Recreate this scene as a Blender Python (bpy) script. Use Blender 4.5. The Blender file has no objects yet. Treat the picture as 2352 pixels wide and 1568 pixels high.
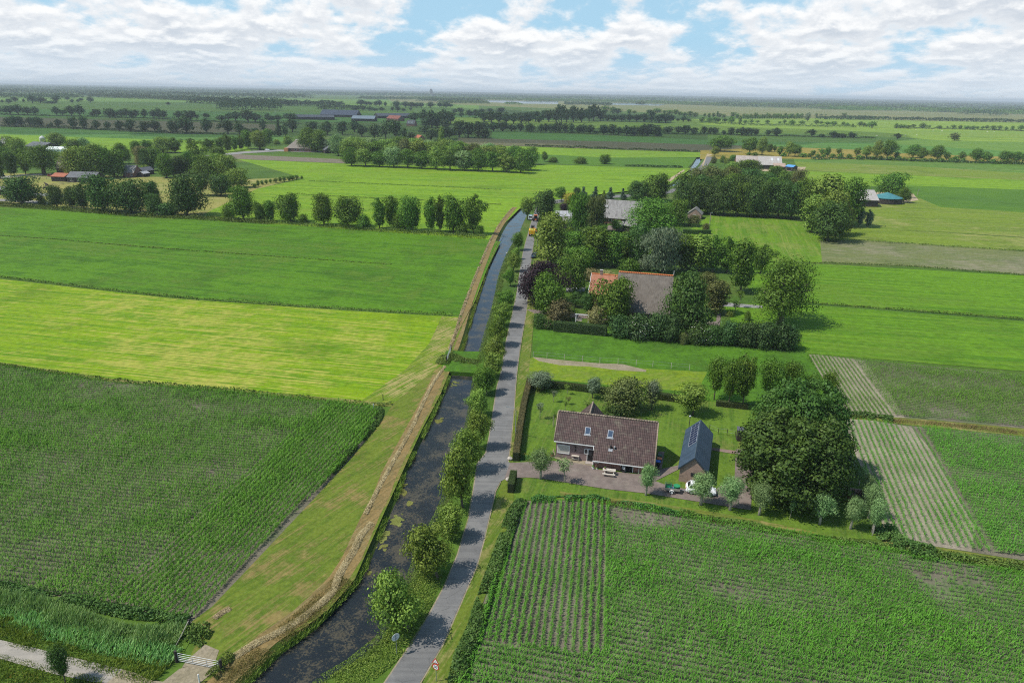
import bpy, bmesh, math, random
import numpy as np
from mathutils import Vector, Matrix
from mathutils.geometry import tessellate_polygon

R = math.radians
scene = bpy.context.scene
COL = scene.collection
random.seed(7)

# ------------------------------------------------------------------ camera
CAM_H = 52.0
IMG_W, IMG_H = 2352.0, 1568.0            # pixel grid used while surveying the photograph
LENS = 24.0
FPX = LENS / 36.0 * IMG_W
ROLL = R(1.04)
PITCH = math.atan((784 - 211.3) * math.cos(ROLL) / FPX)
cr, sr, cp, sp = math.cos(ROLL), math.sin(ROLL), math.cos(PITCH), math.sin(PITCH)
_right0, _up0, _fwd = Vector((1, 0, 0)), Vector((0, sp, cp)), Vector((0, cp, -sp))
_right = _right0 * cr + _up0 * sr
_up = -_right0 * sr + _up0 * cr
cam_data = bpy.data.cameras.new('camera')
cam = bpy.data.objects.new('camera', cam_data)
COL.objects.link(cam)
m = Matrix((_right, _up, -_fwd)).transposed().to_4x4()
m.translation = (0, 0, CAM_H)
cam.matrix_world = m
cam_data.lens = LENS
cam_data.sensor_width = 36.0
cam_data.clip_start = 0.5
cam_data.clip_end = 60000
scene.camera = cam

# ------------------------------------------------------------------ light
SUN_EL, SUN_AZ_DIR = 56.0, 12.0          # shadows run towards +X, a little towards +Y
sun_data = bpy.data.lights.new('sun', 'SUN')
sun_data.energy = 4.4
sun_data.angle = R(0.53)
sun_data.color = (1.0, 0.95, 0.87)
sun = bpy.data.objects.new('sun', sun_data)
COL.objects.link(sun)
ce = math.cos(R(SUN_EL))
SUN_TRAVEL = Vector((ce * math.cos(R(SUN_AZ_DIR)), ce * math.sin(R(SUN_AZ_DIR)), -math.sin(R(SUN_EL))))
sun.rotation_euler = SUN_TRAVEL.to_track_quat('-Z', 'Y').to_euler()

scene.view_settings.view_transform = 'Standard'
scene.view_settings.look = 'None'
scene.view_settings.gamma = 1.0
scene.view_settings.exposure = 0.12
scene.cycles.max_bounces = 6
scene.cycles.diffuse_bounces = 2
scene.cycles.glossy_bounces = 2
scene.cycles.transmission_bounces = 3
scene.cycles.transparent_max_bounces = 4
scene.cycles.volume_bounces = 0
scene.cycles.caustics_reflective = False
scene.cycles.caustics_refractive = False
scene.cycles.filter_width = 1.1
scene.cycles.use_denoising = False
scene.cycles.denoising_prefilter = 'ACCURATE'
scene.cycles.use_adaptive_sampling = True
scene.cycles.adaptive_threshold = 0.01

# ------------------------------------------------------------------ node helper
class NT:
    def __init__(self, tree):
        self.t = tree
        self.n = tree.nodes
        self.l = tree.links
    def add(self, typ, **kw):
        nd = self.n.new(typ)
        for k, v in kw.items():
            setattr(nd, k, v)
        return nd
    def put(self, sock, v):
        if isinstance(v, bpy.types.NodeSocket):
            self.l.new(v, sock)
        elif v is not None:
            if isinstance(v, (tuple, list)) and len(v) == 3 and sock.type == 'RGBA':
                v = (*v, 1)
            sock.default_value = v
    def math(self, op, a, b=None, c=None, clamp=False):
        nd = self.add('ShaderNodeMath', operation=op, use_clamp=clamp)
        for i, v in enumerate((a, b, c)):
            if v is not None:
                self.put(nd.inputs[i], v)
        return nd.outputs[0]
    def vmath(self, op, a, b=None):
        nd = self.add('ShaderNodeVectorMath', operation=op)
        self.put(nd.inputs[0], a)
        if b is not None:
            self.put(nd.inputs[1], b)
        return nd.outputs[0]
    def mix(self, f, a, b, blend='MIX'):
        nd = self.add('ShaderNodeMix', data_type='RGBA', blend_type=blend)
        self.put(nd.inputs[0], f)
        self.put(nd.inputs[6], a)
        self.put(nd.inputs[7], b)
        return nd.outputs[2]
    def noise(self, vec, scale, detail=3.0, rough=0.55, dims='3D'):
        nd = self.add('ShaderNodeTexNoise', noise_dimensions=dims)
        self.put(nd.inputs['Vector'], vec)
        nd.inputs['Scale'].default_value = scale
        nd.inputs['Detail'].default_value = detail
        nd.inputs['Roughness'].default_value = rough
        return nd.outputs['Fac']
    def map(self, vec, loc=(0, 0, 0), rot=(0, 0, 0), scale=(1, 1, 1)):
        nd = self.add('ShaderNodeMapping')
        self.put(nd.inputs[0], vec)
        nd.inputs[1].default_value = loc
        nd.inputs[2].default_value = rot
        nd.inputs[3].default_value = scale
        return nd.outputs[0]
    def ss(self, v, lo, hi, a=0.0, b=1.0):
        nd = self.add('ShaderNodeMapRange', interpolation_type='SMOOTHSTEP')
        self.put(nd.inputs[0], v)
        nd.inputs[1].default_value = lo
        nd.inputs[2].default_value = hi
        nd.inputs[3].default_value = a
        nd.inputs[4].default_value = b
        return nd.outputs[0]

# ------------------------------------------------------------------ sky: daylight with broken cumulus
world = bpy.data.worlds.new('World')
scene.world = world
world.use_nodes = True
W = NT(world.node_tree)
W.n.clear()
out = W.add('ShaderNodeOutputWorld')
bg = W.add('ShaderNodeBackground')
bg.inputs['Strength'].default_value = 0.1
W.l.new(bg.outputs[0], out.inputs[0])
sky = W.add('ShaderNodeTexSky', sky_type='NISHITA')
sky.sun_disc = False
sky.sun_elevation = R(SUN_EL)
_s = -SUN_TRAVEL
sky.sun_rotation = math.atan2(_s.x, _s.y)
sky.altitude = 50
sky.air_density = 1.0
sky.dust_density = 0.6
sky.ozone_density = 1.6
tc = W.add('ShaderNodeTexCoord')
sep = W.add('ShaderNodeSeparateXYZ')
W.l.new(tc.outputs['Generated'], sep.inputs[0])
dx, dy, dz = sep.outputs
el = W.math('ARCSINE', W.math('MINIMUM', W.math('MAXIMUM', dz, -1.0), 1.0))
az = W.math('ARCTAN2', dx, dy)
elp = W.math('MAXIMUM', el, 0.0)
# rows of cloud get flatter and smaller towards the horizon
vcoord = W.math('LOGARITHM', W.math('ADD', elp, 0.035), math.e)
uscale = W.math('DIVIDE', 1.0, W.math('ADD', elp, 0.07))
def cloud_density(dv):
    comb = W.add('ShaderNodeCombineXYZ')
    W.put(comb.inputs[0], W.math('MULTIPLY', az, 9.0))
    W.put(comb.inputs[1], W.math('ADD', W.math('MULTIPLY', vcoord, 2.15), dv))
    comb.inputs[2].default_value = SKY_SEED
    big = W.noise(comb.outputs[0], 0.62, 1.0, 0.5)
    body = W.noise(comb.outputs[0], 1.35, 9.0, 0.58)
    return W.math('ADD', W.math('MULTIPLY', body, 0.78), W.math('MULTIPLY', big, 0.42))
SKY_SEED = 3.3
d0 = cloud_density(0.0)
d1 = cloud_density(0.13)
low = W.math('ADD', W.ss(el, 0.015, 0.12, 0.08, 0.0), W.ss(el, 0.118, 0.20, 0.0, -0.19))           # more cover near the horizon
dc = W.math('ADD', d0, low)
cover = W.ss(dc, 0.528, 0.65)
lit = W.ss(W.math('SUBTRACT', d0, d1), -0.05, 0.085)
thick = W.ss(dc, 0.60, 0.76)
shade = W.math('MULTIPLY', W.math('SUBTRACT', 1.0, lit), W.math('ADD', 0.42, W.math('MULTIPLY', thick, 0.58)))
cloudcol = W.mix(shade, (9.3, 9.4, 9.45), (5.7, 6.3, 7.05))
blue = W.mix(1.0, sky.outputs[0], (1.15, 1.25, 1.2), 'MULTIPLY')
blue = W.mix(W.ss(el, 0.0, 0.35, 0.92, 0.2), blue, (3.7, 6.2, 8.3))
skycol = W.mix(cover, blue, cloudcol)
hz = W.ss(el, 0.0, 0.07, 0.68, 0.0)
skycol = W.mix(hz, skycol, (6.0, 7.05, 8.1))
W.l.new(skycol, bg.inputs['Color'])

# ------------------------------------------------------------------ survey helpers: picture point -> ground point
def P(px, py, z=0.0):
    u, v = px - IMG_W / 2, IMG_H / 2 - py
    u2, v2 = u * cr - v * sr, u * sr + v * cr
    d = (u2, FPX * cp + v2 * sp, -FPX * sp + v2 * cp)
    t = (z - CAM_H) / d[2]
    return Vector((d[0] * t, d[1] * t, z))
def frame(x0, y0, k):
    def f(x, y):
        return ((x0 + x * k) / 1.741497, (y0 + y * k) / 1.741497)
    f.k = k / 1.741497
    return f
F0 = frame(0, 0, 1.741497)
FA = frame(2000, 1500, 1000 / 2352); FB = frame(2600, 1500, 1000 / 2352)
FC = frame(2000, 900, 1300 / 2352); FD = frame(2000, 600, 1000 / 2352); FE = frame(2500, 500, 1200 / 2352)
FF = frame(0, 300, 1100 / 2352); FG = frame(900, 300, 1300 / 2352); FH = frame(2800, 300, 1296 / 2352)
FI = frame(0, 2000, 1000 / 2145); FJ = frame(900, 1900, 1100 / 2076); FK = frame(1700, 2400, 300 / 1421); FL = frame(600, 2400, 400 / 1895)
R1 = frame(0, 320, 700 / 2352); R2 = frame(700, 320, 700 / 2352); R3 = frame(1400, 320, 700 / 2352); R4 = frame(2100, 320, 700 / 2352)
R5 = frame(2800, 340, 700 / 2352); R6 = frame(3396, 360, 700 / 2352); R7 = frame(0, 520, 700 / 2352); R8 = frame(2650, 1300, 1446 / 2267)
def G(f, x, y, z=0.0):
    return P(*f(x, y), z)
def pts(f, *xy, z=0.0):
    return [G(f, xy[i], xy[i + 1], z) for i in range(0, len(xy), 2)]
def height_at(b, px, py):
    """height of the point seen at px,py standing above ground point b"""
    a = P(px, py)
    r, ra = math.hypot(b.x, b.y), math.hypot(a.x, a.y)
    if a.y <= 0 or py < 190:
        ra = 1e9
    return CAM_H * (1 - r / ra)
def px_per_m(b, z=0.0):
    depth = b.y * cp + (CAM_H - z) * sp
    return FPX / depth

# ------------------------------------------------------------------ object helpers
def link(o, parent=None):
    COL.objects.link(o)
    if parent is not None:
        o.parent = parent
    return o
def tag(o, label=None, cat=None, group=None, kind=None):
    if label: o['label'] = label
    if cat: o['category'] = cat
    if group: o['group'] = group
    if kind: o['kind'] = kind
    return o
def thing(name, label, cat, loc=(0, 0, 0), rotz=0.0, group=None):
    o = bpy.data.objects.new(name, None)
    o.empty_display_size = 0.5
    link(o)
    o.location = loc
    o.rotation_euler = (0, 0, rotz)
    return tag(o, label, cat, group)

class MB:
    """collects shapes for one mesh"""
    def __init__(self):
        self.v, self.f = [], []
    def face(self, *vs):
        n = len(self.v)
        self.v += [tuple(p) for p in vs]
        self.f.append(tuple(range(n, n + len(vs))))
        return self
    def hull(self, bottom, top):
        n = len(bottom); b = len(self.v)
        self.v += [tuple(p) for p in bottom] + [tuple(p) for p in top]
        self.f.append(tuple(b + i for i in reversed(range(n))))
        self.f.append(tuple(b + n + i for i in range(n)))
        for i in range(n):
            j = (i + 1) % n
            self.f.append((b + i, b + j, b + n + j, b + n + i))
        return self
    def box(self, c, s, rz=0.0, taper=1.0):
        cx, cy, cz = c; sx, sy, sz = (q / 2 for q in s)
        ca, sa = math.cos(rz), math.sin(rz)
        def ring(z, k):
            return [(cx + (x * ca - y * sa) * k, cy + (x * sa + y * ca) * k, z) for x, y in ((-sx, -sy), (sx, -sy), (sx, sy), (-sx, sy))]
        return self.hull(ring(cz - sz, 1.0), ring(cz + sz, taper))
    def tube(self, path, radii, n=8, cap=True):
        path = [Vector(p) for p in path]
        if not isinstance(radii, (list, tuple)): radii = [radii] * len(path)
        b = len(self.v)
        for i, p in enumerate(path):
            d = (path[min(i + 1, len(path) - 1)] - path[max(i - 1, 0)]).normalized()
            a = d.orthogonal().normalized() if abs(d.z) < 0.95 else (Vector((1, 0, 0)) - d * d.x).normalized()
            c = d.cross(a)
            for k in range(n):
                t = 2 * math.pi * k / n
                self.v.append(tuple(p + (a * math.cos(t) + c * math.sin(t)) * radii[i]))
        for i in range(len(path) - 1):
            for k in range(n):
                k2 = (k + 1) % n
                self.f.append((b + i * n + k, b + i * n + k2, b + (i + 1) * n + k2, b + (i + 1) * n + k))
        if cap:
            self.f.append(tuple(b + k for k in reversed(range(n))))
            self.f.append(tuple(b + (len(path) - 1) * n + k for k in range(n)))
        return self
    def lathe(self, prof, c=(0, 0, 0), n=16):
        """prof: (radius, z) from bottom to top"""
        b = len(self.v)
        for r, z in prof:
            for k in range(n):
                t = 2 * math.pi * k / n
                self.v.append((c[0] + r * math.cos(t), c[1] + r * math.sin(t), c[2] + z))
        for i in range(len(prof) - 1):
            for k in range(n):
                k2 = (k + 1) % n
                self.f.append((b + i * n + k, b + i * n + k2, b + (i + 1) * n + k2, b + (i + 1) * n + k))
        self.f.append(tuple(b + k for k in reversed(range(n))))
        self.f.append(tuple(b + (len(prof) - 1) * n + k for k in range(n)))
        return self
    def disc_y(self, c, r, t, n=20, rz=0.0, sx=1.0):
        """a round plate whose axis is local y"""
        ca, sa = math.cos(rz), math.sin(rz)
        def ring(y):
            o = []
            for k in range(n):
                a = 2 * math.pi * k / n
                x, z = r * math.cos(a) * sx, r * math.sin(a)
                o.append((c[0] + x * ca - y * sa, c[1] + x * sa + y * ca, c[2] + z))
            return o
        return self.hull(ring(t / 2), ring(-t / 2))
    def build(self, name, mat, parent=None, smooth=False, bevel=0.0):
        me = bpy.data.meshes.new(name)
        me.from_pydata(self.v, [], self.f)
        me.update()
        bm = bmesh.new(); bm.from_mesh(me)
        bmesh.ops.recalc_face_normals(bm, faces=bm.faces)
        if bevel:
            bmesh.ops.bevel(bm, geom=bm.edges[:], offset=bevel, segments=2, affect='EDGES', clamp_overlap=True)
        bm.to_mesh(me); bm.free()
        if smooth:
            me.polygons.foreach_set('use_smooth', [True] * len(me.polygons))
        me.materials.append(mat)
        o = bpy.data.objects.new(name, me)
        return link(o, parent)

def np_mesh(name, V, F, mat=None):
    """fast mesh from arrays; F has 3 or 4 columns"""
    V = np.asarray(V, np.float32); F = np.asarray(F, np.int32)
    k = F.shape[1]
    me = bpy.data.meshes.new(name)
    me.vertices.add(len(V)); me.vertices.foreach_set('co', V.ravel())
    me.loops.add(F.size); me.loops.foreach_set('vertex_index', F.ravel())
    me.polygons.add(len(F))
    me.polygons.foreach_set('loop_start', np.arange(0, F.size, k, dtype=np.int32))
    me.update(calc_edges=True)
    if mat: me.materials.append(mat)
    return me
def inside(poly, X, Y):
    """points-in-polygon for arrays"""
    r = np.zeros(len(X), bool)
    n = len(poly)
    for i in range(n):
        x1, y1 = poly[i][0], poly[i][1]; x2, y2 = poly[(i + 1) % n][0], poly[(i + 1) % n][1]
        c = ((y1 > Y) != (y2 > Y)) & (X < (x2 - x1) * (Y - y1) / ((y2 - y1) if y2 != y1 else 1e-9) + x1)
        r ^= c
    return r
def vnoise(X, Y, s, seed=0):
    """smooth value noise 0..1 for arrays"""
    x, y = X / s + 1000.3, Y / s + 1000.7
    xi, yi = np.floor(x).astype(np.int64), np.floor(y).astype(np.int64)
    fx, fy = x - xi, y - yi
    fx, fy = fx * fx * (3 - 2 * fx), fy * fy * (3 - 2 * fy)
    def h(a, b):
        q = (a * 374761393 + b * 668265263 + seed * 974634217) & 0xffffffff
        q = ((q ^ (q >> 13)) * 1274126177) & 0xffffffff
        return ((q ^ (q >> 16)) & 0xffff) / 65535.0
    return (h(xi, yi) * (1 - fx) + h(xi + 1, yi) * fx) * (1 - fy) + (h(xi, yi + 1) * (1 - fx) + h(xi + 1, yi + 1) * fx) * fy
# ------------------------------------------------------------------ materials
def new_mat(name):
    mt = bpy.data.materials.new(name)
    mt.use_nodes = True
    n = NT(mt.node_tree)
    n.n.clear()
    o = n.add('ShaderNodeOutputMaterial')
    b = n.add('ShaderNodeBsdfPrincipled')
    n.l.new(b.outputs[0], o.inputs[0])
    b.inputs['Specular IOR Level'].default_value = 0.3
    return mt, n, b
def world_pos(n):
    return n.add('ShaderNodeNewGeometry').outputs['Position']
def obj_pos(n):
    return n.add('ShaderNodeTexCoord').outputs['Object']
def bump(n, b, h, strength=0.4, dist=0.05):
    nd = n.add('ShaderNodeBump')
    nd.inputs['Strength'].default_value = strength
    nd.inputs['Distance'].default_value = dist
    n.put(nd.inputs['Height'], h)
    n.l.new(nd.outputs[0], b.inputs['Normal'])

_plain = {}
def plain(name, col, rough=0.6, metal=0.0, var=0.12, scale=6.0, spec=0.3):
    """painted / metal / stone surface with slight uneven tone"""
    if name in _plain: return _plain[name]
    mt, n, b = new_mat(name)
    f = n.noise(obj_pos(n), scale, 4.0, 0.6)
    f2 = n.ss(f, 0.3, 0.7, 1 - var, 1 + var)
    c = n.mix(1.0, (*col, 1), (1, 1, 1, 1), 'MULTIPLY')
    hsv = n.add('ShaderNodeHueSaturation')
    n.put(hsv.inputs['Color'], c); n.put(hsv.inputs['Value'], f2)
    n.l.new(hsv.outputs[0], b.inputs['Base Color'])
    b.inputs['Roughness'].default_value = rough
    b.inputs['Metallic'].default_value = metal
    b.inputs['Specular IOR Level'].default_value = spec
    _plain[name] = mt
    return mt

def grass_mat(name, c1, c2, c3, ang=0.0, stripe=3.0, amt=0.5, straw=0.6, big=40.0, patch=6.0, tuft=1.2, tram=0.0):
    """meadow: c1 fresh, c2 darker, c3 dry; ang = direction of the mowing lines (deg)"""
    mt, n, b = new_mat(name)
    p = world_pos(n)
    q = n.map(p, rot=(0, 0, -R(ang)))
    line = n.noise(n.map(q, scale=(1 / (stripe * 30), 1 / stripe, 1)), 1.0, 3.0, 0.6)
    line2 = n.noise(n.map(q, loc=(7, 3, 0), scale=(1 / (stripe * 12), 1 / (stripe * 0.35), 1)), 1.0, 3.0, 0.65)
    bigf = n.noise(p, 1 / big, 4.0, 0.55)
    med = n.noise(p, 1 / patch, 5.0, 0.6)
    fine = n.noise(p, 1 / tuft, 4.0, 0.7)
    f = n.ss(n.math('ADD', n.math('MULTIPLY', line, amt), n.math('ADD', n.math('MULTIPLY', bigf, 0.55), n.math('MULTIPLY', med, 0.45))), 0.5 * (amt + 1) - 0.055 - 0.05 * amt, 0.5 * (amt + 1) + 0.055 + 0.05 * amt)
    col = n.mix(f, c1, c2)
    dm = 0.5 * (0.6 * max(amt, 0.15) + 0.7)
    dry = n.ss(n.math('ADD', n.math('MULTIPLY', line2, 0.6 * max(amt, 0.15)), n.math('ADD', n.math('MULTIPLY', bigf, 0.4), n.math('MULTIPLY', med, 0.3))), dm - 0.015, dm + 0.09, 0.0, straw)
    col = n.mix(dry, col, c3)
    # damp hollows and lush tufts, and wheel ruts where tractors drive
    col = n.mix(n.ss(n.noise(n.map(p, loc=(31, 17, 0)), 1 / (big * 0.45), 5.0, 0.6), 0.56, 0.68, 0.0, 0.4), col, tuple(x * 0.62 for x in c2))
    if tram:
        sy = n.add('ShaderNodeSeparateXYZ'); n.l.new(n.map(q, scale=(1, 1, 1)), sy.inputs[0])
        wob = n.math('MULTIPLY', n.noise(p, 0.02, 2.0, 0.5), 6.0)
        fr = n.math('MULTIPLY', n.math('FRACT', n.math('MULTIPLY', n.math('ADD', sy.outputs[1], wob), 1 / tram)), tram)
        rut = n.math('MAXIMUM', n.ss(n.math('ABSOLUTE', n.math('SUBTRACT', fr, 1.0)), 0.12, 0.35, 1.0, 0.0), n.ss(n.math('ABSOLUTE', n.math('SUBTRACT', fr, 2.8)), 0.12, 0.35, 1.0, 0.0))
        rut = n.math('MULTIPLY', rut, n.ss(n.noise(n.map(q, scale=(0.02, 0.15, 1)), 1.0, 3.0, 0.6), 0.42, 0.62, 0.0, 0.55))
        col = n.mix(rut, col, c3)
    hsv = n.add('ShaderNodeHueSaturation')
    n.put(hsv.inputs['Color'], col)
    n.put(hsv.inputs['Value'], n.ss(fine, 0.25, 0.75, 0.78, 1.22))
    n.l.new(hsv.outputs[0], b.inputs['Base Color'])
    b.inputs['Roughness'].default_value = 0.85
    b.inputs['Specular IOR Level'].default_value = 0.1
    bump(n, b, n.math('ADD', fine, med), 0.5, 0.12)
    return mt

def soil_mat(name, c1, c2, green=(0.10, 0.16, 0.04), gamt=0.3):
    mt, n, b = new_mat(name)
    p = world_pos(n)
    f = n.noise(p, 0.25, 6.0, 0.65)
    fine = n.noise(p, 3.5, 4.0, 0.7)
    col = n.mix(n.ss(f, 0.3, 0.7), c1, c2)
    col = n.mix(n.ss(n.noise(p, 0.09, 5.0, 0.6), 0.52, 0.68, 0, gamt), col, green)
    hsv = n.add('ShaderNodeHueSaturation')
    n.put(hsv.inputs['Color'], col)
    n.put(hsv.inputs['Value'], n.ss(fine, 0.25, 0.75, 0.72, 1.22))
    n.l.new(hsv.outputs[0], b.inputs['Base Color'])
    b.inputs['Roughness'].default_value = 0.95
    b.inputs['Specular IOR Level'].default_value = 0.1
    bump(n, b, fine, 0.6, 0.1)
    return mt

def leaf_mat(name, col, col2=None, trans=0.2, island=True, gloss=0.010, gain=2.05):
    """leaves: tone differs from leaf to leaf and from tree to tree"""
    mt = bpy.data.materials.new(name)
    mt.use_nodes = True
    n = NT(mt.node_tree); n.n.clear()
    o = n.add('ShaderNodeOutputMaterial')
    oi = n.add('ShaderNodeObjectInfo')
    col2 = col2 or tuple(c * 1.9 for c in col)
    col, col2 = tuple(c * gain for c in col), tuple(c * gain for c in col2)
    geo = n.add('ShaderNodeNewGeometry')
    r1 = geo.outputs['Random Per Island'] if island else n.noise(geo.outputs['Position'], 2.3, 3.0, 0.7)
    clump = n.noise(geo.outputs['Position'], 0.45, 3.0, 0.6)
    f = n.math('ADD', n.math('MULTIPLY', r1, 0.6), n.math('MULTIPLY', n.ss(clump, 0.35, 0.65), 0.4))
    c = n.mix(f, col, col2)
    hsv = n.add('ShaderNodeHueSaturation')
    n.put(hsv.inputs['Color'], c)
    n.put(hsv.inputs['Hue'], n.math('ADD', 0.472, n.math('MULTIPLY', oi.outputs['Random'], 0.034)))
    n.put(hsv.inputs['Value'], n.math('ADD', 0.82, n.math('MULTIPLY', oi.outputs['Random'], 0.36)))
    d = n.add('ShaderNodeBsdfDiffuse'); t = n.add('ShaderNodeBsdfTranslucent'); g = n.add('ShaderNodeBsdfGlossy')
    n.l.new(hsv.outputs[0], d.inputs[0])
    n.l.new(n.mix(1.0, hsv.outputs[0], (1.0, 1.1, 0.55), 'MULTIPLY'), t.inputs[0])
    g.inputs['Roughness'].default_value = 0.5
    n.put(g.inputs[0], (0.9, 0.95, 0.9))
    m1 = n.add('ShaderNodeMixShader'); m1.inputs[0].default_value = trans
    n.l.new(d.outputs[0], m1.inputs[1]); n.l.new(t.outputs[0], m1.inputs[2])
    m2 = n.add('ShaderNodeMixShader'); m2.inputs[0].default_value = gloss
    n.l.new(m1.outputs[0], m2.inputs[1]); n.l.new(g.outputs[0], m2.inputs[2])
    n.l.new(m2.outputs[0], o.inputs[0])
    return mt

def bark_mat(name, c1, c2):
    mt, n, b = new_mat(name)
    p = obj_pos(n)
    f = n.noise(n.map(p, scale=(1, 1, 0.2)), 30.0, 4.0, 0.6)
    n.l.new(n.mix(n.ss(f, 0.3, 0.7), c1, c2), b.inputs['Base Color'])
    b.inputs['Roughness'].default_value = 0.9
    return mt
BARK = bark_mat('bark', (0.07, 0.055, 0.04), (0.16, 0.13, 0.10))
BARK_PALE = bark_mat('pale_bark', (0.22, 0.19, 0.15), (0.40, 0.36, 0.30))

LEAF = {
    'dark': leaf_mat('leaf_dark', (0.016, 0.042, 0.010), (0.045, 0.088, 0.018)),
    'mid': leaf_mat('leaf_mid', (0.024, 0.062, 0.008), (0.068, 0.128, 0.016)),
    'light': leaf_mat('leaf_light', (0.045, 0.085, 0.014), (0.120, 0.180, 0.030)),
    'olive': leaf_mat('leaf_olive', (0.040, 0.056, 0.014), (0.100, 0.115, 0.036), gain=1.8),
    'willow': leaf_mat('leaf_willow', (0.055, 0.110, 0.036), (0.150, 0.225, 0.090), gain=2.0),
    'grey': leaf_mat('leaf_grey', (0.055, 0.085, 0.050), (0.150, 0.190, 0.115), gain=1.6),
    'blue': leaf_mat('leaf_blue', (0.030, 0.060, 0.042), (0.080, 0.125, 0.085)),
    'purple': leaf_mat('leaf_purple', (0.018, 0.012, 0.016), (0.055, 0.030, 0.036), trans=0.2, gain=1.2),
    'brown': leaf_mat('leaf_brown', (0.055, 0.050, 0.022), (0.120, 0.100, 0.045), gain=1.6),
    'yellow': leaf_mat('leaf_yellow', (0.20, 0.19, 0.03), (0.42, 0.36, 0.05), gain=1.0),
    'cream': leaf_mat('leaf_cream', (0.16, 0.18, 0.05), (0.42, 0.40, 0.17), gain=1.0),
    'chestnut': leaf_mat('leaf_chestnut', (0.014, 0.040, 0.009), (0.050, 0.098, 0.018)),
    'far': leaf_mat('leaf_far', (0.020, 0.048, 0.016), (0.050, 0.088, 0.028), gain=1.7),
    'hedge': leaf_mat('leaf_hedge', (0.022, 0.040, 0.010), (0.060, 0.085, 0.022), gain=1.6),
    'hedge_brown': leaf_mat('leaf_hedge_top', (0.06, 0.06, 0.022), (0.13, 0.11, 0.045), gain=1.6),
    'ivy': leaf_mat('leaf_ivy', (0.016, 0.045, 0.013), (0.055, 0.105, 0.030), gain=1.6),
    'weed': leaf_mat('leaf_weed', (0.025, 0.075, 0.018), (0.075, 0.155, 0.035), gain=1.6),
    'ditch': leaf_mat('leaf_ditch', (0.038, 0.076, 0.014), (0.105, 0.155, 0.032), gain=1.6),
    'reed': leaf_mat('leaf_reed', (0.065, 0.145, 0.042), (0.18, 0.29, 0.11), gain=2.0),
    'bankgrass': leaf_mat('leaf_bank_grass', (0.085, 0.150, 0.022), (0.21, 0.28, 0.05), gain=1.2),
    'drygrass': leaf_mat('leaf_dry_grass', (0.15, 0.13, 0.045), (0.30, 0.25, 0.10), trans=0.2, gain=1.0),
    'straw': leaf_mat('cut_straw', (0.34, 0.27, 0.14), (0.62, 0.52, 0.31), trans=0.15, gain=1.0),
    'corn': leaf_mat('leaf_corn', (0.056, 0.180, 0.014), (0.145, 0.350, 0.036), trans=0.3, island=False, gloss=0.012, gain=1.08),
    'flower': leaf_mat('white_flower', (0.5, 0.5, 0.42), (0.8, 0.8, 0.72), trans=0.2, gain=1.0),
    'pink': leaf_mat('pink_blossom', (0.22, 0.06, 0.08), (0.40, 0.16, 0.18), trans=0.2, gain=1.0),
    'duckweed': leaf_mat('duckweed', (0.13, 0.15, 0.035), (0.25, 0.27, 0.08), trans=0.1, gain=1.0),
}
# ------------------------------------------------------------------ land and water
WZ = -0.75                               # canal water level below the land
FIELD_DIR = -9.0                         # most parcels run across at about this angle

def sheet(name, poly, mat, z, holes=(), kind='structure', label=None, cat=None):
    loops = [[Vector((p[0], p[1], 0)) for p in poly]] + [[Vector((p[0], p[1], 0)) for p in h] for h in holes]
    tri = tessellate_polygon(loops)
    v = [(p.x, p.y, 0) for l in loops for p in l]
    me = bpy.data.meshes.new(name)
    f = []
    for t in tri:
        a, b, c = (v[i] for i in t)
        if (b[0] - a[0]) * (c[1] - a[1]) - (b[1] - a[1]) * (c[0] - a[0]) < 0: t = (t[0], t[2], t[1])
        f.append(tuple(t))
    me.from_pydata(v, [], f); me.update()
    me.materials.append(mat)
    o = link(bpy.data.objects.new(name, me))
    o.location.z = z
    return tag(o, label, cat, kind=kind)

def offset(line, d):
    """polyline moved sideways by d (positive = to the right of its direction)"""
    o = []
    for i, p in enumerate(line):
        a, b = line[max(i - 1, 0)], line[min(i + 1, len(line) - 1)]
        t = (Vector((b[0], b[1])) - Vector((a[0], a[1]))).normalized()
        o.append(Vector((p[0] + t.y * d, p[1] - t.x * d, 0)))
    return o
def smooth(line, step=3.0):
    """Catmull-Rom through the surveyed points"""
    o = []
    n = len(line)
    for i in range(n - 1):
        p0, p1, p2, p3 = line[max(i - 1, 0)], line[i], line[i + 1], line[min(i + 2, n - 1)]
        k = max(1, min(12, int((p2 - p1).length / step)))
        for j in range(k):
            t = j / k
            o.append(0.5 * ((2 * p1) + (p2 - p0) * t + (2 * p0 - 5 * p1 + 4 * p2 - p3) * t * t + (3 * p1 - p0 - 3 * p2 + p3) * t ** 3))
    return o + [line[-1]]
def band(a, b):
    return list(a) + list(reversed(b))

# canal, listed from the bottom of the picture upwards
wl = pts(F0, 500, 1650, 580, 1568, 650, 1500, 720, 1450, 772, 1400, 818, 1350, 848, 1300, 868, 1250, 888, 1200, 912, 1150, 928, 1100, 952, 1050, 976, 1000, 1000, 950,
         1022, 900, 1040, 856, 1062, 812, 1078, 760, 1088, 720, 1101, 680, 1114, 640, 1128, 600, 1143, 560, 1160, 525, 1180, 495, 1199, 474, z=WZ)
wr = pts(F0, 680, 1650, 735, 1568, 800, 1530, 870, 1475, 890, 1440, 926, 1370, 946, 1319, 957, 1285, 978, 1240, 1003, 1191, 1019, 1152, 1036, 1100, 1053, 1050,
         1068, 1000, 1079, 950, 1086, 900, 1092, 858, 1104, 812, 1117, 765, 1130, 720, 1139, 680, 1147, 640, 1160, 600, 1170, 579, 1189, 545, 1201, 513, 1217, 484, z=WZ)
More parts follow.
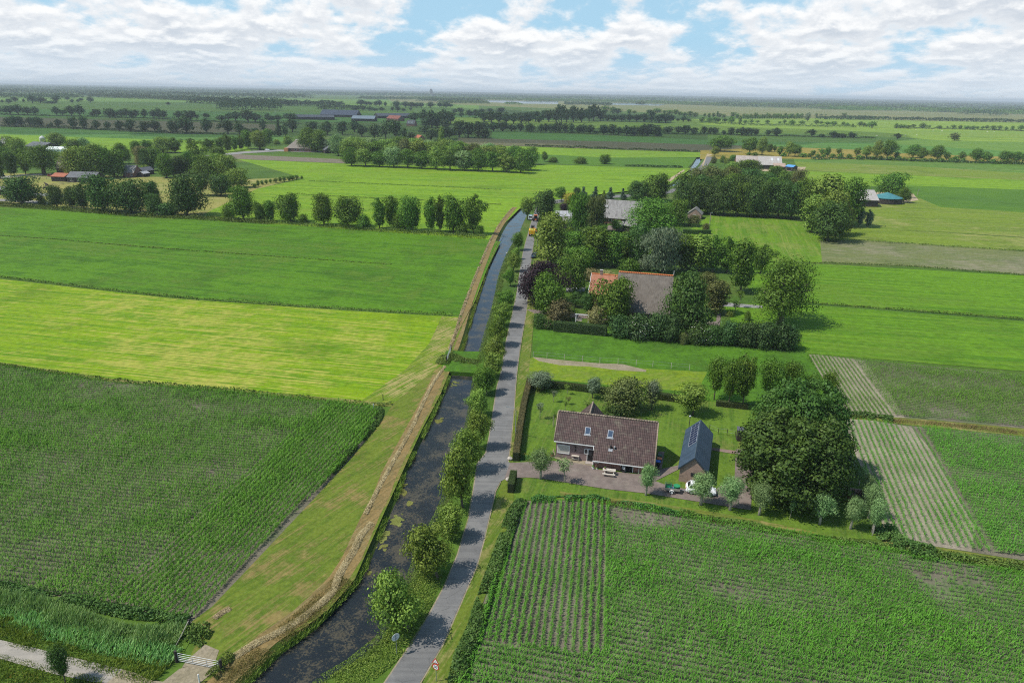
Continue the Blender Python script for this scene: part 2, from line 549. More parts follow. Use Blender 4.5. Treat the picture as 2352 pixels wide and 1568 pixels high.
# it bends behind the trees and goes on to the far farm
wl += [G(F0, 1222, 462, WZ), G(F0, 1400, 444, WZ), G(FE, 340, 482, WZ), G(FE, 440, 395, WZ), G(FE, 527, 322, WZ), G(FE, 572, 240, WZ)]
wr += [G(F0, 1240, 468, WZ), G(F0, 1400, 449, WZ), G(FE, 385, 482, WZ), G(FE, 462, 395, WZ), G(FE, 565, 322, WZ), G(FE, 617, 240, WZ)]
def onward(line, d):
    return [line[0] + (line[0] - line[1]).normalized() * d] + line
wl, wr = onward(wl, 30), onward(wr, 30)
wl, wr = smooth(wl), smooth(wr)
bank_l, bank_r = offset(wl, -0.9), offset(wr, 0.9)

BIG = 24000.0
base_green = grass_mat('land_grass', (0.075, 0.135, 0.018), (0.045, 0.095, 0.014), (0.16, 0.17, 0.05), FIELD_DIR, 60, 0.5, 0.5, 300, 30, 1.2)
outer = [(BIG * math.cos(t), BIG * math.sin(t)) for t in np.linspace(0, 2 * math.pi, 48, endpoint=False)]
sheet('ground', outer, base_green, 0.0, holes=[band(bank_l, bank_r)])

# banks slope down into the water
bank_m = grass_mat('bank_grass', (0.06, 0.10, 0.016), (0.035, 0.07, 0.012), (0.17, 0.14, 0.06), 70, 1.0, 0.3, 0.5, 12, 2, 0.4)
def bank(name, top, low):
    b = MB()
    n = min(len(top), len(low))
    for i in range(n - 1):
        t0, t1, l0, l1 = top[i], top[i + 1], low[i], low[i + 1]
        b.face((t0.x, t0.y, 0.0), (t1.x, t1.y, 0.0), (l1.x, l1.y, WZ - 0.35), (l0.x, l0.y, WZ - 0.35))
    return tag(b.build(name, bank_m), kind='structure')
bank('canal_bank', bank_l, offset(wl, 0.35))
bank('canal_bank', bank_r, offset(wr, -0.35))

def water_mat(name, deep, rough, ripple, scum=True):
    mt, n, b = new_mat(name)
    p = world_pos(n)
    col = deep
    if scum:
        q = n.noise(n.map(p, scale=(1, 1, 1)), 0.35, 6.0, 0.7)
        q2 = n.noise(p, 4.0, 4.0, 0.7)
        s = n.ss(n.math('ADD', n.math('MULTIPLY', q, 0.6), n.math('MULTIPLY', q2, 0.4)), 0.49, 0.57, 0.0, 0.75)
        col = n.mix(s, deep, (0.085, 0.072, 0.045))
        n.put(b.inputs['Roughness'], n.math('ADD', rough, n.math('MULTIPLY', s, 0.4)))
    else:
        b.inputs['Roughness'].default_value = rough
    n.put(b.inputs['Base Color'], col)
    b.inputs['IOR'].default_value = 1.42
    b.inputs['Specular IOR Level'].default_value = 0.5
    h = n.noise(n.map(p, rot=(0, 0, 0.5), scale=(1.0, 2.2, 1)), 1.6, 3.0, 0.6)
    bump(n, b, h, ripple, 0.03)
    return mt
canal_m = water_mat('canal_water', (0.014, 0.018, 0.023), 0.04, 0.14)
n_ = min(len(wl), len(wr))
sheet('canal_water', band(offset(wl, -0.15), offset(wr, 0.15)), canal_m, WZ)
bed_m = plain('mud', (0.05, 0.045, 0.035))

# ------------------------------------------------------------------ fields
_z = [0.012]
def patch(name, poly, mat, dz=0.004, z=None):
    if z is None:
        _z[0] += dz
        z = _z[0]
    return sheet(name, poly, mat, z)

def gm(name, c1, c2, c3, **k):
    return grass_mat(name, c1, c2, c3, **k)
g_meadow = gm('grass_meadow', (0.080, 0.180, 0.010), (0.044, 0.120, 0.008), (0.120, 0.185, 0.022), ang=-14, stripe=2.2, amt=0.4, straw=0.6, big=35, patch=5, tram=24.0)
g_mown = gm('grass_mown', (0.170, 0.265, 0.008), (0.100, 0.205, 0.006), (0.330, 0.320, 0.060), ang=-11, stripe=1.5, amt=0.95, straw=0.9, big=50, patch=4)
g_bright = gm('grass_bright', (0.160, 0.270, 0.014), (0.110, 0.215, 0.012), (0.210, 0.260, 0.030), ang=-6, stripe=5, amt=0.75, straw=0.5, big=120, patch=18, tuft=3, tram=30.0)
g_right = gm('grass_right', (0.105, 0.215, 0.010), (0.068, 0.160, 0.008), (0.150, 0.215, 0.025), ang=-10, stripe=2.0, amt=0.8, straw=0.4, big=60, patch=8, tuft=1.6, tram=18.0)
g_back = gm('grass_back', (0.120, 0.215, 0.014), (0.080, 0.165, 0.012), (0.220, 0.240, 0.055), ang=75, stripe=3.0, amt=0.5, straw=0.5, big=40, patch=8, tuft=1.6, tram=16.0)
g_hay = gm('grass_hay', (0.150, 0.210, 0.022), (0.105, 0.165, 0.018), (0.280, 0.270, 0.085), ang=-8, stripe=2.2, amt=0.6, straw=0.7, big=50, patch=7, tuft=1.6, tram=14.0)
g_paddock = gm('grass_paddock', (0.072, 0.165, 0.013), (0.046, 0.115, 0.011), (0.095, 0.155, 0.022), ang=20, stripe=5, amt=0.1, straw=0.35, big=14, patch=2.5, tuft=0.8)
g_pale = gm('grass_pale', (0.165, 0.225, 0.016), (0.105, 0.180, 0.014), (0.230, 0.240, 0.050), ang=20, stripe=5, amt=0.15, straw=0.6, big=12, patch=2.0, tuft=0.8)
g_lawn = gm('grass_lawn', (0.105, 0.175, 0.020), (0.062, 0.125, 0.014), (0.190, 0.195, 0.050), ang=75, stripe=0.9, amt=0.35, straw=0.5, big=9, patch=2.2, tuft=0.5)
g_verge = gm('grass_verge', (0.115, 0.155, 0.020), (0.075, 0.130, 0.014), (0.230, 0.200, 0.070), ang=68, stripe=0.8, amt=0.5, straw=0.75, big=10, patch=1.6, tuft=0.4)
g_strip = gm('grass_strip', (0.125, 0.165, 0.022), (0.080, 0.130, 0.014), (0.250, 0.175, 0.070), ang=58, stripe=0.9, amt=0.5, straw=0.8, big=9, patch=2.5, tuft=0.5)
g_track = gm('grass_track', (0.150, 0.205, 0.018), (0.085, 0.160, 0.010), (0.330, 0.265, 0.105), ang=60, stripe=0.8, amt=0.9, straw=0.85, big=12, patch=2.5, tuft=0.6)
g_mownbank = gm('mown_bank', (0.230, 0.160, 0.065), (0.150, 0.115, 0.045), (0.300, 0.240, 0.110), ang=60, stripe=0.5, amt=0.5, straw=0.5, big=8, patch=1.2, tuft=0.25)
g_dry = gm('grass_dry', (0.150, 0.165, 0.030), (0.095, 0.135, 0.022), (0.270, 0.220, 0.085), ang=-11, stripe=0.8, amt=0.5, straw=0.8, big=8, patch=1.5, tuft=0.4)
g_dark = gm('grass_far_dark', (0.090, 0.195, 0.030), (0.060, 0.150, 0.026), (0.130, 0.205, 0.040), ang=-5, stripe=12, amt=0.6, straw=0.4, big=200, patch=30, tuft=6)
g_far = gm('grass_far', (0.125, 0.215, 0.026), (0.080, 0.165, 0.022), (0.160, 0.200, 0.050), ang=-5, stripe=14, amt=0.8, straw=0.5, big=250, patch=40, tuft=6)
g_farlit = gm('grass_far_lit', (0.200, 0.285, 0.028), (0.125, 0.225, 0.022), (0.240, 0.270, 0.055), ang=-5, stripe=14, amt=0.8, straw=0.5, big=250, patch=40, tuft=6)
g_heath = gm('reed_land', (0.170, 0.180, 0.055), (0.120, 0.150, 0.045), (0.240, 0.200, 0.095), ang=-3, stripe=30, amt=0.8, straw=0.8, big=300, patch=60, tuft=10)
g_brown = gm('fallow_land', (0.125, 0.115, 0.055), (0.095, 0.100, 0.045), (0.170, 0.140, 0.075), ang=-5, stripe=10, amt=0.6, straw=0.6, big=200, patch=40, tuft=6)
g_ochre = gm('grain_land', (0.260, 0.200, 0.035), (0.180, 0.165, 0.030), (0.340, 0.250, 0.060), ang=-5, stripe=10, amt=0.6, straw=0.6, big=150, patch=30, tuft=4)
g_horse = gm('bare_paddock', (0.260, 0.240, 0.070), (0.150, 0.190, 0.035), (0.380, 0.300, 0.130), ang=10, stripe=6, amt=0.3, straw=0.8, big=30, patch=6, tuft=1.5)
soil = soil_mat('field_soil', (0.180, 0.160, 0.118), (0.120, 0.106, 0.076), (0.06, 0.13, 0.025), 0.5)
soil_d = soil_mat('field_soil_dark', (0.205, 0.175, 0.135), (0.150, 0.125, 0.092), gamt=0.4)
soil_track = soil_mat('dirt_track', (0.30, 0.25, 0.18), (0.22, 0.19, 0.12), (0.16, 0.17, 0.05), 0.5)
sand = soil_mat('sandy_ground', (0.42, 0.34, 0.22), (0.34, 0.27, 0.17), gamt=0.1)
youngcrop = gm('young_crop', (0.150, 0.165, 0.060), (0.100, 0.135, 0.040), (0.240, 0.210, 0.140), ang=-10, stripe=0.9, amt=0.9, straw=0.85, big=40, patch=6, tuft=1.0)
leafcrop = gm('low_crop', (0.085, 0.170, 0.014), (0.058, 0.135, 0.013), (0.100, 0.165, 0.035), ang=-8, stripe=1.2, amt=0.7, straw=0.3, big=40, patch=6, tuft=0.8)

# -- far country, back to front
FAR = 0.012
def far(name, f, mat, *xy):
    global FAR
    FAR += 0.0025
    return sheet(name, pts(f, *xy), mat, FAR)
far('field', F0, g_far, -700, 212, 0, 222, 600, 226, 1100, 232, 1100, 262, 600, 262, 0, 258, -700, 250)
far('reed_land', F0, g_heath, 880, 219, 1300, 230, 1700, 246, 2352, 262, 2700, 270, 2700, 292, 2352, 284, 1800, 272, 1400, 255, 1180, 246, 900, 234)
far('reed_land', F0, g_heath, 1380, 228, 1700, 238, 2352, 250, 2700, 256, 2700, 266, 2352, 262, 1700, 245, 1400, 240)
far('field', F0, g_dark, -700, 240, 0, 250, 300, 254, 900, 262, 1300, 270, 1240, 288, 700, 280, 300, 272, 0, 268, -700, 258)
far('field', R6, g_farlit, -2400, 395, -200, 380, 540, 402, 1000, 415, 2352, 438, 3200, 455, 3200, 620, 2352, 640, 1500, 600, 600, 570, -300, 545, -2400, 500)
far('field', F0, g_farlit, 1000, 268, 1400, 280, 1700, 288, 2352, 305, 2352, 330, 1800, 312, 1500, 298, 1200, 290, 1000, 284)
far('field', R6, g_far, -1900, 560, 0, 605, 700, 640, 1400, 690, 2352, 700, 3200, 740, 3200, 880, 2352, 850, 1400, 840, 500, 830, -1900, 740)
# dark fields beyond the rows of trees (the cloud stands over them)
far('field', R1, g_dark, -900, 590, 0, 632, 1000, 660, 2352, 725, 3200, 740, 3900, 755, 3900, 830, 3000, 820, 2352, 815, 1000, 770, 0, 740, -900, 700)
far('field', R1, g_brown, -900, 480, 0, 505, 900, 525, 2352, 560, 3700, 600, 3700, 700, 2352, 712, 900, 650, 0, 622, -900, 590)
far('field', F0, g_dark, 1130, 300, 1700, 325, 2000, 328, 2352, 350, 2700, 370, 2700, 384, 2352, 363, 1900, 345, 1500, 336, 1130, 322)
far('field', R4, g_brown, -900, 780, 0, 800, 1400, 835, 2352, 868, 3500, 900, 3500, 985, 2352, 968, 1200, 935, 0, 892, -900, 870)
far('field', R6, g_ochre, -2000, 810, -800, 770, 0, 800, 700, 850, 1500, 880, 2352, 905, 3200, 930, 3200, 1010, 2352, 985, 1500, 965, 700, 940, 0, 935, -800, 925, -2000, 930)
far('field', F0, g_bright, -500, 296, 0, 309, 300, 319, 560, 326, 580, 352, 300, 348, 0, 330, -500, 312)
far('field', R4, g_bright, -600, 890, 0, 897, 1200, 938, 2352, 975, 2352, 1040, 1200, 1045, 0, 1010, -600, 1000)
far('field', FD, leafcrop, -400, 30, 330, 40, 1000, 72, 1850, 75, 1760, 170, 1000, 150, 350, 125, -300, 120)

# -- middle distance
FAR = 0.0133
far('field', F0, soil_d, 530, 354, 796, 366.5, 800, 375.5, 536, 365)                           # ploughed strip
far('field', F0, g_horse, -200, 395, 60, 398, 560, 412, 700, 406, 592, 434, 456, 499, 300, 485, 0, 470, -200, 460)
far('field', F0, g_bright, 545, 366, 800, 377, 1235, 388, 1590, 386, 1530, 428, 1205, 468, 1112, 560, 1050, 560, 455, 498, 590, 434, 700, 410)
far('field', FD, g_bright, 330, 135, 1000, 155, 1730, 180, 1580, 285, 1000, 245, 200, 205)
far('field', F0, g_meadow, -700, 440, 0, 476, 300, 494, 700, 520, 1110, 549, 1150, 555, 1118, 620, 1092, 690, 1052, 724, 800, 708, 400, 682, 0, 636, -700, 560)
far('field', F0, g_mown, -700, 566, 0, 641, 400, 686, 800, 714, 1052, 728, 1040, 790, 1018, 835, 965, 882, 905, 928, 845, 922, 560, 897, 250, 870, 0, 833, -700, 740)
# right side
far('field', F0, g_far, 1820, 358, 2352, 378, 2800, 395, 2800, 425, 2352, 405, 1830, 385)
far('field', F0, g_hay, 1825, 372, 2100, 382, 2352, 398, 2800, 420, 2800, 450, 2352, 414, 1835, 392)
far('field', F0, g_bright, 1820, 392, 2352, 414, 2800, 440, 2800, 460, 2352, 436, 1990, 428, 1830, 420)
far('field', F0, leafcrop, 2080, 426, 2352, 436, 2800, 458, 2800, 500, 2352, 488, 2160, 476, 2100, 450)
far('field', F0, g_hay, 1900, 452, 2100, 450, 2160, 476, 2352, 488, 2800, 505, 2800, 560, 2352, 545, 2150, 532, 1950, 528)
far('field', F0, g_hay, 1930, 527, 2150, 533, 2352, 547, 2800, 562, 2800, 600, 2352, 576, 2100, 566, 1960, 553, 1890, 548)
far('field', F0, g_back, 1630, 495, 1760, 500, 1850, 510, 1890, 552, 1888, 604, 1600, 600, 1560, 545)
far('field', F0, youngcrop, 1884, 554, 1990, 552, 2352, 578, 2800, 600, 2800, 660, 2352, 630, 2100, 612, 1888, 602)
far('field', F0, g_right, 1700, 600, 1890, 607, 2352, 633, 2800, 660, 2800, 780, 2352, 733, 1880, 697, 1850, 694, 1760, 690, 1690, 640)
far('field', F0, g_right, 1660, 700, 1760, 697, 1880, 702, 2352, 738, 2800, 785, 2800, 905, 2352, 853, 1855, 811, 1832, 800, 1700, 780)
far('meadow', F0, g_paddock, 1226, 738, 1330, 750, 1600, 780, 1832, 800, 1856, 812, 1912, 905, 1890, 935, 1720, 930, 1215, 880, 1222, 812)
far('meadow', FC, g_pale, 140, 1000, 250, 955, 560, 1000, 1060, 1040, 1500, 1065, 1460, 1140, 1450, 1210, 1000, 1180, 200, 1100)
far('dirt_path', FC, soil_track, 235, 955, 420, 975, 700, 1000, 890, 1008, 1060, 1050, 1055, 1064, 860, 1052, 640, 1025, 430, 1015, 280, 985)

# corn land
FAR = 0.0141
corn_left = pts(F0, -500, 760, 0, 838, 250, 877, 560, 904, 845, 934, 868, 950, 852, 990, 800, 1052, 720, 1135, 600, 1262, 480, 1388, 438, 1423, 300, 1396, 150, 1372, 0, 1345, -500, 1250)
far('field', F0, soil, -500, 760, 0, 838, 250, 877, 560, 904, 845, 934, 868, 950, 856, 992, 806, 1056, 728, 1140, 608, 1268, 486, 1396, 440, 1430, 300, 1396, 150, 1372, 0, 1345, -500, 1250)
corn_near = pts(F0, 1178, 1165, 1200, 1153, 1330, 1150, 1500, 1170, 1700, 1202, 1900, 1238, 2050, 1264, 2352, 1322, 2750, 1410, 3000, 2300, 800, 2300, 1000, 1750, 1042, 1600, 1060, 1515, 1085, 1455, 1118, 1360, 1148, 1270)
far('field', F0, soil, 1172, 1165, 1195, 1150, 1330, 1148, 1500, 1167, 1700, 1199, 1900, 1235, 2050, 1261, 2352, 1319, 2750, 1407, 3000, 2300, 790, 2300, 994, 1750, 1036, 1600, 1054, 1515, 1080, 1455, 1112, 1360, 1142, 1270)
corn_upper = pts(R8, 900, 188, 1000, 193, 1400, 236, 2267, 316, 2900, 370, 2900, 700, 2267, 640, 1700, 588, 1290, 562, 1135, 548, 1060, 430, 985, 320)
far('field', R8, soil, 895, 184, 1000, 189, 1400, 232, 2267, 312, 2900, 366, 2900, 705, 2267, 648, 1700, 594, 1290, 568, 1130, 555, 1050, 430, 975, 320)
corn_lower = pts(R8, 1158, 592, 1320, 604, 1500, 632, 2267, 706, 2900, 770, 2900, 1600, 2267, 1462, 1700, 1370, 1450, 1345, 1390, 1250, 1345, 1090, 1265, 900, 1200, 740)
far('field', R8, soil, 1148, 588, 1320, 598, 1500, 626, 2267, 700, 2900, 764, 2900, 1615, 2267, 1475, 1700, 1385, 1450, 1352, 1380, 1250, 1335, 1090, 1252, 900, 1180, 740)

soil_pale = soil_mat('pale_field_soil', (0.300, 0.262, 0.198), (0.225, 0.195, 0.145), gamt=0.25)
far('field', R8, soil_pale, 893, 182, 1010, 190, 1260, 222, 1420, 420, 1520, 582, 1290, 569, 1128, 556, 1048, 430, 973, 320)
far('field', R8, soil_pale, 1146, 587, 1320, 599, 1560, 640, 1700, 800, 1960, 1230, 1940, 1420, 1700, 1386, 1448, 1353, 1378, 1250, 1333, 1090, 1250, 900, 1178, 740)
# parcels round the house
FAR = 0.0417
far('lawn', F0, g_lawn, 1158, 1062, 1180, 1010, 1200, 930, 1212, 880, 1400, 896, 1560, 913, 1720, 932, 1890, 936, 1940, 960, 1958, 1060, 2000, 1160, 2012, 1240, 1900, 1232, 1700, 1196, 1500, 1164, 1330, 1146, 1200, 1149, 1172, 1160, 1150, 1160)
far('grass_strip', FA, g_dry, 560, 1090, 640, 1105, 1000, 1150, 1400, 1195, 1800, 1255, 2250, 1330, 2800, 1440, 3300, 1560, 3300, 1600, 2800, 1490, 2250, 1385, 1800, 1310, 1400, 1245, 1000, 1195, 580, 1170)
far('grass_strip', R8, g_dry, 1130, 556, 1290, 570, 1700, 596, 2267, 650, 2900, 706, 2900, 762, 2267, 698, 1500, 624, 1320, 596, 1150, 586)
far('grass_strip', R8, g_dry, 1330, 1290, 1450, 1356, 1700, 1388, 2267, 1480, 2900, 1618, 2900, 1700, 2267, 1540, 1700, 1440, 1400, 1380)
far('grass_strip', F0, g_dry, -500, 750, 0, 832, 250, 869, 560, 896, 845, 921, 905, 927, 900, 934, 845, 930, 560, 903, 250, 876, 0, 838, -500, 758)

# strips along the canal (left bank) and the roadside
bl_near = [p for p in bank_l if p.y < P(1040, 850).y]
bl_far = [p for p in bank_l if P(1062, 812).y < p.y < P(1180, 476).y]
verge_left = pts(F0, 905, 928, 965, 882, 1018, 835, 1036, 848)
far('grass_strip', F0, g_strip, 905, 926, 1020, 834, 1040, 800, 1060, 780, 1034, 850, 1012, 905, 970, 985, 935, 1060, 895, 1150, 850, 1250, 815, 1330, 755, 1400, 700, 1440, 640, 1470, 560, 1520, 470, 1568, 430, 1640, 380, 1640, 440, 1500, 462, 1455, 440, 1428, 486, 1394, 608, 1266, 728, 1138, 806, 1054, 870, 975)
far('track', F0, g_track, 830, 921, 905, 926, 1018, 834, 1040, 790, 1052, 730, 1015, 727, 985, 790, 930, 850)
def side_strip(name, line, o0, o1, mat):
    global FAR
    FAR += 0.0025
    return sheet(name, band(offset(line, o0), offset(line, o1)), mat, FAR)
side_strip('mown_bank', bl_near, -0.05, -2.4, g_mownbank)
side_strip('mown_bank', bl_far, -0.05, -1.6, g_mownbank)
far('grass_strip', F0, g_strip, 1018, 838, 1046, 775, 1092, 690, 1118, 620, 1136, 570, 1160, 530, 1150, 545, 1110, 640, 1085, 700, 1058, 760, 1038, 812)
br = [p for p in bank_r if p.y < P(1201, 513).y]

# ------------------------------------------------------------------ road, drive, paths
def asphalt_mat(name, c1, c2):
    mt, n, b = new_mat(name)
    p = world_pos(n)
    f = n.noise(p, 0.4, 5.0, 0.6)
    fine = n.noise(p, 9.0, 3.0, 0.7)
    streak = n.noise(n.map(p, rot=(0, 0, -R(76)), scale=(0.05, 1.6, 1)), 1.0, 3.0, 0.6)
    col = n.mix(n.ss(n.math('ADD', n.math('MULTIPLY', f, 0.5), n.math('MULTIPLY', streak, 0.5)), 0.42, 0.58), c1, c2)
    col = n.mix(n.ss(n.noise(n.map(p, loc=(9, 4, 2)), 0.11, 3.0, 0.5), 0.56, 0.585, 0.0, 0.28), col, tuple(x * 0.6 for x in c2))      # repairs
    crk = n.add('ShaderNodeTexVoronoi', feature='DISTANCE_TO_EDGE'); n.put(crk.inputs['Vector'], n.vmath('ADD', p, n.map(p, scale=(0.3, 0.3, 0.3)))); crk.inputs['Scale'].default_value = 0.35
    col = n.mix(n.math('MULTIPLY', n.ss(crk.outputs['Distance'], 0.0, 0.02, 1.0, 0.0), n.ss(f, 0.5, 0.6, 0.0, 0.6)), col, (0.06, 0.06, 0.055))
    hsv = n.add('ShaderNodeHueSaturation')
    n.put(hsv.inputs['Color'], col); n.put(hsv.inputs['Value'], n.ss(fine, 0.2, 0.8, 0.86, 1.14))
    n.l.new(hsv.outputs[0], b.inputs['Base Color'])
    b.inputs['Roughness'].default_value = 0.85
    bump(n, b, fine, 0.3, 0.02)
    return mt
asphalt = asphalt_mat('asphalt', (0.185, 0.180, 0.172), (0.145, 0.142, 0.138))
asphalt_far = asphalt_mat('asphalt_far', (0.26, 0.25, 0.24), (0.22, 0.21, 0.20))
concrete = asphalt_mat('concrete', (0.33, 0.295, 0.25), (0.27, 0.245, 0.21))
def brick_pave(name, c1, c2, mortar, ang, scale=5.0):
    mt, n, b = new_mat(name)
    p = world_pos(n)
    bk = n.add('ShaderNodeTexBrick')
    n.put(bk.inputs['Vector'], n.map(p, rot=(0, 0, -R(ang))))
    bk.inputs['Scale'].default_value = scale
    bk.inputs['Mortar Size'].default_value = 0.03
    bk.inputs['Bias'].default_value = 0.1
    n.put(bk.inputs['Color1'], c1); n.put(bk.inputs['Color2'], c2); n.put(bk.inputs['Mortar'], mortar)
    f = n.noise(p, 0.6, 5.0, 0.65)
    hsv = n.add('ShaderNodeHueSaturation')
    n.put(hsv.inputs['Color'], n.mix(n.ss(n.noise(p, 0.35, 4.0, 0.7), 0.5, 0.7, 0, 0.35), bk.outputs[0], (0.24, 0.22, 0.17)))
    n.put(hsv.inputs['Value'], n.ss(f, 0.25, 0.75, 0.75, 1.2))
    n.l.new(hsv.outputs[0], b.inputs['Base Color'])
    b.inputs['Roughness'].default_value = 0.85
    bump(n, b, n.noise(p, 6.0, 3.0, 0.7), 0.3, 0.02)
    return mt
pavers = brick_pave('brick_pavers', (0.235, 0.180, 0.155), (0.180, 0.140, 0.122), (0.12, 0.105, 0.09), -12)
pavers_red = brick_pave('red_pavers', (0.27, 0.165, 0.135), (0.21, 0.14, 0.115), (0.14, 0.11, 0.09), 60)

road_l = pts(F0, 800, 1690) + pts(FJ, 1210, 1568, 1390, 1300, 1540, 1060, 1660, 840, 1760, 600, 1840, 330, 1880, 100, 1908, -90) + pts(F0, 1117, 1040, 1131, 960, 1143, 885) + \
    pts(FC, 5, 1086, 45, 850, 95, 620, 125, 480, 150, 300, 175, 170, 205, 60) + pts(F0, 1221, 510, 1232, 478, 1250, 464, 1320, 455, 1420, 448, 1520, 441, 1556, 428) + pts(FE, 490, 410, 585, 325, 640, 250)
road_r = pts(F0, 890, 1690) + pts(FJ, 1470, 1568, 1640, 1280, 1780, 960, 1900, 680, 1990, 330, 2040, 120, 2072, 60) + pts(F0, 1166, 1060, 1178, 960) + \
    pts(FC, 118, 1086, 150, 850, 190, 620, 203, 480, 217, 310, 240, 150, 262, 20) + pts(F0, 1234, 512, 1242, 484, 1260, 472, 1320, 461, 1420, 454, 1528, 446, 1566, 432) + pts(FE, 545, 410, 640, 325, 692, 250)
road_l, road_r = smooth(onward(road_l, 34), 4), smooth(onward(road_r, 34), 4)
far('field', F0, g_verge, 1040, 1640, 1060, 1515, 1085, 1455, 1118, 1360, 1148, 1270, 1180, 1160, 1178, 1062, 1196, 930, 1215, 850, 1226, 740, 1232, 640, 1262, 600, 1262, 520, 1236, 520, 1190, 862, 1166, 1062, 1130, 1180, 1080, 1330, 1000, 1500, 940, 1640)
FAR += 0.0025
# a thin worn edge shows on both sides of the asphalt
sheet('road_edge', band(offset(road_l, -0.16), offset(road_r, 0.16)), soil_track, FAR)
ROAD_Z = FAR + 0.02
sheet('road', band(road_l, road_r), asphalt, ROAD_Z)
drive = pts(FA, 40, 985, 95, 828, 300, 820, 480, 808, 600, 812, 860, 856, 900, 890, 1290, 935, 1470, 897, 1685, 850, 1692, 884, 1460, 1000, 1560, 1036, 1750, 1075, 2030, 1076, 2205, 985, 2218, 700, 2430, 690, 2376, 900, 2360, 1272, 2250, 1258, 1890, 1198, 1370, 1115, 1000, 1075, 600, 1010, 380, 975, 240, 965)
sheet('driveway', drive, pavers, ROAD_Z + 0.016)
far('apron', FA, asphalt, -10, 1010, 60, 975, 100, 830, 30, 800, -40, 700, -80, 1010)
bpy.data.objects['apron'].location.z = ROAD_Z + 0.008
sheet('garden_path', pts(FB, 560, 682, 785, 712, 870, 720, 870, 750, 780, 742, 575, 708), pavers_red, ROAD_Z + 0.004)
sheet('garden_path', pts(FA, 1490, 720, 1548, 724, 1520, 880, 1460, 882), pavers, ROAD_Z + 0.004)
sheet('gravel_bed', pts(FA, 470, 770, 505, 690, 520, 765, 850, 812, 870, 860, 600, 812), soil_track, ROAD_Z + 0.006)
# concrete cycle path at the lower edge
sheet('concrete_path', pts(FI, -600, 1080, 0, 1200, 420, 1300, 620, 1350, 1050, 1455, 920, 1570, 800, 1562, 450, 1490, 0, 1362, -600, 1215), concrete, ROAD_Z)
sheet('track', pts(FI, 1050, 1455, 1180, 1490, 1280, 1545, 1400, 1560, 1540, 1450, 1800, 1380, 1880, 1440, 1720, 1568, 1600, 1660, 900, 1660, 915, 1572), soil_track, ROAD_Z + 0.002)
sheet('track', pts(FI, 1760, 1240, 1880, 1290, 1850, 1380, 1560, 1440, 1600, 1380), soil_track, ROAD_Z - 0.004)
# dam across the canal
dam = MB()
dl = pts(F0, 1012, 852, 1024, 806, 1116, 808, 1106, 858)
dam.hull([(p.x, p.y, WZ - 0.3) for p in dl], [(p.x, p.y, 0.06) for p in dl])
tag(dam.build('canal_dam', g_paddock), kind='structure')
# yard surfaces of the farms
far('yard', FC, pavers, 190, 612, 250, 640, 400, 655, 640, 680, 900, 700, 1340, 722, 1340, 690, 900, 662, 640, 645, 400, 632, 240, 612)
far('yard', FC, pavers, 1340, 722, 1590, 730, 1600, 640, 1570, 640, 1565, 700, 1340, 690)
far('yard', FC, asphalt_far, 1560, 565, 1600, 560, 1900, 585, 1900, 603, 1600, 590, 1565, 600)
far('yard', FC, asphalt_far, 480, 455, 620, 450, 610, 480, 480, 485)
far('yard', FD, pavers, 985, 770, 1020, 712, 1230, 715, 1225, 758, 1400, 770, 1390, 785, 1020, 752)
far('yard', FE, sand, 1000, 330, 1420, 330, 1400, 360, 1080, 365)
far('yard', FE, sand, 1830, 520, 2260, 540, 2300, 590, 2200, 610, 1830, 620)
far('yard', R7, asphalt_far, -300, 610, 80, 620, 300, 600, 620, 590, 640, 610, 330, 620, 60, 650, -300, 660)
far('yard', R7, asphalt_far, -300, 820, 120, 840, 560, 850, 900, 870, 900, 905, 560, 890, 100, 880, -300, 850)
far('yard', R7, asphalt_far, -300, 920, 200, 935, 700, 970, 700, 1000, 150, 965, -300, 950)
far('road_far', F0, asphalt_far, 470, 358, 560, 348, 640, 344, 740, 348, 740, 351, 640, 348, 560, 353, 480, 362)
far('sand_verge', FE, sand, 600, 318, 645, 226, 690, 236, 640, 250, 615, 322)
far('sand_verge', FD, sand, 1570, 285, 1730, 185, 1738, 195, 1600, 300)
# lakes towards the horizon
lake_m = water_mat('lake_water', (0.02, 0.05, 0.09), 0.10, 0.2, scum=False)
far('lake_water', F0, lake_m, 1020, 232, 1100, 231, 1110, 235, 1030, 236)
far('lake_water', R3, lake_m, 1790, 268, 2352, 282, 2800, 285, 2800, 325, 2352, 320, 1850, 300)
far('lake_water', R4, lake_m, 1140, 308, 1500, 312, 1900, 330, 1800, 348, 1500, 340, 1150, 335)
far('lake_water', R3, lake_m, 1190, 184, 1900, 196, 2700, 212, 2700, 222, 1900, 208, 1190, 194)
# ------------------------------------------------------------------ trees: shapes
rng = np.random.default_rng(11)
def unit(n, r=rng):
    a = r.normal(size=(n, 3))
    return a / np.linalg.norm(a, axis=1)[:, None]
def leaf_quads(C, N, L, Wd, r=rng, droop=0.0):
    """pointed four-cornered leaves at C facing N, length L, width Wd"""
    n = len(C)
    t = np.cross(N, unit(n, r)); t /= np.linalg.norm(t, axis=1)[:, None] + 1e-9
    if droop:
        t = t * (1 - droop) + np.array([0, 0, -1.0]) * droop
        t /= np.linalg.norm(t, axis=1)[:, None] + 1e-9
    s = np.cross(N, t); s /= np.linalg.norm(s, axis=1)[:, None] + 1e-9
    L, Wd = np.asarray(L)[:, None], np.asarray(Wd)[:, None]
    lift = N * L * 0.12
    V = np.stack([C - t * L * .5, C + s * Wd * .5 + lift, C + t * L * .5, C - s * Wd * .5 + lift], 1).reshape(-1, 3)
    return V, np.arange(4 * n).reshape(n, 4)

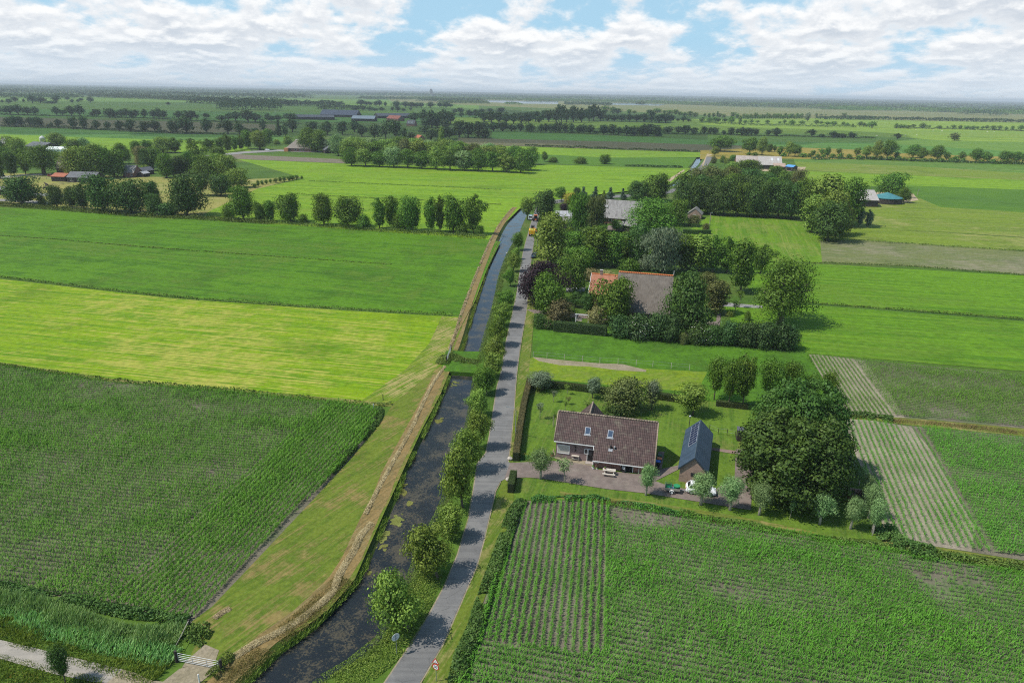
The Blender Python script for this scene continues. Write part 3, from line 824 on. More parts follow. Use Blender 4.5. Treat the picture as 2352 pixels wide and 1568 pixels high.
def crown(seed, z0, prof, nl, n, ls, asp, lobe=0.21, ratio=0.6, droop=0.0, core=0.2, squash=0.8, rough=1.15):
    """normalised crown: 1 high, 1 wide; prof(t) = width of the outline at height t of the crown; asp = height / width"""
    r = np.random.default_rng(seed)
    H = asp
    t = (np.arange(nl) + r.random(nl)) / nl
    t = 0.06 + 0.88 * t
    a = np.arange(nl) * 2.399963 + r.random(nl) * 1.2
    wid = np.array([prof(x) for x in t]) * 0.5
    lr = lobe * (1.0 + rough * (0.95 * r.random(nl) - 0.48)) * np.clip(wid / 0.42, 0.5, 1.1)
    ph = r.random(3) * 6.28
    lop = 1 + rough * (0.16 * np.sin(a + ph[0]) + 0.12 * np.sin(2 * a + ph[1]) + 0.10 * np.sin(5.0 * t + ph[2]))     # lopsided, as wind and neighbours leave it
    rad = np.clip(wid * lop - lr * 0.85, 0, 1) * (0.97 + rough * (0.52 * r.random(nl) - 0.25)) * np.where(np.arange(nl) % 5 == 0, 0.45, 1.0)
    c = np.stack([np.cos(a) * rad, np.sin(a) * rad, (z0 + (1 - z0) * t) * H], 1)
    w = lr ** 2 * np.where(r.random(nl) < 0.10 * rough, 0.05, 1.0); w = w / w.sum()
    k = r.choice(nl, size=int(n * (1 - core)), p=w)
    d = unit(len(k), r); d[:, 2] = d[:, 2] * 0.9 + 0.18
    d /= np.linalg.norm(d, axis=1)[:, None]
    rr = lr[k] * (0.62 + 0.66 * r.random(len(k)) ** 1.7)
    C = c[k] + d * rr[:, None] * np.array([1, 1, squash])
    N = d * 1.0 + unit(len(k), r) * 0.5
    # inner leaves close the crown
    m = int(n * core)
    tt = r.random(m); ww = np.array([prof(x) for x in tt]) * 0.5 * 0.56 * np.sqrt(r.random(m)); aa = r.random(m) * 2 * np.pi
    C2 = np.stack([np.cos(aa) * ww, np.sin(aa) * ww, (z0 + (1 - z0) * (0.05 + 0.85 * tt)) * H], 1)
    C = np.concatenate([C, C2]); N = np.concatenate([N, unit(m, r)])
    N /= np.linalg.norm(N, axis=1)[:, None]
    L = ls * (0.6 + 0.8 * r.random(len(C)))
    V, F = leaf_quads(C, N, L, L * ratio, r, droop)
    V[:, 2] /= H
    rad_ = np.hypot(V[:, 0], V[:, 1]); q_ = np.quantile(rad_, 0.955)
    V[:, :2] *= 0.5 / q_
    V[:, 2] *= 0.985 / np.quantile(V[:, 2], 0.997)
    V[:, 2] = np.maximum(V[:, 2], 0.004)
    me = np_mesh('crown', V, F)
    me['asp'] = asp
    return me

def trunk(seed, z0, asp, rad, limbs=5, stems=1, top=0.72):
    r = random.Random(seed)
    b = MB()
    for s in range(stems):
        ox, oy = (0, 0) if stems == 1 else (r.uniform(-.12, .12), r.uniform(-.12, .12))
        p = [(ox, oy, -0.02), (ox + r.uniform(-.01, .01), oy + r.uniform(-.01, .01), z0 * 0.5), (ox * 1.3 + r.uniform(-.02, .02), oy * 1.3 + r.uniform(-.02, .02), z0), (ox * 1.6 + r.uniform(-.04, .04), oy * 1.6 + r.uniform(-.04, .04), top)]
        q = rad / (1 if stems == 1 else 1.7)
        b.tube(p, [q * 1.25, q, q * 0.85, q * 0.2], 7)
    for i in range(limbs):
        t = z0 * 0.85 + (top - z0) * r.random() * 0.7
        a = i * 2.4 + r.random()
        l = 0.22 + 0.13 * r.random()
        e = (math.cos(a) * l, math.sin(a) * l, min(0.93, t + 0.12 + 0.12 * r.random()))
        md = (math.cos(a) * l * .5, math.sin(a) * l * .5, t + 0.05)
        b.tube([(0, 0, t), md, e], [rad * 0.55, rad * 0.36, rad * 0.1], 5)
    me = bpy.data.meshes.new('trunk'); me.from_pydata(b.v, [], b.f); me.update()
    me.polygons.foreach_set('use_smooth', [True] * len(me.polygons))
    return me

def p_round(t): return math.sqrt(max(0.0, 1 - (2 * t - 0.92) ** 2 / 1.17)) if t > 0.02 else 0.35
def p_dome(t): return (0.72 + 0.28 * math.sin(min(1, t / 0.35) * math.pi / 2)) if t < 0.35 else math.sqrt(max(0.02, 1 - ((t - 0.35) / 0.66) ** 2))
def p_tall(t): return 0.70 + 0.30 * math.sin(min(1, t * 1.5) * math.pi / 2) if t < 0.65 else max(0.18, math.cos((t - 0.65) / 0.37 * math.pi / 2))
def p_cone(t): return max(0.08, 1 - t) ** 0.8
def p_col(t): return 0.75 + 0.25 * math.sin(t * 3) if t < 0.8 else max(0.15, (1 - t) * 4.5)
def p_vase(t): return 0.35 + 0.65 * math.sin(min(1, t * 1.3) * math.pi / 2) if t < 0.75 else math.sqrt(max(0.05, 1 - ((t - 0.75) / 0.26) ** 2))

PROTO = {}
def proto(kind, crowns, trunks, bark=None):
    for c in crowns: c.materials.append(LEAF['mid'])
    for t in trunks: t.materials.append(bark or BARK)
    PROTO[kind] = (crowns, trunks)
# detailed kinds for the near and middle ground
proto('round', [crown(s, 0.24, p_round, 24, 7500, 0.052, 1.15) for s in (1, 2, 3)], [trunk(s, 0.26, 1.15, 0.030) for s in (1, 2, 3)])
proto('dome', [crown(s, 0.10, p_dome, 27, 8000, 0.048, 1.0) for s in (4, 5, 6)], [trunk(s, 0.16, 1.0, 0.030) for s in (4, 5)])
proto('tall', [crown(s, 0.07, p_tall, 27, 5600, 0.072, 1.9, lobe=0.24) for s in (7, 8, 9)], [trunk(s, 0.2, 1.9, 0.030, top=0.85) for s in (7, 8)])
proto('vase', [crown(s, 0.22, p_vase, 30, 6000, 0.055, 1.35, lobe=0.24) for s in (10, 11, 12)], [trunk(s, 0.25, 1.35, 0.026, 6) for s in (10, 11)])
proto('bush', [crown(s, 0.0, p_dome, 28, 4800, 0.062, 0.85, lobe=0.26) for s in (13, 14, 15)], [])
proto('pollard', [crown(s, 0.34, p_round, 26, 5600, 0.085, 1.35, lobe=0.23, ratio=0.22, core=0.25) for s in (16, 17, 18)], [trunk(s, 0.45, 1.35, 0.055, 4, top=0.6) for s in (16, 17)], BARK_PALE)
proto('weeping', [crown(s, 0.10, p_tall, 30, 6000, 0.10, 1.7, lobe=0.24, ratio=0.25, droop=0.75) for s in (19, 20)], [trunk(s, 0.2, 1.7, 0.024, top=0.85) for s in (19,)])
proto('cone', [crown(s, 0.02, p_cone, 30, 2600, 0.10, 1.9, lobe=0.2, ratio=0.4) for s in (21, 22)], [trunk(s, 0.1, 1.9, 0.03, 0, top=0.9) for s in (21,)])
proto('column', [crown(s, 0.03, p_col, 34, 3200, 0.16, 4.6, lobe=0.34, ratio=0.5) for s in (23, 24)], [trunk(s, 0.1, 4.6, 0.06, 0, top=0.9) for s in (23,)])
proto('chestnut', [crown(31, 0.05, p_dome, 190, 56000, 0.024, 1.05, lobe=0.105, ratio=0.75, squash=0.75, core=0.12, rough=0.45)], [trunk(31, 0.16, 1.05, 0.035, 8)])
proto('sapling', [crown(s, 0.42, p_vase, 9, 420, 0.13, 2.3, lobe=0.24, ratio=0.5, core=0.1) for s in (32, 33)], [trunk(s, 0.5, 2.3, 0.030, 3, top=0.8) for s in (32, 33)], BARK_PALE)
proto('old', [crown(s, 0.20, p_dome, 46, 13000, 0.030, 1.05, lobe=0.19, squash=0.75) for s in (34, 35)], [trunk(s, 0.28, 1.05, 0.050, 8) for s in (34, 35)])
# light kinds for trees far off
proto('far_round', [crown(s, 0.20, p_round, 16, 620, 0.130, 1.1, lobe=0.26, ratio=0.7) for s in (40, 41, 42)], [trunk(s, 0.25, 1.1, 0.04, 3) for s in (40,)])
proto('far_tall', [crown(s, 0.12, p_tall, 14, 520, 0.15, 1.6, lobe=0.30, ratio=0.7) for s in (43, 44, 45)], [trunk(s, 0.2, 1.6, 0.04, 3, top=0.8) for s in (43,)])
proto('far_umbrella', [crown(s, 0.34, p_dome, 14, 520, 0.14, 0.95, lobe=0.26, ratio=0.7) for s in (46, 47, 48)], [trunk(s, 0.4, 0.95, 0.04, 4) for s in (46,)])
proto('far_bush', [crown(s, 0.0, p_dome, 12, 320, 0.17, 0.75, lobe=0.28, ratio=0.7) for s in (49, 50)], [])

_tr = random.Random(5)
NAMES = {'round': 'broadleaf_tree', 'dome': 'broadleaf_tree', 'tall': 'alder_tree', 'vase': 'young_tree', 'bush': 'bush', 'pollard': 'pollard_willow', 'weeping': 'weeping_tree', 'cone': 'conifer_tree',
         'column': 'poplar_tree', 'chestnut': 'chestnut_tree', 'sapling': 'sapling', 'old': 'old_oak_tree', 'far_round': 'field_tree', 'far_tall': 'field_tree', 'far_umbrella': 'avenue_tree', 'far_bush': 'bush'}
def tree(kind, base, h, w, leaf, label, group=None, lean=(0, 0), var=None, rz=None):
    crowns, trunks = PROTO[kind]
    i = _tr.randrange(len(crowns)) if var is None else var
    bush = kind in ('bush', 'far_bush')
    t = thing(NAMES[kind], label, 'bush' if bush else 'tree', (base.x, base.y, 0.02), 0.0, group)
    t.rotation_euler = (lean[0], lean[1], _tr.uniform(0, 6.28) if rz is None else rz)
    t.rotation_mode = 'ZYX'
    t.scale = (w, w, h)
    c = bpy.data.objects.new('crown', crowns[i]); link(c, t)
    c.material_slots[0].link = 'OBJECT'; c.material_slots[0].material = LEAF[leaf]
    if trunks:
        link(bpy.data.objects.new('trunk', trunks[i % len(trunks)]), t)
    return t
def tree_px(kind, f, x, yb, yt, w, leaf, label, group=None, lean=(0, 0), var=None):
    """x, yb = foot of the tree, yt = its top, w = crown width as surveyed in frame f"""
    b = G(f, x, yb)
    dxx, dyy = f(x, yt)
    h = max(0.8, height_at(b, dxx, dyy))
    ww = w * f.k / px_per_m(b, h * 0.6)
    if kind.startswith('far'):
        ww *= _tr.uniform(0.95, 1.6); h *= _tr.uniform(0.88, 1.12)
    return tree(kind, b, h, ww, leaf, label, group, lean, var)

ORD = ['first', 'second', 'third', 'fourth', 'fifth', 'sixth', 'seventh', 'eighth', 'ninth', 'tenth', 'eleventh', 'twelfth', 'thirteenth', 'fourteenth', 'fifteenth', 'sixteenth', 'seventeenth', 'eighteenth', 'nineteenth', 'twentieth'] + \
      ['twenty-' + o for o in ('first', 'second', 'third', 'fourth', 'fifth', 'sixth', 'seventh', 'eighth', 'ninth')] + ['thirtieth'] + ['thirty-' + o for o in ('first', 'second', 'third', 'fourth', 'fifth', 'sixth', 'seventh', 'eighth', 'ninth')] + ['fortieth'] + ['forty-' + o for o in ('first', 'second', 'third', 'fourth', 'fifth', 'sixth', 'seventh', 'eighth', 'ninth')]
def row(f, data, phrase, group, default=('far_round', 'far')):
    """data: (x, y_base, y_top, width[, kind[, leaf]]) from left to right; phrase has {o} for the ordinal and {n} for the noun"""
    data = sorted(data, key=lambda d: d[0])
    out = []
    for i, d in enumerate(data):
        kind = d[4] if len(d) > 4 and d[4] else default[0]
        leaf = d[5] if len(d) > 5 else default[1]
        out.append(tree_px(kind, f, d[0], d[1], d[2], d[3], leaf, phrase.format(o=ORD[i], n='bush' if 'bush' in kind else 'tree'), group))
    return out

# ------------------------------------------------------------------ loose foliage along lines and in areas
def foliage_strip(name, line, width, hmin, hmax, dens, ls, mat, seed=0, ratio=0.5, upright=0.0, clump=2.0, holes=0.0, kind='stuff', label=None, cat=None, z=0.02, profile='dome'):
    """leaf mass along a polyline: width and height in m, dens leaves per m2 of plan"""
    r = np.random.default_rng(seed + 100)
    L = np.array([(p[0], p[1]) for p in line], float)
    seg = np.linalg.norm(np.diff(L, axis=0), axis=1)
    cum = np.concatenate([[0], np.cumsum(seg)])
    n = int(cum[-1] * width * dens)
    s = r.random(n) * cum[-1]
    i = np.clip(np.searchsorted(cum, s) - 1, 0, len(seg) - 1)
    u = ((s - cum[i]) / np.maximum(seg[i], 1e-6))[:, None]
    p = L[i] * (1 - u) + L[i + 1] * u
    t = (L[i + 1] - L[i]) / np.maximum(seg[i], 1e-6)[:, None]
    o = (r.random(n) - 0.5)
    p = p + np.stack([t[:, 1], -t[:, 0]], 1) * (o * width)[:, None]
    nz = vnoise(p[:, 0], p[:, 1], clump, seed)
    keep = nz >= holes
    if hmax < 0.02:                     # floating weed: ragged round drifts
        keep = np.hypot(2 * o, 2 * s / cum[-1] - 1) + (vnoise(p[:, 0], p[:, 1], 0.45, seed + 9) - .5) * 1.1 + (vnoise(p[:, 0], p[:, 1], 1.3, seed + 4) - .5) * .7 < .58
    p, o, nz = p[keep], o[keep], nz[keep]
    n = len(p)
    edge = np.sqrt(np.clip(1 - (2 * o) ** 2, 0, 1)) if profile == 'dome' else np.ones(n)
    h = (hmin + (hmax - hmin) * nz) * edge
    zz = z + h * (1 - 0.55 * r.random(n) ** 2)
    C = np.stack([p[:, 0], p[:, 1], zz], 1)
    N = unit(n, r) * (0.03 if hmax < 0.02 else 0.8) + np.array([0, 0, 0.7]); N /= np.linalg.norm(N, axis=1)[:, None]
    Ls = ls * (0.6 + 0.8 * r.random(n))
    if upright:
        N = unit(n, r); N[:, 2] *= 0.35; N /= np.linalg.norm(N, axis=1)[:, None]
        C[:, 2] = z + h * 0.5
        tdir = np.stack([r.normal(size=n) * .25 + .12, r.normal(size=n) * .25, np.ones(n)], 1); tdir /= np.linalg.norm(tdir, axis=1)[:, None]
        sd = np.cross(N, tdir); sd /= np.linalg.norm(sd, axis=1)[:, None] + 1e-9
        hl = (h * (0.7 + 0.6 * r.random(n)))[:, None]; wv = (ls * ratio * (0.6 + 0.8 * r.random(n)))[:, None]
        B = np.stack([p[:, 0], p[:, 1], np.full(n, z)], 1)
        bend = np.stack([np.full(n, 0.25), r.normal(size=n) * .1, np.zeros(n)], 1) * hl
        V = np.stack([B - sd * wv * .5, B + sd * wv * .5, B + tdir * hl + sd * wv * .15 + bend, B + tdir * hl - sd * wv * .15 + bend], 1).reshape(-1, 3)
        F = np.arange(4 * n).reshape(n, 4)
    else:
        V, F = leaf_quads(C, N, Ls, Ls * ratio, r)
        V[:, 2] = np.maximum(V[:, 2], z + 0.004)
    o = link(bpy.data.objects.new(name, np_mesh(name, V, F, mat)))
    return tag(o, label, cat, kind=kind)

def hedge(name, line, width, h, label, leaf='hedge', top=None, ls=0.10, dens=260, group=None):
    """clipped hedge: a solid body with a leafy skin"""
    r = np.random.default_rng(len(bpy.data.objects))
    t = thing(name, label, 'hedge', (line[0].x, line[0].y, 0), 0, group)
    off = Vector((line[0].x, line[0].y, 0))
    ln = [p - off for p in line]
    a, b_ = offset(ln, -width / 2 * .86), offset(ln, width / 2 * .86)
    b = MB()
    for i in range(len(ln) - 1):
        b.hull([(*a[i][:2], 0), (*b_[i][:2], 0), (*b_[i + 1][:2], 0), (*a[i + 1][:2], 0)], [(*a[i][:2], h * .95), (*b_[i][:2], h * .95), (*b_[i + 1][:2], h * .95), (*a[i + 1][:2], h * .95)])
    b.build('hedge_core', plain('hedge_inside', (0.02, 0.03, 0.01), 0.9), t)
    L = np.array([(p.x, p.y) for p in ln]); seg = np.linalg.norm(np.diff(L, axis=0), axis=1); cum = np.concatenate([[0], np.cumsum(seg)])
    per = width + 2 * h
    n = int(cum[-1] * per * dens)
    s = r.random(n) * cum[-1]; i = np.clip(np.searchsorted(cum, s) - 1, 0, len(seg) - 1); u = ((s - cum[i]) / seg[i])[:, None]
    p = L[i] * (1 - u) + L[i + 1] * u; tt = (L[i + 1] - L[i]) / seg[i][:, None]; sd = np.stack([tt[:, 1], -tt[:, 0]], 1)
    q = r.random(n) * per
    top_ = (q >= h) & (q < h + width)
    o = np.where(q < h, -width / 2, np.where(top_, q - h - width / 2, width / 2))
    z = np.where(q < h, q, np.where(top_, h, q - h - width))
    o = o + r.normal(size=n) * .03; z = z + r.normal(size=n) * .03
    C = np.stack([p[:, 0] + sd[:, 0] * o, p[:, 1] + sd[:, 1] * o, np.maximum(z, .02)], 1)
    N = np.where(top_[:, None], np.array([0, 0, 1.0]), np.stack([sd[:, 0] * np.sign(o), sd[:, 1] * np.sign(o), np.full(n, .2)], 1)) + unit(n, r) * .6
    N /= np.linalg.norm(N, axis=1)[:, None]
    Ls = ls * (.6 + .8 * r.random(n))
    for nm, msk, mt in (('leaves', ~top_, leaf), ('top_leaves', top_, top or leaf)):
        V, F = leaf_quads(C[msk], N[msk], Ls[msk], Ls[msk] * .7, r)
        link(bpy.data.objects.new(nm, np_mesh(nm, V, F, LEAF[mt])), t)
    return t

# ------------------------------------------------------------------ maize
def corn_plants(nv, leaves, seed):
    r = np.random.default_rng(seed)
    out_ = []
    for k in range(nv):
        V = []
        pl = r.random() * np.pi
        for j in range(leaves):
            a = pl + (j % 2) * np.pi + r.normal() * .35
            z0 = 0.12 + 0.55 * j / leaves
            l = 0.43 * (0.7 + .5 * r.random()); w = 0.036
            d = np.array([np.cos(a), np.sin(a), 0]); s = np.array([-np.sin(a), np.cos(a), 0])
            p0 = np.array([0, 0, z0]); p1 = p0 + d * l * .45 + np.array([0, 0, l * .62]); p2 = p0 + d * l * 1.0 + np.array([0, 0, l * (.15 + .4 * r.random())])
            V += [p0 - s * w * .5, p0 + s * w * .5, p1 + s * w, p1 - s * w, p1 - s * w, p1 + s * w, p2 + s * w * .15, p2 - s * w * .15]
        out_.append(np.array(V))
    return np.array(out_)
CORN_HI, CORN_LO = corn_plants(14, 8, 1), corn_plants(14, 6, 2)
def corn_zone(poly, d0, d1, step, seed, inner=None, row=0.75, lean=1.0, thin=0.34, hgt=0.85, area=None, hi=True, patchy=9.0):
    """points of plants in rows parallel to d0->d1 inside poly"""
    r = np.random.default_rng(seed)
    d = Vector((d1.x - d0.x, d1.y - d0.y)).normalized()
    n = Vector((-d.y, d.x))
    A = np.array([(p[0], p[1]) for p in poly])
    s = A @ np.array(d); q = A @ np.array(n)
    S, Q = np.meshgrid(np.arange(s.min(), s.max(), step), np.arange(np.floor(q.min() / row) * row, q.max(), row))
    S = S.ravel() + r.normal(size=S.size) * step * .25; Q = Q.ravel() + r.normal(size=Q.size) * .035
    X, Y = S * d.x + Q * n.x, S * d.y + Q * n.y
    k = inside(poly, X, Y)
    if area is not None: k &= area(X, Y)
    X, Y = X[k], Y[k]
    # growth differs along the rows in long bands
    a = np.arctan2(d.y, d.x)
    U, Vv = X * np.cos(a) + Y * np.sin(a), -X * np.sin(a) + Y * np.cos(a)
    g = 0.5 * vnoise(U / 5, Vv, patchy * .45, seed) + 0.3 * vnoise(X, Y, patchy, seed + 1) + 0.2 * vnoise(X, Y, 2.0, seed + 2)
    k = r.random(len(X)) < np.clip((g - thin + 0.12) * 7 + 0.75, 0.40, 1.0)
    X, Y, g = X[k], Y[k], g[k]
    sc = hgt * np.clip(0.84 + (g - .45) * 0.9, .62, 1.08) * (0.8 + .4 * r.random(len(X)))
    return X, Y, sc
def corn_field(name, zones, mat, hi=True, seed=0, label='rows of young maize'):
    r = np.random.default_rng(seed)
    X = np.concatenate([z[0] for z in zones]); Y = np.concatenate([z[1] for z in zones]); S = np.concatenate([z[2] for z in zones])
    B = CORN_HI if hi else CORN_LO
    k = r.integers(0, len(B), len(X)); a = r.random(len(X)) * 2 * np.pi
    pl = B[k]                                         # n, verts, 3
    c, s = np.cos(a)[:, None], np.sin(a)[:, None]
    V = np.stack([(pl[..., 0] * c - pl[..., 1] * s) * S[:, None] + X[:, None] + pl[..., 2] * .10 * S[:, None], (pl[..., 0] * s + pl[..., 1] * c) * S[:, None] + Y[:, None], pl[..., 2] * S[:, None] + .03], -1)
    V = V.reshape(-1, 3)
    F = np.arange(len(V)).reshape(-1, 4)
    o = link(bpy.data.objects.new(name, np_mesh(name, V, F, mat)))
    print(name, len(X), 'plants')
    return tag(o, label, 'crop', kind='stuff')
# ------------------------------------------------------------------ planting
# trees between canal and road, from the lower edge upwards
cg = 'trees between the canal and the road'
rt = [(FJ, 1385, 1170, 712, 400, 'round', 'light', -0.30), (FJ, 1605, 782, 390, 330, 'round', 'light', -0.25), (FJ, 1712, 478, 228, 190, 'tall', 'light', 0),
      (F0, 1062, 1165, 1025, 90, 'round', 'light', -0.06), (F0, 1078, 1085, 988, 68, 'round', 'light', -0.05), (F0, 1098, 1030, 941, 54, 'round', 'light', -0.05),
      (F0, 1106, 955, 895, 49, 'round', 'light', -0.1), (F0, 1117, 906, 845, 51, 'round', 'mid', 0), (F0, 1130, 866, 811, 48, 'round', 'light', 0), (F0, 1138, 836, 771, 49, 'round', 'light', 0),
      (F0, 1146, 792, 729, 49, 'round', 'mid', 0), (F0, 1156, 748, 693, 45, 'round', 'light', 0), (F0, 1164, 708, 666, 42, 'round', 'mid', 0), (FC, 75, 442, 318, 84, 'round', 'mid', 0),
      (FC, 98, 335, 203, 108, 'round', 'light', 0), (FC, 118, 250, 165, 66, 'round', 'light', 0), (FC, 135, 182, 52, 92, 'round', 'mid', 0), (FD, 258, 655, 445, 135, 'vase', 'light', 0)]
what = ['leaning round tree over the dark water beside the round sign', 'leaning bushy tree over the water, second from the lower end', 'small slender tree on the bank, third from the lower end',
        'broad dark tree on the bank level with the driveway', 'dense tree on the bank just beyond the driveway mouth', 'dense tree on the bank level with the long clipped hedge',
        'rounded light tree on the bank level with the lamp post', 'rounded tree on the bank just short of the dam', 'tree on the bank beside the canal dam', 'bushy tree on the bank just beyond the dam',
        'bushy tree second beyond the canal dam', 'bushy tree third beyond the canal dam', 'bushy tree fourth beyond the canal dam', 'lone small tree on the bank opposite the purple beech',
        'small round light tree on the bank, second before the parked car', 'tiny light bush tree on the bank beside the parked car', 'round tree on the bank short of the yellow trailer', 'light tree on the bank beyond the yellow trailer']
for (f, x, yb, yt, w, k, lf, ln), lb in zip(rt, what):
    tree_px(k, f, x, yb, yt, w, lf, lb, cg, lean=(0, ln))

# dark row across the green meadow, left of the canal
row(FG, [(30, 1045, 930, 110, 'bush'), (135, 1045, 800, 190), (252, 1058, 915, 105), (332, 1058, 905, 90, 'tall'), (475, 1063, 850, 185), (572, 1072, 1005, 80, 'bush'), (718, 1085, 855, 158), (892, 1096, 875, 215), (1012, 1112, 1005, 115, 'bush'), (1120, 1110, 888, 135, 'tall'),
         (1212, 1108, 873, 112, 'tall'), (1262, 1122, 1000, 115, 'bush'), (1352, 1128, 878, 185), (1490, 1136, 880, 125, 'tall'), (1556, 1138, 872, 90, 'tall'), (1652, 1142, 866, 190), (1722, 1152, 1070, 105, 'bush'), (1800, 1152, 862, 150, 'tall'), (1845, 1162, 1085, 80, 'bush')],
    '{o} dark {n} in the row along the ditch left of the canal', 'dark row along the ditch left of the canal', ('dome', 'mid'))
row(FF, [(195, 1112, 865, 330), (362, 1122, 1020, 70, 'bush'), (490, 1132, 940, 155), (622, 1142, 950, 150), (722, 1152, 915, 160, 'tall'), (882, 1172, 838, 275), (1132, 1182, 888, 300), (1312, 1150, 900, 180), (1335, 1195, 1010, 160), (1440, 1200, 1085, 210, 'bush'), (1602, 1205, 858, 330), (1722, 1032, 838, 165, 'vase'), (1892, 1036, 850, 205), (2030, 962, 798, 225, 'dome', 'light'), (1960, 1000, 940, 80, 'bush')],
    '{o} dense dark {n} in the belt below the village', 'dark belt below the village', ('dome', 'dark'))

# village among trees
vg = 'trees around the village farms'
vil = [(R7, 10, 655, 300, 168, 'tall', 'mid', 'tree with bare trunk at the edge of the village lane'), (R7, 150, 615, 280, 145, 'tall', 'mid', 'first of two slim trees by the village lane'), (R7, 192, 612, 285, 140, 'tall', 'mid', 'second of two slim trees by the village lane'),
       (R7, 345, 592, 250, 179, 'tall', 'light', 'light tree just beside the big village chestnut'), (R7, 290, 440, 108, 257, 'dome', 'light', 'light crown behind the village lane'), (R7, 180, 340, 75, 212, 'dome', 'light', 'pale crown beside the grey village roof'),
       (R7, 30, 420, 110, 179, 'dome', 'mid', 'dense tree in front of the small grey roof'), (R7, 75, 500, 220, 201, 'dome', 'mid', 'tree in the village lane thicket'), (R7, 595, 602, 190, 492, 'old', 'mid', 'big dark chestnut beside the orange shed'),
       (R7, 775, 228, 33, 293, 'dome', 'light', 'round lit tree behind the long dark barn'), (R7, 1000, 318, 110, 229, 'bush', 'mid', 'dense dark bush tree behind the thatched village house'), (R7, 1130, 262, 100, 212, 'dome', 'willow', 'pale willow behind the village'),
       (R7, 1040, 662, 235, 369, 'dome', 'light', 'many-stemmed pale tree in front of the dark village barn'), (R7, 1165, 657, 212, 347, 'dome', 'light', 'light tree over the dark village barn'), (R7, 1290, 652, 180, 369, 'dome', 'light', 'tallest light tree over the dark village barn'),
       (R7, 1405, 642, 200, 313, 'dome', 'mid', 'green tree at the end of the dark village barn'), (R7, 1545, 632, 258, 369, 'dome', 'mid', 'dark tree between the barn and the grey cottage'), (R7, 1652, 455, 172, 263, 'dome', 'mid', 'wind-blown tree behind the grey cottage'),
       (R7, 1830, 330, 148, 140, 'tall', 'mid', 'slim tree behind the weeping willow'), (R7, 1915, 505, 213, 252, 'weeping', 'cream', 'pale yellow weeping willow in the village'), (R7, 1985, 545, 240, 184, 'dome', 'dark', 'dark tree beside the yellow weeping willow'),
       (R7, 2065, 545, 232, 252, 'round', 'mid', 'round tree behind the small sheds'), (R7, 1790, 612, 470, 173, 'dome', 'dark', 'dark bush tree before the grey cottage'), (R7, 1962, 565, 468, 151, 'bush', 'light', 'light bush above the small sheds'),
       (R7, 2235, 642, 318, 196, 'tall', 'mid', 'tall dark tree on the village green'), (R7, 2332, 622, 440, 173, 'tall', 'mid', 'tree beside the village green'), (R7, 1990, 262, 140, 145, 'dome', 'mid', 'tree along the village road, behind the willow'), (R7, 2205, 305, 95, 291, 'dome', 'light', 'light tree along the village road'),
       (FF, 1430, 882, 668, 140, 'tall', 'mid', 'tall tree standing in the village paddock'), (FF, 1545, 862, 688, 162, 'tall', 'dark', 'dark tree in the village paddock'), (FF, 1622, 842, 648, 117, 'tall', 'mid', 'slim tree at the paddock corner'), (FF, 1692, 832, 565, 168, 'tall', 'light', 'tall pale tree at the paddock corner'),
       (FF, 1772, 886, 676, 229, 'dome', 'mid', 'first tree of the clump at the field edge'), (FF, 1862, 888, 668, 235, 'dome', 'light', 'middle tree of the clump at the field edge'), (FF, 1955, 890, 678, 196, 'dome', 'light', 'last tree of the clump at the field edge'), (FF, 1872, 702, 608, 128, 'bush', 'mid', 'round bush near the village road')]
for f, x, yb, yt, w, k, lf, lb in vil:
    tree_px(k, f, x, yb, yt, w, lf, lb, vg)
row(FF, [(1170, 702, 562, 85), (1250, 645, 555, 130), (1392, 662, 528, 125), (1500, 664, 535, 150), (1642, 652, 540, 85), (1782, 652, 543, 145), (1882, 642, 540, 85), (1950, 657, 505, 95), (2010, 647, 520, 85), (2062, 642, 510, 75), (2122, 632, 470, 95), (2232, 637, 475, 135, 'dome', 'light'), (2292, 602, 458, 85)],
    '{o} tree in the row along the village road', 'row along the village road', ('tall', 'mid'))
row(FG, [(215, 817, 785, 24), (240, 807, 765, 24), (270, 797, 758, 24), (300, 792, 758, 24), (330, 784, 752, 24), (368, 780, 745, 26), (400, 774, 738, 26), (430, 772, 733, 28), (465, 770, 733, 26), (488, 762, 724, 28), (520, 757, 722, 26), (556, 758, 727, 18)],
    '{o} young sapling in the row at the horse paddock corner', 'saplings at the paddock corner', ('far_tall', 'mid'))

# the rectangular copse on the bright field
cp_ = []
for i in range(13):
    x = 915 + i * 102
    b = 655 + (x - 880) * 0.043
    cp_.append((x, b, 520 + (i % 3) * 14 + max(0, i - 8) * 9, 150, ['dome', 'round', 'tall'][i % 3] if i else 'weeping', ['mid', 'light', 'mid', 'willow', 'mid'][i % 5]))
row(FG, cp_, '{o} tree along the front edge of the rectangular copse', 'trees of the rectangular copse')
cp_ = [(905 + i * 100, 612 + i * 4.4, 462 + (i % 4) * 9 + max(0, i - 6) * 8, 160, ['dome', 'dome', 'tall'][i % 3], ['light', 'light', 'mid', 'light', 'olive'][i % 5]) for i in range(13)]
row(FG, cp_, '{o} crown in the middle row of the rectangular copse', 'trees of the rectangular copse')
cp_ = [(960 + i * 105, 570 + i * 4.4, 446 + (i % 3) * 8 + max(0, i - 4) * 9, 150, 'dome', ['light', 'willow', 'light', 'mid'][i % 4]) for i in range(12)]
row(FG, cp_, '{o} crown in the back row of the rectangular copse', 'trees of the rectangular copse')
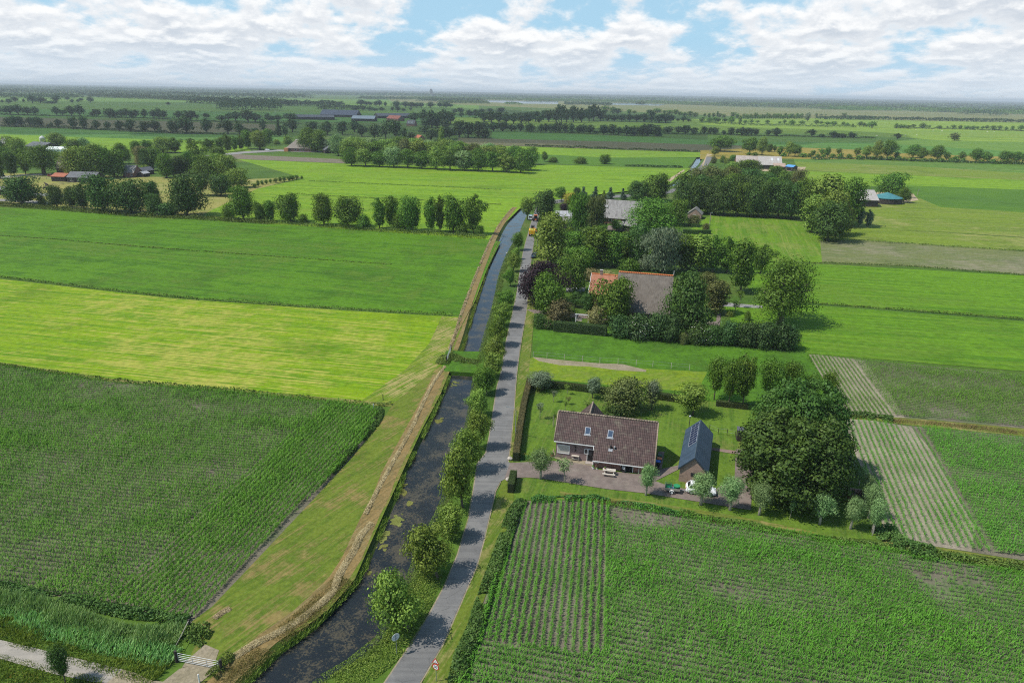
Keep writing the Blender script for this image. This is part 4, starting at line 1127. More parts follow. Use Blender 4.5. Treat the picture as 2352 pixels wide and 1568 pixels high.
for x, yb, yt, w, k, lf, lb in ((2215, 650, 520, 110, 'dome', 'mid', 'end tree of the copse facing the canal'), (2170, 690, 530, 150, 'dome', 'mid', 'corner tree of the copse facing the canal'), (820, 585, 428, 165, 'weeping', 'willow', 'pale weeping tree beside the copse'), (740, 560, 470, 90, 'tall', 'grey', 'slim grey tree between the farmhouse and the copse'),
                            (1567, 545, 378, 46, 'column', 'light', 'single tall narrow poplar rising from the copse'), (602, 552, 378, 155, 'dome', 'mid', 'dense tree at the gable of the thatched farmhouse'), (672, 557, 398, 165, 'dome', 'mid', 'rounded tree hiding part of the thatched farmhouse'),
                            (252, 542, 403, 115, 'round', 'light', 'light round tree at the bend of the village road'), (452, 502, 438, 75, 'bush', 'light', 'light shrub behind the thatched farmhouse'), (375, 502, 465, 55, 'bush', 'light', 'small light shrub in the farmhouse garden')):
    tree_px(k, FG, x, yb, yt, w, lf, lb, 'trees by the thatched farmhouse')

# rows and woods under the cloud, left
row(R1, [(30, 310, 265, 35), (120, 322, 243, 62), (205, 302, 233, 85), (320, 306, 256, 42), (440, 316, 213, 112), (545, 312, 223, 102), (680, 318, 285, 120, 'far_bush'), (760, 312, 213, 112), (905, 277, 218, 55), (970, 312, 258, 52), (1050, 300, 260, 40), (1090, 290, 233, 52), (1215, 307, 218, 102), (2260, 341, 290, 50)],
    '{o} dark {n} of the row below the distant wood', 'row below the distant wood', ('far_umbrella', 'far'))
row(R1, [(0, 450, 350, 90), (140, 466, 328, 142), (250, 467, 328, 122), (370, 472, 348, 132), (475, 477, 358, 92), (765, 482, 358, 112), (840, 472, 393, 92), (965, 487, 348, 112), (1080, 492, 338, 152), (1245, 492, 420, 60), (1300, 492, 378, 132), (1480, 512, 378, 112), (1550, 512, 410, 102), (1640, 502, 398, 92), (1700, 512, 388, 112),
         (1770, 512, 410, 92), (1830, 512, 398, 102), (1940, 512, 378, 102), (2070, 527, 388, 112), (2140, 527, 378, 122), (2210, 532, 398, 92)],
    '{o} umbrella-crowned tree of the upper field row', 'upper row of field trees under the cloud', ('far_umbrella', 'far'))
row(R1, [(120, 627, 495, 92), (210, 632, 490, 102), (285, 627, 470, 122), (410, 632, 480, 92), (470, 637, 475, 122), (545, 642, 500, 92), (650, 645, 590, 40), (700, 652, 560, 50), (790, 647, 530, 92), (980, 662, 505, 132), (1135, 667, 500, 132), (1240, 668, 620, 40, 'far_bush'), (1300, 672, 545, 112), (1450, 672, 550, 100), (1610, 692, 525, 142), (1760, 697, 530, 122),
         (1950, 702, 550, 122), (2085, 692, 535, 142), (2150, 707, 640, 72, 'far_bush'), (2310, 722, 535, 112)],
    '{o} dark {n} in the lower field row by the fallow land', 'lower row of field trees by the fallow land', ('far_round', 'far'))
row(R2, [(50, 527, 400, 112), (215, 547, 410, 152), (300, 522, 470, 62), (420, 522, 440, 112), (625, 552, 460, 112), (720, 542, 460, 102), (815, 547, 418, 142), (985, 567, 410, 152), (1080, 562, 450, 122), (1250, 557, 440, 112), (1295, 562, 480, 82), (1380, 552, 460, 92), (1540, 552, 448, 132), (1600, 547, 460, 102)],
    '{o} dark tree in the row leading to the solar barns', 'row leading to the solar barns', ('far_umbrella', 'far'))
row(R2, [(30, 722, 520, 95), (160, 722, 510, 195), (430, 722, 518, 195), (715, 727, 545, 152), (870, 737, 560, 110, 'far_tall'), (950, 742, 645, 115), (1080, 722, 650, 112), (1190, 692, 498, 105, 'far_tall'), (1300, 762, 660, 95), (1400, 762, 528, 115, 'cone', 'far'), (1490, 762, 620, 92), (1580, 702, 535, 155), (1840, 682, 540, 205), (2050, 742, 565, 195), (2250, 732, 540, 155)],
    '{o} dark tree in the line ending at the far farms', 'line ending at the far farms', ('far_round', 'far'))
row(R3, [(60, 702, 540, 185), (160, 762, 600, 175), (330, 792, 600, 205), (480, 782, 560, 185), (550, 700, 520, 160), (620, 792, 560, 195), (730, 802, 650, 125), (820, 812, 680, 115), (1000, 722, 620, 115, 'far_tall'), (1080, 822, 650, 165), (1245, 802, 640, 205), (1340, 792, 650, 135)],
    '{o} shaded tree in the thicket behind the copse', 'shaded thicket behind the copse', ('far_round', 'far'))
row(R3, [(870, 562, 420, 185), (1000, 602, 370, 195), (1015, 642, 520, 155), (1100, 642, 400, 205), (1170, 642, 490, 175), (1260, 602, 398, 185), (1275, 662, 510, 165), (1350, 592, 430, 145)],
    '{o} dark tree crowding the house with white dormer', 'trees crowding the house with the white dormer', ('far_round', 'far'))
row(R3, [(1470, 772, 560, 185), (1590, 777, 540, 215), (1720, 762, 560, 155), (1775, 692, 545, 175), (1785, 782, 670, 175), (1840, 777, 610, 115, 'cone', 'blue')],
    '{o} tree in the dark clump ending in a grey conifer', 'dark clump with the grey conifer', ('far_round', 'far'))
row(R3, [(1770, 452, 375, 72), (1800, 562, 430, 155), (1880, 432, 380, 72), (1900, 582, 420, 155), (1930, 692, 560, 165), (2000, 587, 430, 145), (2030, 442, 370, 92), (2050, 692, 570, 155), (2100, 592, 440, 155), (2170, 692, 600, 155), (2200, 592, 440, 145), (2290, 692, 580, 145), (2300, 582, 430, 155)],
    '{o} tree in the dark grove between grey conifer and wood', 'grove between the conifer and the wood', ('far_round', 'far'))
row(R3, [(1410, 447, 385, 72), (1480, 452, 380, 85), (1500, 502, 430, 82), (1600, 502, 390, 105), (1690, 502, 390, 92), (1722, 507, 410, 72)],
    '{o} small umbrella tree short of the lake meadows', 'umbrella trees short of the lake meadows', ('far_umbrella', 'far'))
row(R3, [(80, 412, 365, 95), (150, 347, 270, 102), (185, 412, 340, 52), (220, 347, 285, 62), (265, 347, 290, 62), (262, 417, 360, 72), (330, 417, 370, 92), (350, 352, 285, 82), (395, 352, 275, 92), (430, 417, 370, 102), (475, 357, 290, 62), (570, 422, 365, 52), (620, 382, 285, 142), (640, 427, 350, 82), (722, 427, 385, 62), (750, 372, 285, 112), (815, 412, 370, 52), (830, 377, 290, 102), (900, 374, 295, 102), (960, 377, 300, 82), (1080, 377, 295, 132), (1210, 372, 295, 112), (1290, 382, 300, 112), (1350, 367, 320, 82)],
    '{o} tree in the broken rows behind the solar barns', 'broken rows behind the solar barns', ('far_umbrella', 'far'))
# right half, far rows
row(R4, [(60, 702, 590, 145), (210, 707, 585, 105), (275, 707, 590, 75), (345, 707, 575, 105), (410, 707, 580, 85), (460, 712, 580, 75), (540, 712, 585, 115), (620, 717, 575, 115), (730, 717, 600, 115), (790, 717, 595, 85), (875, 722, 585, 125), (965, 717, 680, 85, 'far_bush'), (1060, 732, 590, 135), (1170, 737, 600, 115), (1260, 742, 620, 95), (1370, 747, 600, 135),
         (1470, 747, 615, 105), (1580, 747, 600, 145), (1660, 752, 585, 135), (1760, 757, 585, 145), (1805, 757, 660, 95, 'far_bush'), (1920, 722, 620, 130), (2060, 722, 615, 115), (2150, 727, 620, 125), (2265, 727, 630, 115)],
    '{o} dark {n} in the long hedgerow before the wood', 'long hedgerow before the wood', ('far_tall', 'far'))
row(R4, [(50, 582, 430, 135), (140, 562, 410, 135), (190, 582, 480, 125), (250, 542, 390, 125), (320, 562, 390, 125), (420, 582, 370, 155), (490, 562, 305, 125), (560, 572, 360, 135), (650, 572, 360, 145), (760, 572, 355, 135), (860, 562, 350, 135), (920, 552, 335, 155), (1010, 552, 420, 125), (1110, 557, 450, 115), (1200, 557, 455, 115), (1300, 557, 460, 115), (1400, 562, 460, 115), (1500, 562, 460, 115), (1600, 567, 450, 125), (1700, 572, 405, 145), (1800, 577, 450, 135), (1890, 577, 440, 135), (1960, 572, 450, 105)],
    '{o} tree at the edge of the long dark wood', 'edge of the long dark wood', ('far_round', 'far'))
row(R4, [(1080, 445, 345, 135), (1180, 455, 350, 115), (1250, 455, 380, 95), (1400, 452, 395, 75), (1470, 452, 405, 65), (1660, 452, 400, 62), (1780, 442, 380, 112), (1870, 452, 400, 72), (1940, 462, 400, 82), (2020, 467, 405, 72), (2080, 482, 415, 82), (2140, 492, 430, 72), (2220, 492, 420, 72), (2290, 502, 440, 62)],
    '{o} lit tree in the row above the long dark wood', 'lit row above the long dark wood', ('far_tall', 'mid'))
row(R4, [(2055, 557, 515, 42), (2130, 562, 485, 82), (2200, 562, 520, 52)], '{o} small tree where the dark wood ends', 'small trees where the dark wood ends', ('far_umbrella', 'far'))
row(R5, [(60, 437, 373, 42), (120, 442, 378, 42), (180, 437, 373, 37), (230, 437, 352, 32), (265, 437, 378, 52), (320, 442, 388, 62), (440, 442, 373, 52), (500, 448, 390, 60)] + [(585 + i * 31, 456 + (i % 3) * 4, 376 + (i * 7 % 5) * 6, 40) for i in range(26)] + [(1440, 492, 358, 82, 'far_tall', 'grey')],
    '{o} slim tree of the poplar line by the reed land', 'poplar line by the reed land', ('far_tall', 'mid'))
row(R5, [(1560, 440, 378, 30), (1630, 412, 388, 42), (1690, 414, 388, 32), (1930, 417, 373, 62)], '{o} small tree above the dense windbreak', 'small trees above the windbreak', ('far_round', 'mid'))
row(R5, [(20, 507, 418, 62), (125, 512, 438, 62), (200, 502, 438, 62), (240, 502, 448, 52), (335, 502, 443, 72), (415, 522, 413, 102), (530, 537, 398, 67, 'far_tall'), (600, 522, 463, 52), (690, 517, 458, 67), (770, 512, 473, 42), (905, 522, 473, 52), (1070, 522, 483, 52), (1135, 522, 468, 47), (1235, 547, 473, 62), (1365, 532, 473, 82), (1560, 537, 473, 82), (1625, 532, 483, 62), (1710, 542, 488, 77), (1795, 552, 478, 82), (1920, 542, 493, 47), (1980, 552, 508, 37), (2050, 562, 518, 37), (2145, 562, 493, 62), (2195, 562, 498, 47), (2235, 562, 513, 42), (2310, 582, 473, 92)],
    '{o} tree of the hedged lane across the lit meadows', 'hedged lane across the lit meadows', ('far_umbrella', 'mid'))
row(R6, [(635, 517, 448, 62), (690, 517, 458, 52), (735, 517, 458, 52), (800, 522, 473, 82), (860, 507, 463, 52), (985, 517, 438, 82), (1045, 502, 476, 32), (1080, 507, 468, 32), (1210, 522, 468, 62), (1320, 512, 483, 27), (1400, 522, 463, 62), (1490, 527, 473, 52), (1580, 532, 478, 62), (1660, 532, 478, 72), (1720, 532, 483, 37), (1785, 532, 488, 42), (1850, 527, 473, 52), (1930, 542, 473, 82), (2020, 532, 478, 62), (2110, 542, 488, 52), (2190, 542, 483, 52), (2300, 547, 468, 92)],
    '{o} tree of the sparse lane beside the sheep pasture', 'sparse lane beside the sheep pasture', ('far_umbrella', 'mid'))
row(R5, [(55, 662, 553, 107), (130, 662, 573, 82), (200, 667, 568, 102), (320, 672, 608, 72), (410, 677, 566, 112), (500, 672, 588, 57), (560, 682, 573, 92), (630, 682, 573, 102), (690, 682, 578, 72), (755, 682, 588, 82), (920, 682, 593, 72), (1020, 692, 573, 117), (1500, 697, 593, 87), (1635, 707, 653, 72, 'far_bush'), (1790, 712, 623, 122), (1850, 712, 643, 82), (1920, 712, 658, 72), (2020, 717, 623, 82), (2060, 717, 638, 62)],
    '{o} dark {n} of the broken row on the shaded field', 'broken row on the shaded field', ('far_round', 'far'))
row(R6, [(650, 662, 568, 117, 'far_round', 'far'), (1415, 682, 573, 102, 'far_tall', 'olive')], '{o} lone tree on the open pasture right of the shaded row', 'lone trees on the open pasture')
row(R5, [(190, 957, 823, 122, 'round', 'light'), (270, 892, 678, 335, 'round', 'mid'), (665, 932, 703, 222, 'round', 'mid'), (830, 947, 693, 167, 'round', 'light'), (930, 902, 788, 112, 'dome', 'mid'), (1000, 902, 798, 62), (1070, 952, 828, 87), (1190, 962, 753, 172, 'round', 'light'), (1275, 957, 798, 142, 'round'), (1330, 932, 848, 62), (1515, 962, 868, 82), (1635, 942, 843, 82), (1710, 972, 828, 102, 'round'), (1860, 932, 848, 72), (2100, 952, 848, 72), (2235, 982, 808, 152, 'round', 'light')],
    '{o} roadside tree right of the far canal end', 'roadside trees beyond the long barn', ('far_round', 'mid'))
row(R6, [(365, 937, 668, 162, 'round', 'light'), (505, 937, 663, 192, 'round'), (630, 937, 818, 92), (855, 912, 728, 232, 'round'), (965, 952, 768, 122, 'round'), (1035, 892, 798, 82), (1180, 952, 738, 202, 'round'), (1305, 947, 823, 82), (1505, 947, 808, 92), (1700, 977, 778, 202, 'round'), (1820, 932, 828, 92), (1860, 967, 853, 112), (2070, 977, 813, 192, 'round'), (2240, 987, 823, 152, 'round'), (2330, 982, 848, 82)],
    '{o} roadside tree before the ochre grain, counting from the tall pair', 'roadside trees before the ochre grain', ('far_round', 'mid'))
row(R6, [(15, 927, 858, 52), (140, 937, 878, 82), (250, 932, 898, 52), (325, 937, 888, 72), (425, 942, 878, 92), (545, 947, 888, 92), (665, 947, 893, 82), (745, 947, 898, 52), (835, 957, 903, 92), (945, 962, 928, 62), (1010, 962, 918, 62), (1090, 962, 918, 72), (1235, 967, 918, 72), (1350, 967, 908, 52), (1420, 972, 888, 92), (1540, 972, 903, 62), (1775, 987, 938, 102), (1940, 992, 928, 82), (2030, 992, 948, 62), (2140, 997, 928, 112), (2310, 1002, 958, 112)],
    '{o} low bush under the roadside trees by the ochre grain', 'bushes under the roadside trees', ('far_bush', 'mid'))
row(R5, [(655, 945, 905, 60), (735, 955, 905, 70), (1125, 962, 908, 62), (1390, 972, 908, 92), (1470, 968, 920, 60), (1580, 975, 920, 70), (1660, 975, 925, 60), (1780, 980, 915, 90), (1890, 985, 920, 90), (1995, 985, 925, 70)],
    '{o} bush along the road behind the long barn', 'bushes along the road behind the long barn', ('far_bush', 'mid'))
row(FD, [(415, 112, 13, 72, 'round'), (505, 118, 65, 102, 'bush'), (765, 128, 65, 132, 'bush'), (985, 134, 42, 120, 'dome')], '{o} lone {n} on the crop strip beyond the copse', 'lone bushes beyond the copse', ('round', 'mid'))

# farm with the thatched roof
fg = 'trees around the thatched farm with orange front'
farm = [(FC, 285, 570, 258, 367, 'dome', 'purple', 'dark purple copper beech overhanging the road'), (FC, 335, 640, 345, 253, 'dome', 'mid', 'green tree in front of the copper beech'), (FC, 540, 485, 185, 216, 'dome', 'mid', 'dark tree beside the yard of the orange roof'),
        (FC, 545, 592, 483, 108, 'round', 'dark', 'first clipped round tree before the orange roof'), (FC, 638, 655, 488, 118, 'round', 'dark', 'second clipped round tree before the orange roof'), (FC, 430, 695, 540, 205, 'bush', 'brown', 'brown twiggy bush by the farm entrance'),
        (FC, 700, 722, 588, 135, 'bush', 'cream', 'cream flowering bush beside the white swing frame'), (FC, 660, 400, 318, 162, 'bush', 'cream', 'pale flowering bush behind the orange roof'), (FC, 770, 395, 325, 140, 'bush', 'cream', 'pale flowering bush against the thatched roof end'),
        (FC, 835, 705, 372, 307, 'dome', 'mid', 'dense tree in front of the thatched roof'), (FC, 1345, 800, 328, 367, 'dome', 'dark', 'big dark tree covering the gable of the thatched barn'), (FC, 1555, 640, 395, 183, 'tall', 'olive', 'olive tree beside the big dark tree'),
        (FC, 2025, 722, 228, 518, 'old', 'mid', 'broad old oak with thick trunk beside the meadow'), (FC, 1885, 350, 138, 151, 'tall', 'mid', 'slim tree behind the old oak'), (FC, 1700, 640, 545, 70, 'sapling', 'mid', 'young sapling on the farm lawn'), (FC, 1730, 600, 470, 60, 'sapling', 'mid', 'thin tree at the lawn path'),
        (FC, 1660, 660, 618, 64, 'bush', 'light', 'small shrub on the farm lawn'), (FC, 1790, 690, 620, 54, 'bush', 'mid', 'little shrub in the lawn below the oak')]
for f, x, yb, yt, w, k, lf, lb in farm:
    tree_px(k, f, x, yb, yt, w, lf, lb, fg)
row(FD, [(480, 1095, 590, 356, 'tall', 'light'), (700, 965, 770, 265, 'tall', 'mid'), (745, 1130, 902, 336, 'dome', 'mid'), (900, 1085, 720, 304, 'tall', 'mid'), (1060, 1105, 770, 200, 'tall', 'mid'), (1180, 1055, 770, 200, 'tall', 'mid'), (1200, 1140, 1020, 200, 'bush', 'mid'), (1300, 1095, 700, 213, 'tall', 'dark'), (1375, 1135, 985, 140, 'bush', 'grey'), (1530, 1155, 730, 427, 'weeping', 'grey'), (1740, 1125, 790, 246, 'tall', 'mid'), (1870, 1135, 790, 265, 'tall', 'light'), (2000, 1145, 797, 194, 'tall', 'mid'), (2130, 1155, 810, 265, 'tall', 'mid'), (2260, 1335, 837, 265, 'tall', 'mid'), (1950, 1340, 1152, 207, 'dome', 'olive')],
    '{o} tree in the tall row behind the thatched farm', 'tall row behind the thatched farm', ('tall', 'mid'))
bs = row(FC, [(290, 742, 640, 120, 'bush', 'dark'), (340, 748, 685, 110, 'bush', 'dark'), (860, 802, 650, 205), (1010, 822, 640, 205), (1125, 828, 628, 205), (1235, 832, 640, 185), (1330, 862, 780, 70, 'bush', 'olive'), (1430, 852, 700, 175, 'bush', 'dark'), (1520, 858, 712, 160, 'bush', 'dark'), (1650, 864, 688, 195), (1780, 874, 688, 185), (1900, 884, 688, 195), (2020, 892, 698, 205), (2092, 894, 715, 125)],
    '{o} bush of the tall garden screen below the thatched farm', 'garden screen below the thatched farm', ('bush', 'ivy'))
blossom_me = crown(60, 0.1, p_dome, 20, 420, 0.05, 0.85, lobe=0.26, core=0)
blossom_me.materials.append(LEAF['flower'])
for i, lb in ((3, 0), (7, 0), (8, 0)):
    o = link(bpy.data.objects.new('blossom', blossom_me), bs[i]); o.scale = (1.06, 1.06, 0.86)
bs[8]['label'] = 'dark bush sprinkled with white flowers in the garden screen'
pk_me = crown(61, 0.1, p_dome, 12, 90, 0.07, 0.85, lobe=0.26, core=0); pk_me.materials.append(LEAF['pink'])
o = link(bpy.data.objects.new('blossom', pk_me), bs[1]); o.scale = (1.05, 1.05, 1.0)
hedge('hedge', pts(FC, 388, 765, 560, 780, 770, 800), 1.6, 2.3, 'thick green garden hedge below the swing frame', 'ivy', None, 0.16, 130)

# the next farm along the road
ng = 'trees around the long grey farmhouse'
nf = [(430, 645, 368, 235, 'dome', 'dark', 'dark tree by the road beside the orange machine'), (575, 485, 343, 115, 'round', 'mid', 'round dark tree on the canal bend'), (660, 505, 398, 140, 'bush', 'yellow', 'bright golden bush on the canal bend'), (722, 425, 350, 75, 'dome', 'dark', 'dark shrub above the golden bush'), (782, 455, 343, 85, 'cone', 'blue', 'first grey conifer along the canal'),
      (895, 465, 343, 115, 'cone', 'blue', 'second and broadest grey conifer along the canal'), (975, 462, 378, 55, 'cone', 'light', 'small light conifer between the grey ones'), (1035, 465, 348, 92, 'cone', 'blue', 'third grey conifer along the canal'), (1152, 468, 358, 85, 'cone', 'blue', 'last grey conifer along the canal'), (1290, 485, 288, 215, 'dome', 'dark', 'dark tree between the conifers and the wood'),
      (1480, 488, 213, 270, 'dome', 'mid', 'tall dark tree at the far canal reach'), (605, 575, 498, 95, 'bush', 'purple', 'small purple-leaved bush beside the solar roof'), (740, 765, 398, 225, 'weeping', 'mid', 'weeping birch hiding the house with the solar roof'), (905, 775, 430, 235, 'weeping', 'olive', 'second weeping birch by the farm drive'),
      (1160, 665, 518, 135, 'tall', 'mid', 'tree in front of the long grey roof'), (1040, 655, 568, 115, 'dome', 'mid', 'small tree beside the farm drive'), (1425, 845, 452, 530, 'old', 'mid', 'wide old oak over the dark farm shed'), (1650, 705, 458, 245, 'dome', 'mid', 'rounded tree behind the old oak'), (1830, 715, 608, 130, 'bush', 'olive', 'olive bush before the small grey shed'),
      (1090, 768, 655, 105, 'round', 'light', 'small round light tree on the farm lawn'), (1940, 765, 688, 75, 'bush', 'olive', 'low bush at the corner of the farm hedge'), (660, 785, 718, 95, 'bush', 'mid', 'bush before the house with the solar roof'), (790, 795, 728, 110, 'bush', 'dark', 'dark bush at the foot of the birch'), (960, 800, 700, 100, 'bush', 'mid', 'bush at the corner of the farm drive')]
for x, yb, yt, w, k, lf, lb in nf:
    tree_px(k, FD, x, yb, yt, w, lf, lb, ng)
hedge('hedge', pts(FD, 1720, 785, 1860, 792, 1976, 790), 1.4, 1.6, 'dark clipped hedge at the meadow corner', 'dark', None, 0.2, 90)
hedge('hedge', pts(FD, 1790, 722, 1878, 728), 1.2, 1.3, 'short clipped hedge below the small grey shed', 'dark', None, 0.2, 90)
# the big wood
wd = []
for i in range(10):
    wd.append((455 + i * 106, 690 + i * 5.5, 425 + (i % 3) * 18 - (i % 2) * 10, 200, 'dome', ['dark', 'chestnut', 'dark', 'dark', 'mid'][i % 5]))
row(FE, wd, '{o} tree along the front of the big dark wood', 'trees of the big dark wood')
row(FE, [(470 + i * 108, 630 + i * 5, 372 + (i % 3) * 12 + (6 * i if i > 5 else 0), 210, 'dome', ['mid', 'dark', 'chestnut'][i % 3]) for i in range(9)], '{o} crown in the middle of the big dark wood', 'trees of the big dark wood')
row(FE, [(560, 540, 335, 190, 'dome', 'olive'), (680, 530, 315, 230, 'dome', 'olive'), (810, 520, 322, 200, 'dome', 'olive'), (960, 520, 340, 210, 'dome', 'dark'), (1100, 520, 372, 190, 'dome', 'dark'), (1230, 530, 350, 150, 'dome', 'mid'), (1340, 540, 345, 150, 'dome', 'olive')], '{o} crown along the back of the big wood', 'trees of the big dark wood')
for x, yb, yt, w, k, lf, lb in ((960, 390, 268, 240, 'dome', 'mid', 'rounded tree before the long barn'), (840, 360, 285, 140, 'bush', 'light', 'light shrub before the long barn'), (1170, 445, 315, 145, 'dome', 'mid', 'tree by the brick end of the long barn'), (1560, 770, 382, 270, 'tall', 'light', 'tall light tree at the corner of the wood'),
                               (1740, 795, 403, 210, 'tall', 'mid', 'tall narrow tree beside the teal silo'), (1460, 840, 540, 190, 'tall', 'light', 'light tree at the meadow side of the wood corner'), (1600, 860, 500, 260, 'dome', 'light', 'bright green tree in the wood corner'), (1585, 905, 585, 300, 'dome', 'chestnut', 'dark blackish tree at the foot of the wood corner'), (1700, 860, 600, 160, 'dome', 'olive', 'olive tree behind the blackish tree'),
                               (1832, 795, 635, 75, 'tall', 'blue', 'first slim grey tree by the hay meadow'), (1902, 805, 662, 72, 'tall', 'blue', 'second slim grey tree by the hay meadow'), (2085, 565, 368, 225, 'dome', 'mid', 'big round tree behind the teal silos'), (2182, 608, 488, 120, 'dome', 'mid', 'smaller tree beside the second teal silo'),
                               (690, 302, 245, 50, 'bush', 'olive', 'shrub by the far road end'), (765, 295, 238, 55, 'bush', 'mid', 'round shrub in the far farm garden'), (800, 305, 258, 60, 'bush', 'light', 'pale shrub in the far farm garden'), (842, 285, 232, 70, 'bush', 'mid', 'shrub at the gable of the long barn')):
    tree_px(k, FE, x, yb, yt, w, lf, lb, 'trees by the far farms')

# garden of the brick house
pg = 'pollard willows along the driveway'
pw = [(FA, 380, 978, 690, 205, 'pollard willow nearest the road, at the mouth of the driveway'), (FA, 1372, 1132, 838, 182, 'pollard willow between the picnic table and the green trailer'), (FA, 1888, 1222, 908, 245, 'pollard willow in front of the white car'), (FB, 750, 1272, 943, 222, 'pollard willow beside the nose of the white car'), (FB, 1025, 1318, 983, 195, 'pollard willow at the driveway end before the chestnut'),
      (FB, 1595, 1402, 1103, 205, 'pollard willow alone on the lawn below the chestnut'), (FB, 1885, 1447, 1133, 195, 'pollard willow below the compost heap'), (FB, 2090, 1482, 1148, 175, 'corner pollard willow next to the maize'), (FB, 2052, 1345, 1003, 165, 'pollard willow second along the maize border'), (FB, 2010, 1190, 915, 130, 'pollard willow third along the maize border'), (FB, 1962, 1040, 850, 110, 'last pollard willow along the maize border')]
for f, x, yb, yt, w, lb in pw:
    tree_px('pollard', f, x, yb, yt, w, 'willow', lb, pg)
tree_px('sapling', FA, 613, 1012, 770, 150, 'willow', 'thin young willow on the driveway edge', lean=(0, -0.12))
tree_px('sapling', FB, 1312, 1356, 1165, 66, 'willow', 'slender sapling between two pollard willows', lean=(0, 0.05))
tree_px('chestnut', FB, 1340, 960, 66, 860, 'chestnut', 'taller rear crown of the huge chestnut beside the barn', 'huge chestnuts beside the barn')
tree_px('chestnut', FB, 1335, 1130, 340, 1050, 'chestnut', 'wide front crown of the huge chestnut above the lawn', 'huge chestnuts beside the barn')
row(R8, [(322, 470, 195, 135), (412, 512, 198, 145), (500, 517, 188, 155), (655, 490, 195, 155), (780, 485, 210, 125), (912, 480, 298, 130), (1022, 475, 283, 120)], '{o} alder in the row behind the chestnut', 'alders behind the chestnut', ('vase', 'mid'))
for x, yb, yt, w, k, lf, lb in ((1810, 378, 90, 310, 'vase', 'light', 'gnarled apple tree behind the barn'), (1170, 345, 28, 480, 'dome', 'olive', 'broad brownish ornamental tree behind the brick house'), (1050, 425, 278, 250, 'bush', 'dark', 'dark round bush behind the brick house'), (1425, 328, 52, 155, 'vase', 'grey', 'slim grey tree beside the broad brownish tree'),
                               (868, 218, 18, 155, 'vase', 'grey', 'young grey tree on the rear lawn'), (400, 142, -25, 235, 'vase', 'grey', 'spreading grey tree at the hedge corner'), (632, 182, 85, 65, 'sapling', 'light', 'sapling before the rear hedge'), (503, 255, 140, 62, 'sapling', 'grey', 'first staked sapling on the lawn'),
                               (640, 278, 205, 70, 'sapling', 'olive', 'second staked sapling on the lawn'), (613, 348, 228, 50, 'sapling', 'light', 'thin sapling behind the roof ridge'), (376, 414, 262, 90, 'sapling', 'grey', 'sapling near the long hedge'), (507, 482, 345, 50, 'sapling', 'light', 'sapling between three stakes at the gable'), (815, 345, 240, 90, 'sapling', 'light', 'light sapling behind the roof')):
    tree_px(k, FA, x, yb, yt, w, lf, lb, 'trees in the garden of the brick house')
tree_px('vase', FI, 562, 1562, 1200, 195, 'dark', 'dark young tree beside the concrete path')
hedge('hedge', pts(FA, 150, 812, 183, 560, 222, 330, 278, 95), 1.0, 1.5, 'long clipped hedge with brown top along the road', 'hedge', 'hedge_brown', 0.09, 260)
hedge('hedge', pts(FA, 285, 98, 620, 128, 960, 172, 1100, 190), 1.1, 1.2, 'dark clipped hedge behind the young trees', 'hedge', None, 0.10, 220)
hedge('hedge', pts(FA, 1480, 222, 1740, 258), 1.1, 1.2, 'short dark hedge beside the apple tree', 'hedge', None, 0.10, 220)
hedge('hedge', pts(FA, 2030, 285, 2330, 320), 0.9, 1.0, 'low hedge at the feet of the alders', 'hedge', None, 0.10, 200)
hedge('hedge', pts(FA, 100, 1112, 128, 975), 0.9, 1.5, 'small clipped hedge block at the driveway mouth', 'hedge', 'hedge', 0.09, 260)

# ------------------------------------------------------------------ loose growth
# tall grass lines in the ditches between the parcels
ln = [(F0, (-300, 600, 0, 637, 400, 683, 800, 711, 1040, 725), 0.9, 0.3, 0.9), (F0, (-300, 775, 0, 840, 250, 876, 560, 903, 845, 934, 900, 930), 1.0, 0.4, 1.1), (F0, (1850, 694, 1880, 698, 2352, 735, 2700, 775), 0.8, 0.3, 0.8), (F0, (1888, 604, 2100, 613, 2352, 633, 2700, 655), 0.8, 0.3, 0.8), (F0, (1630, 600, 1888, 604), 0.6, 0.2, 0.5), (F0, (-300, 540, 0, 542, 400, 573, 900, 608), 0.5, 0.1, 0.35),
      (F0, (1960, 552, 2352, 577, 2700, 592), 0.8, 0.3, 0.8), (FG, (600, 768, 1000, 785, 1600, 812, 2000, 832), 0.8, 0.2, 0.6), (FG, (450, 858, 900, 885, 1500, 912, 2000, 940), 0.8, 0.2, 0.6)]
for f, xy, w, h0, h1 in ln:
    foliage_strip('ditch_grass', smooth(pts(f, *xy), 8), w, h0, h1, 22, 0.4, LEAF['ditch'], seed=int(xy[0]) & 63, holes=0.12, label='strip of tall grass in a field ditch', cat='grass')
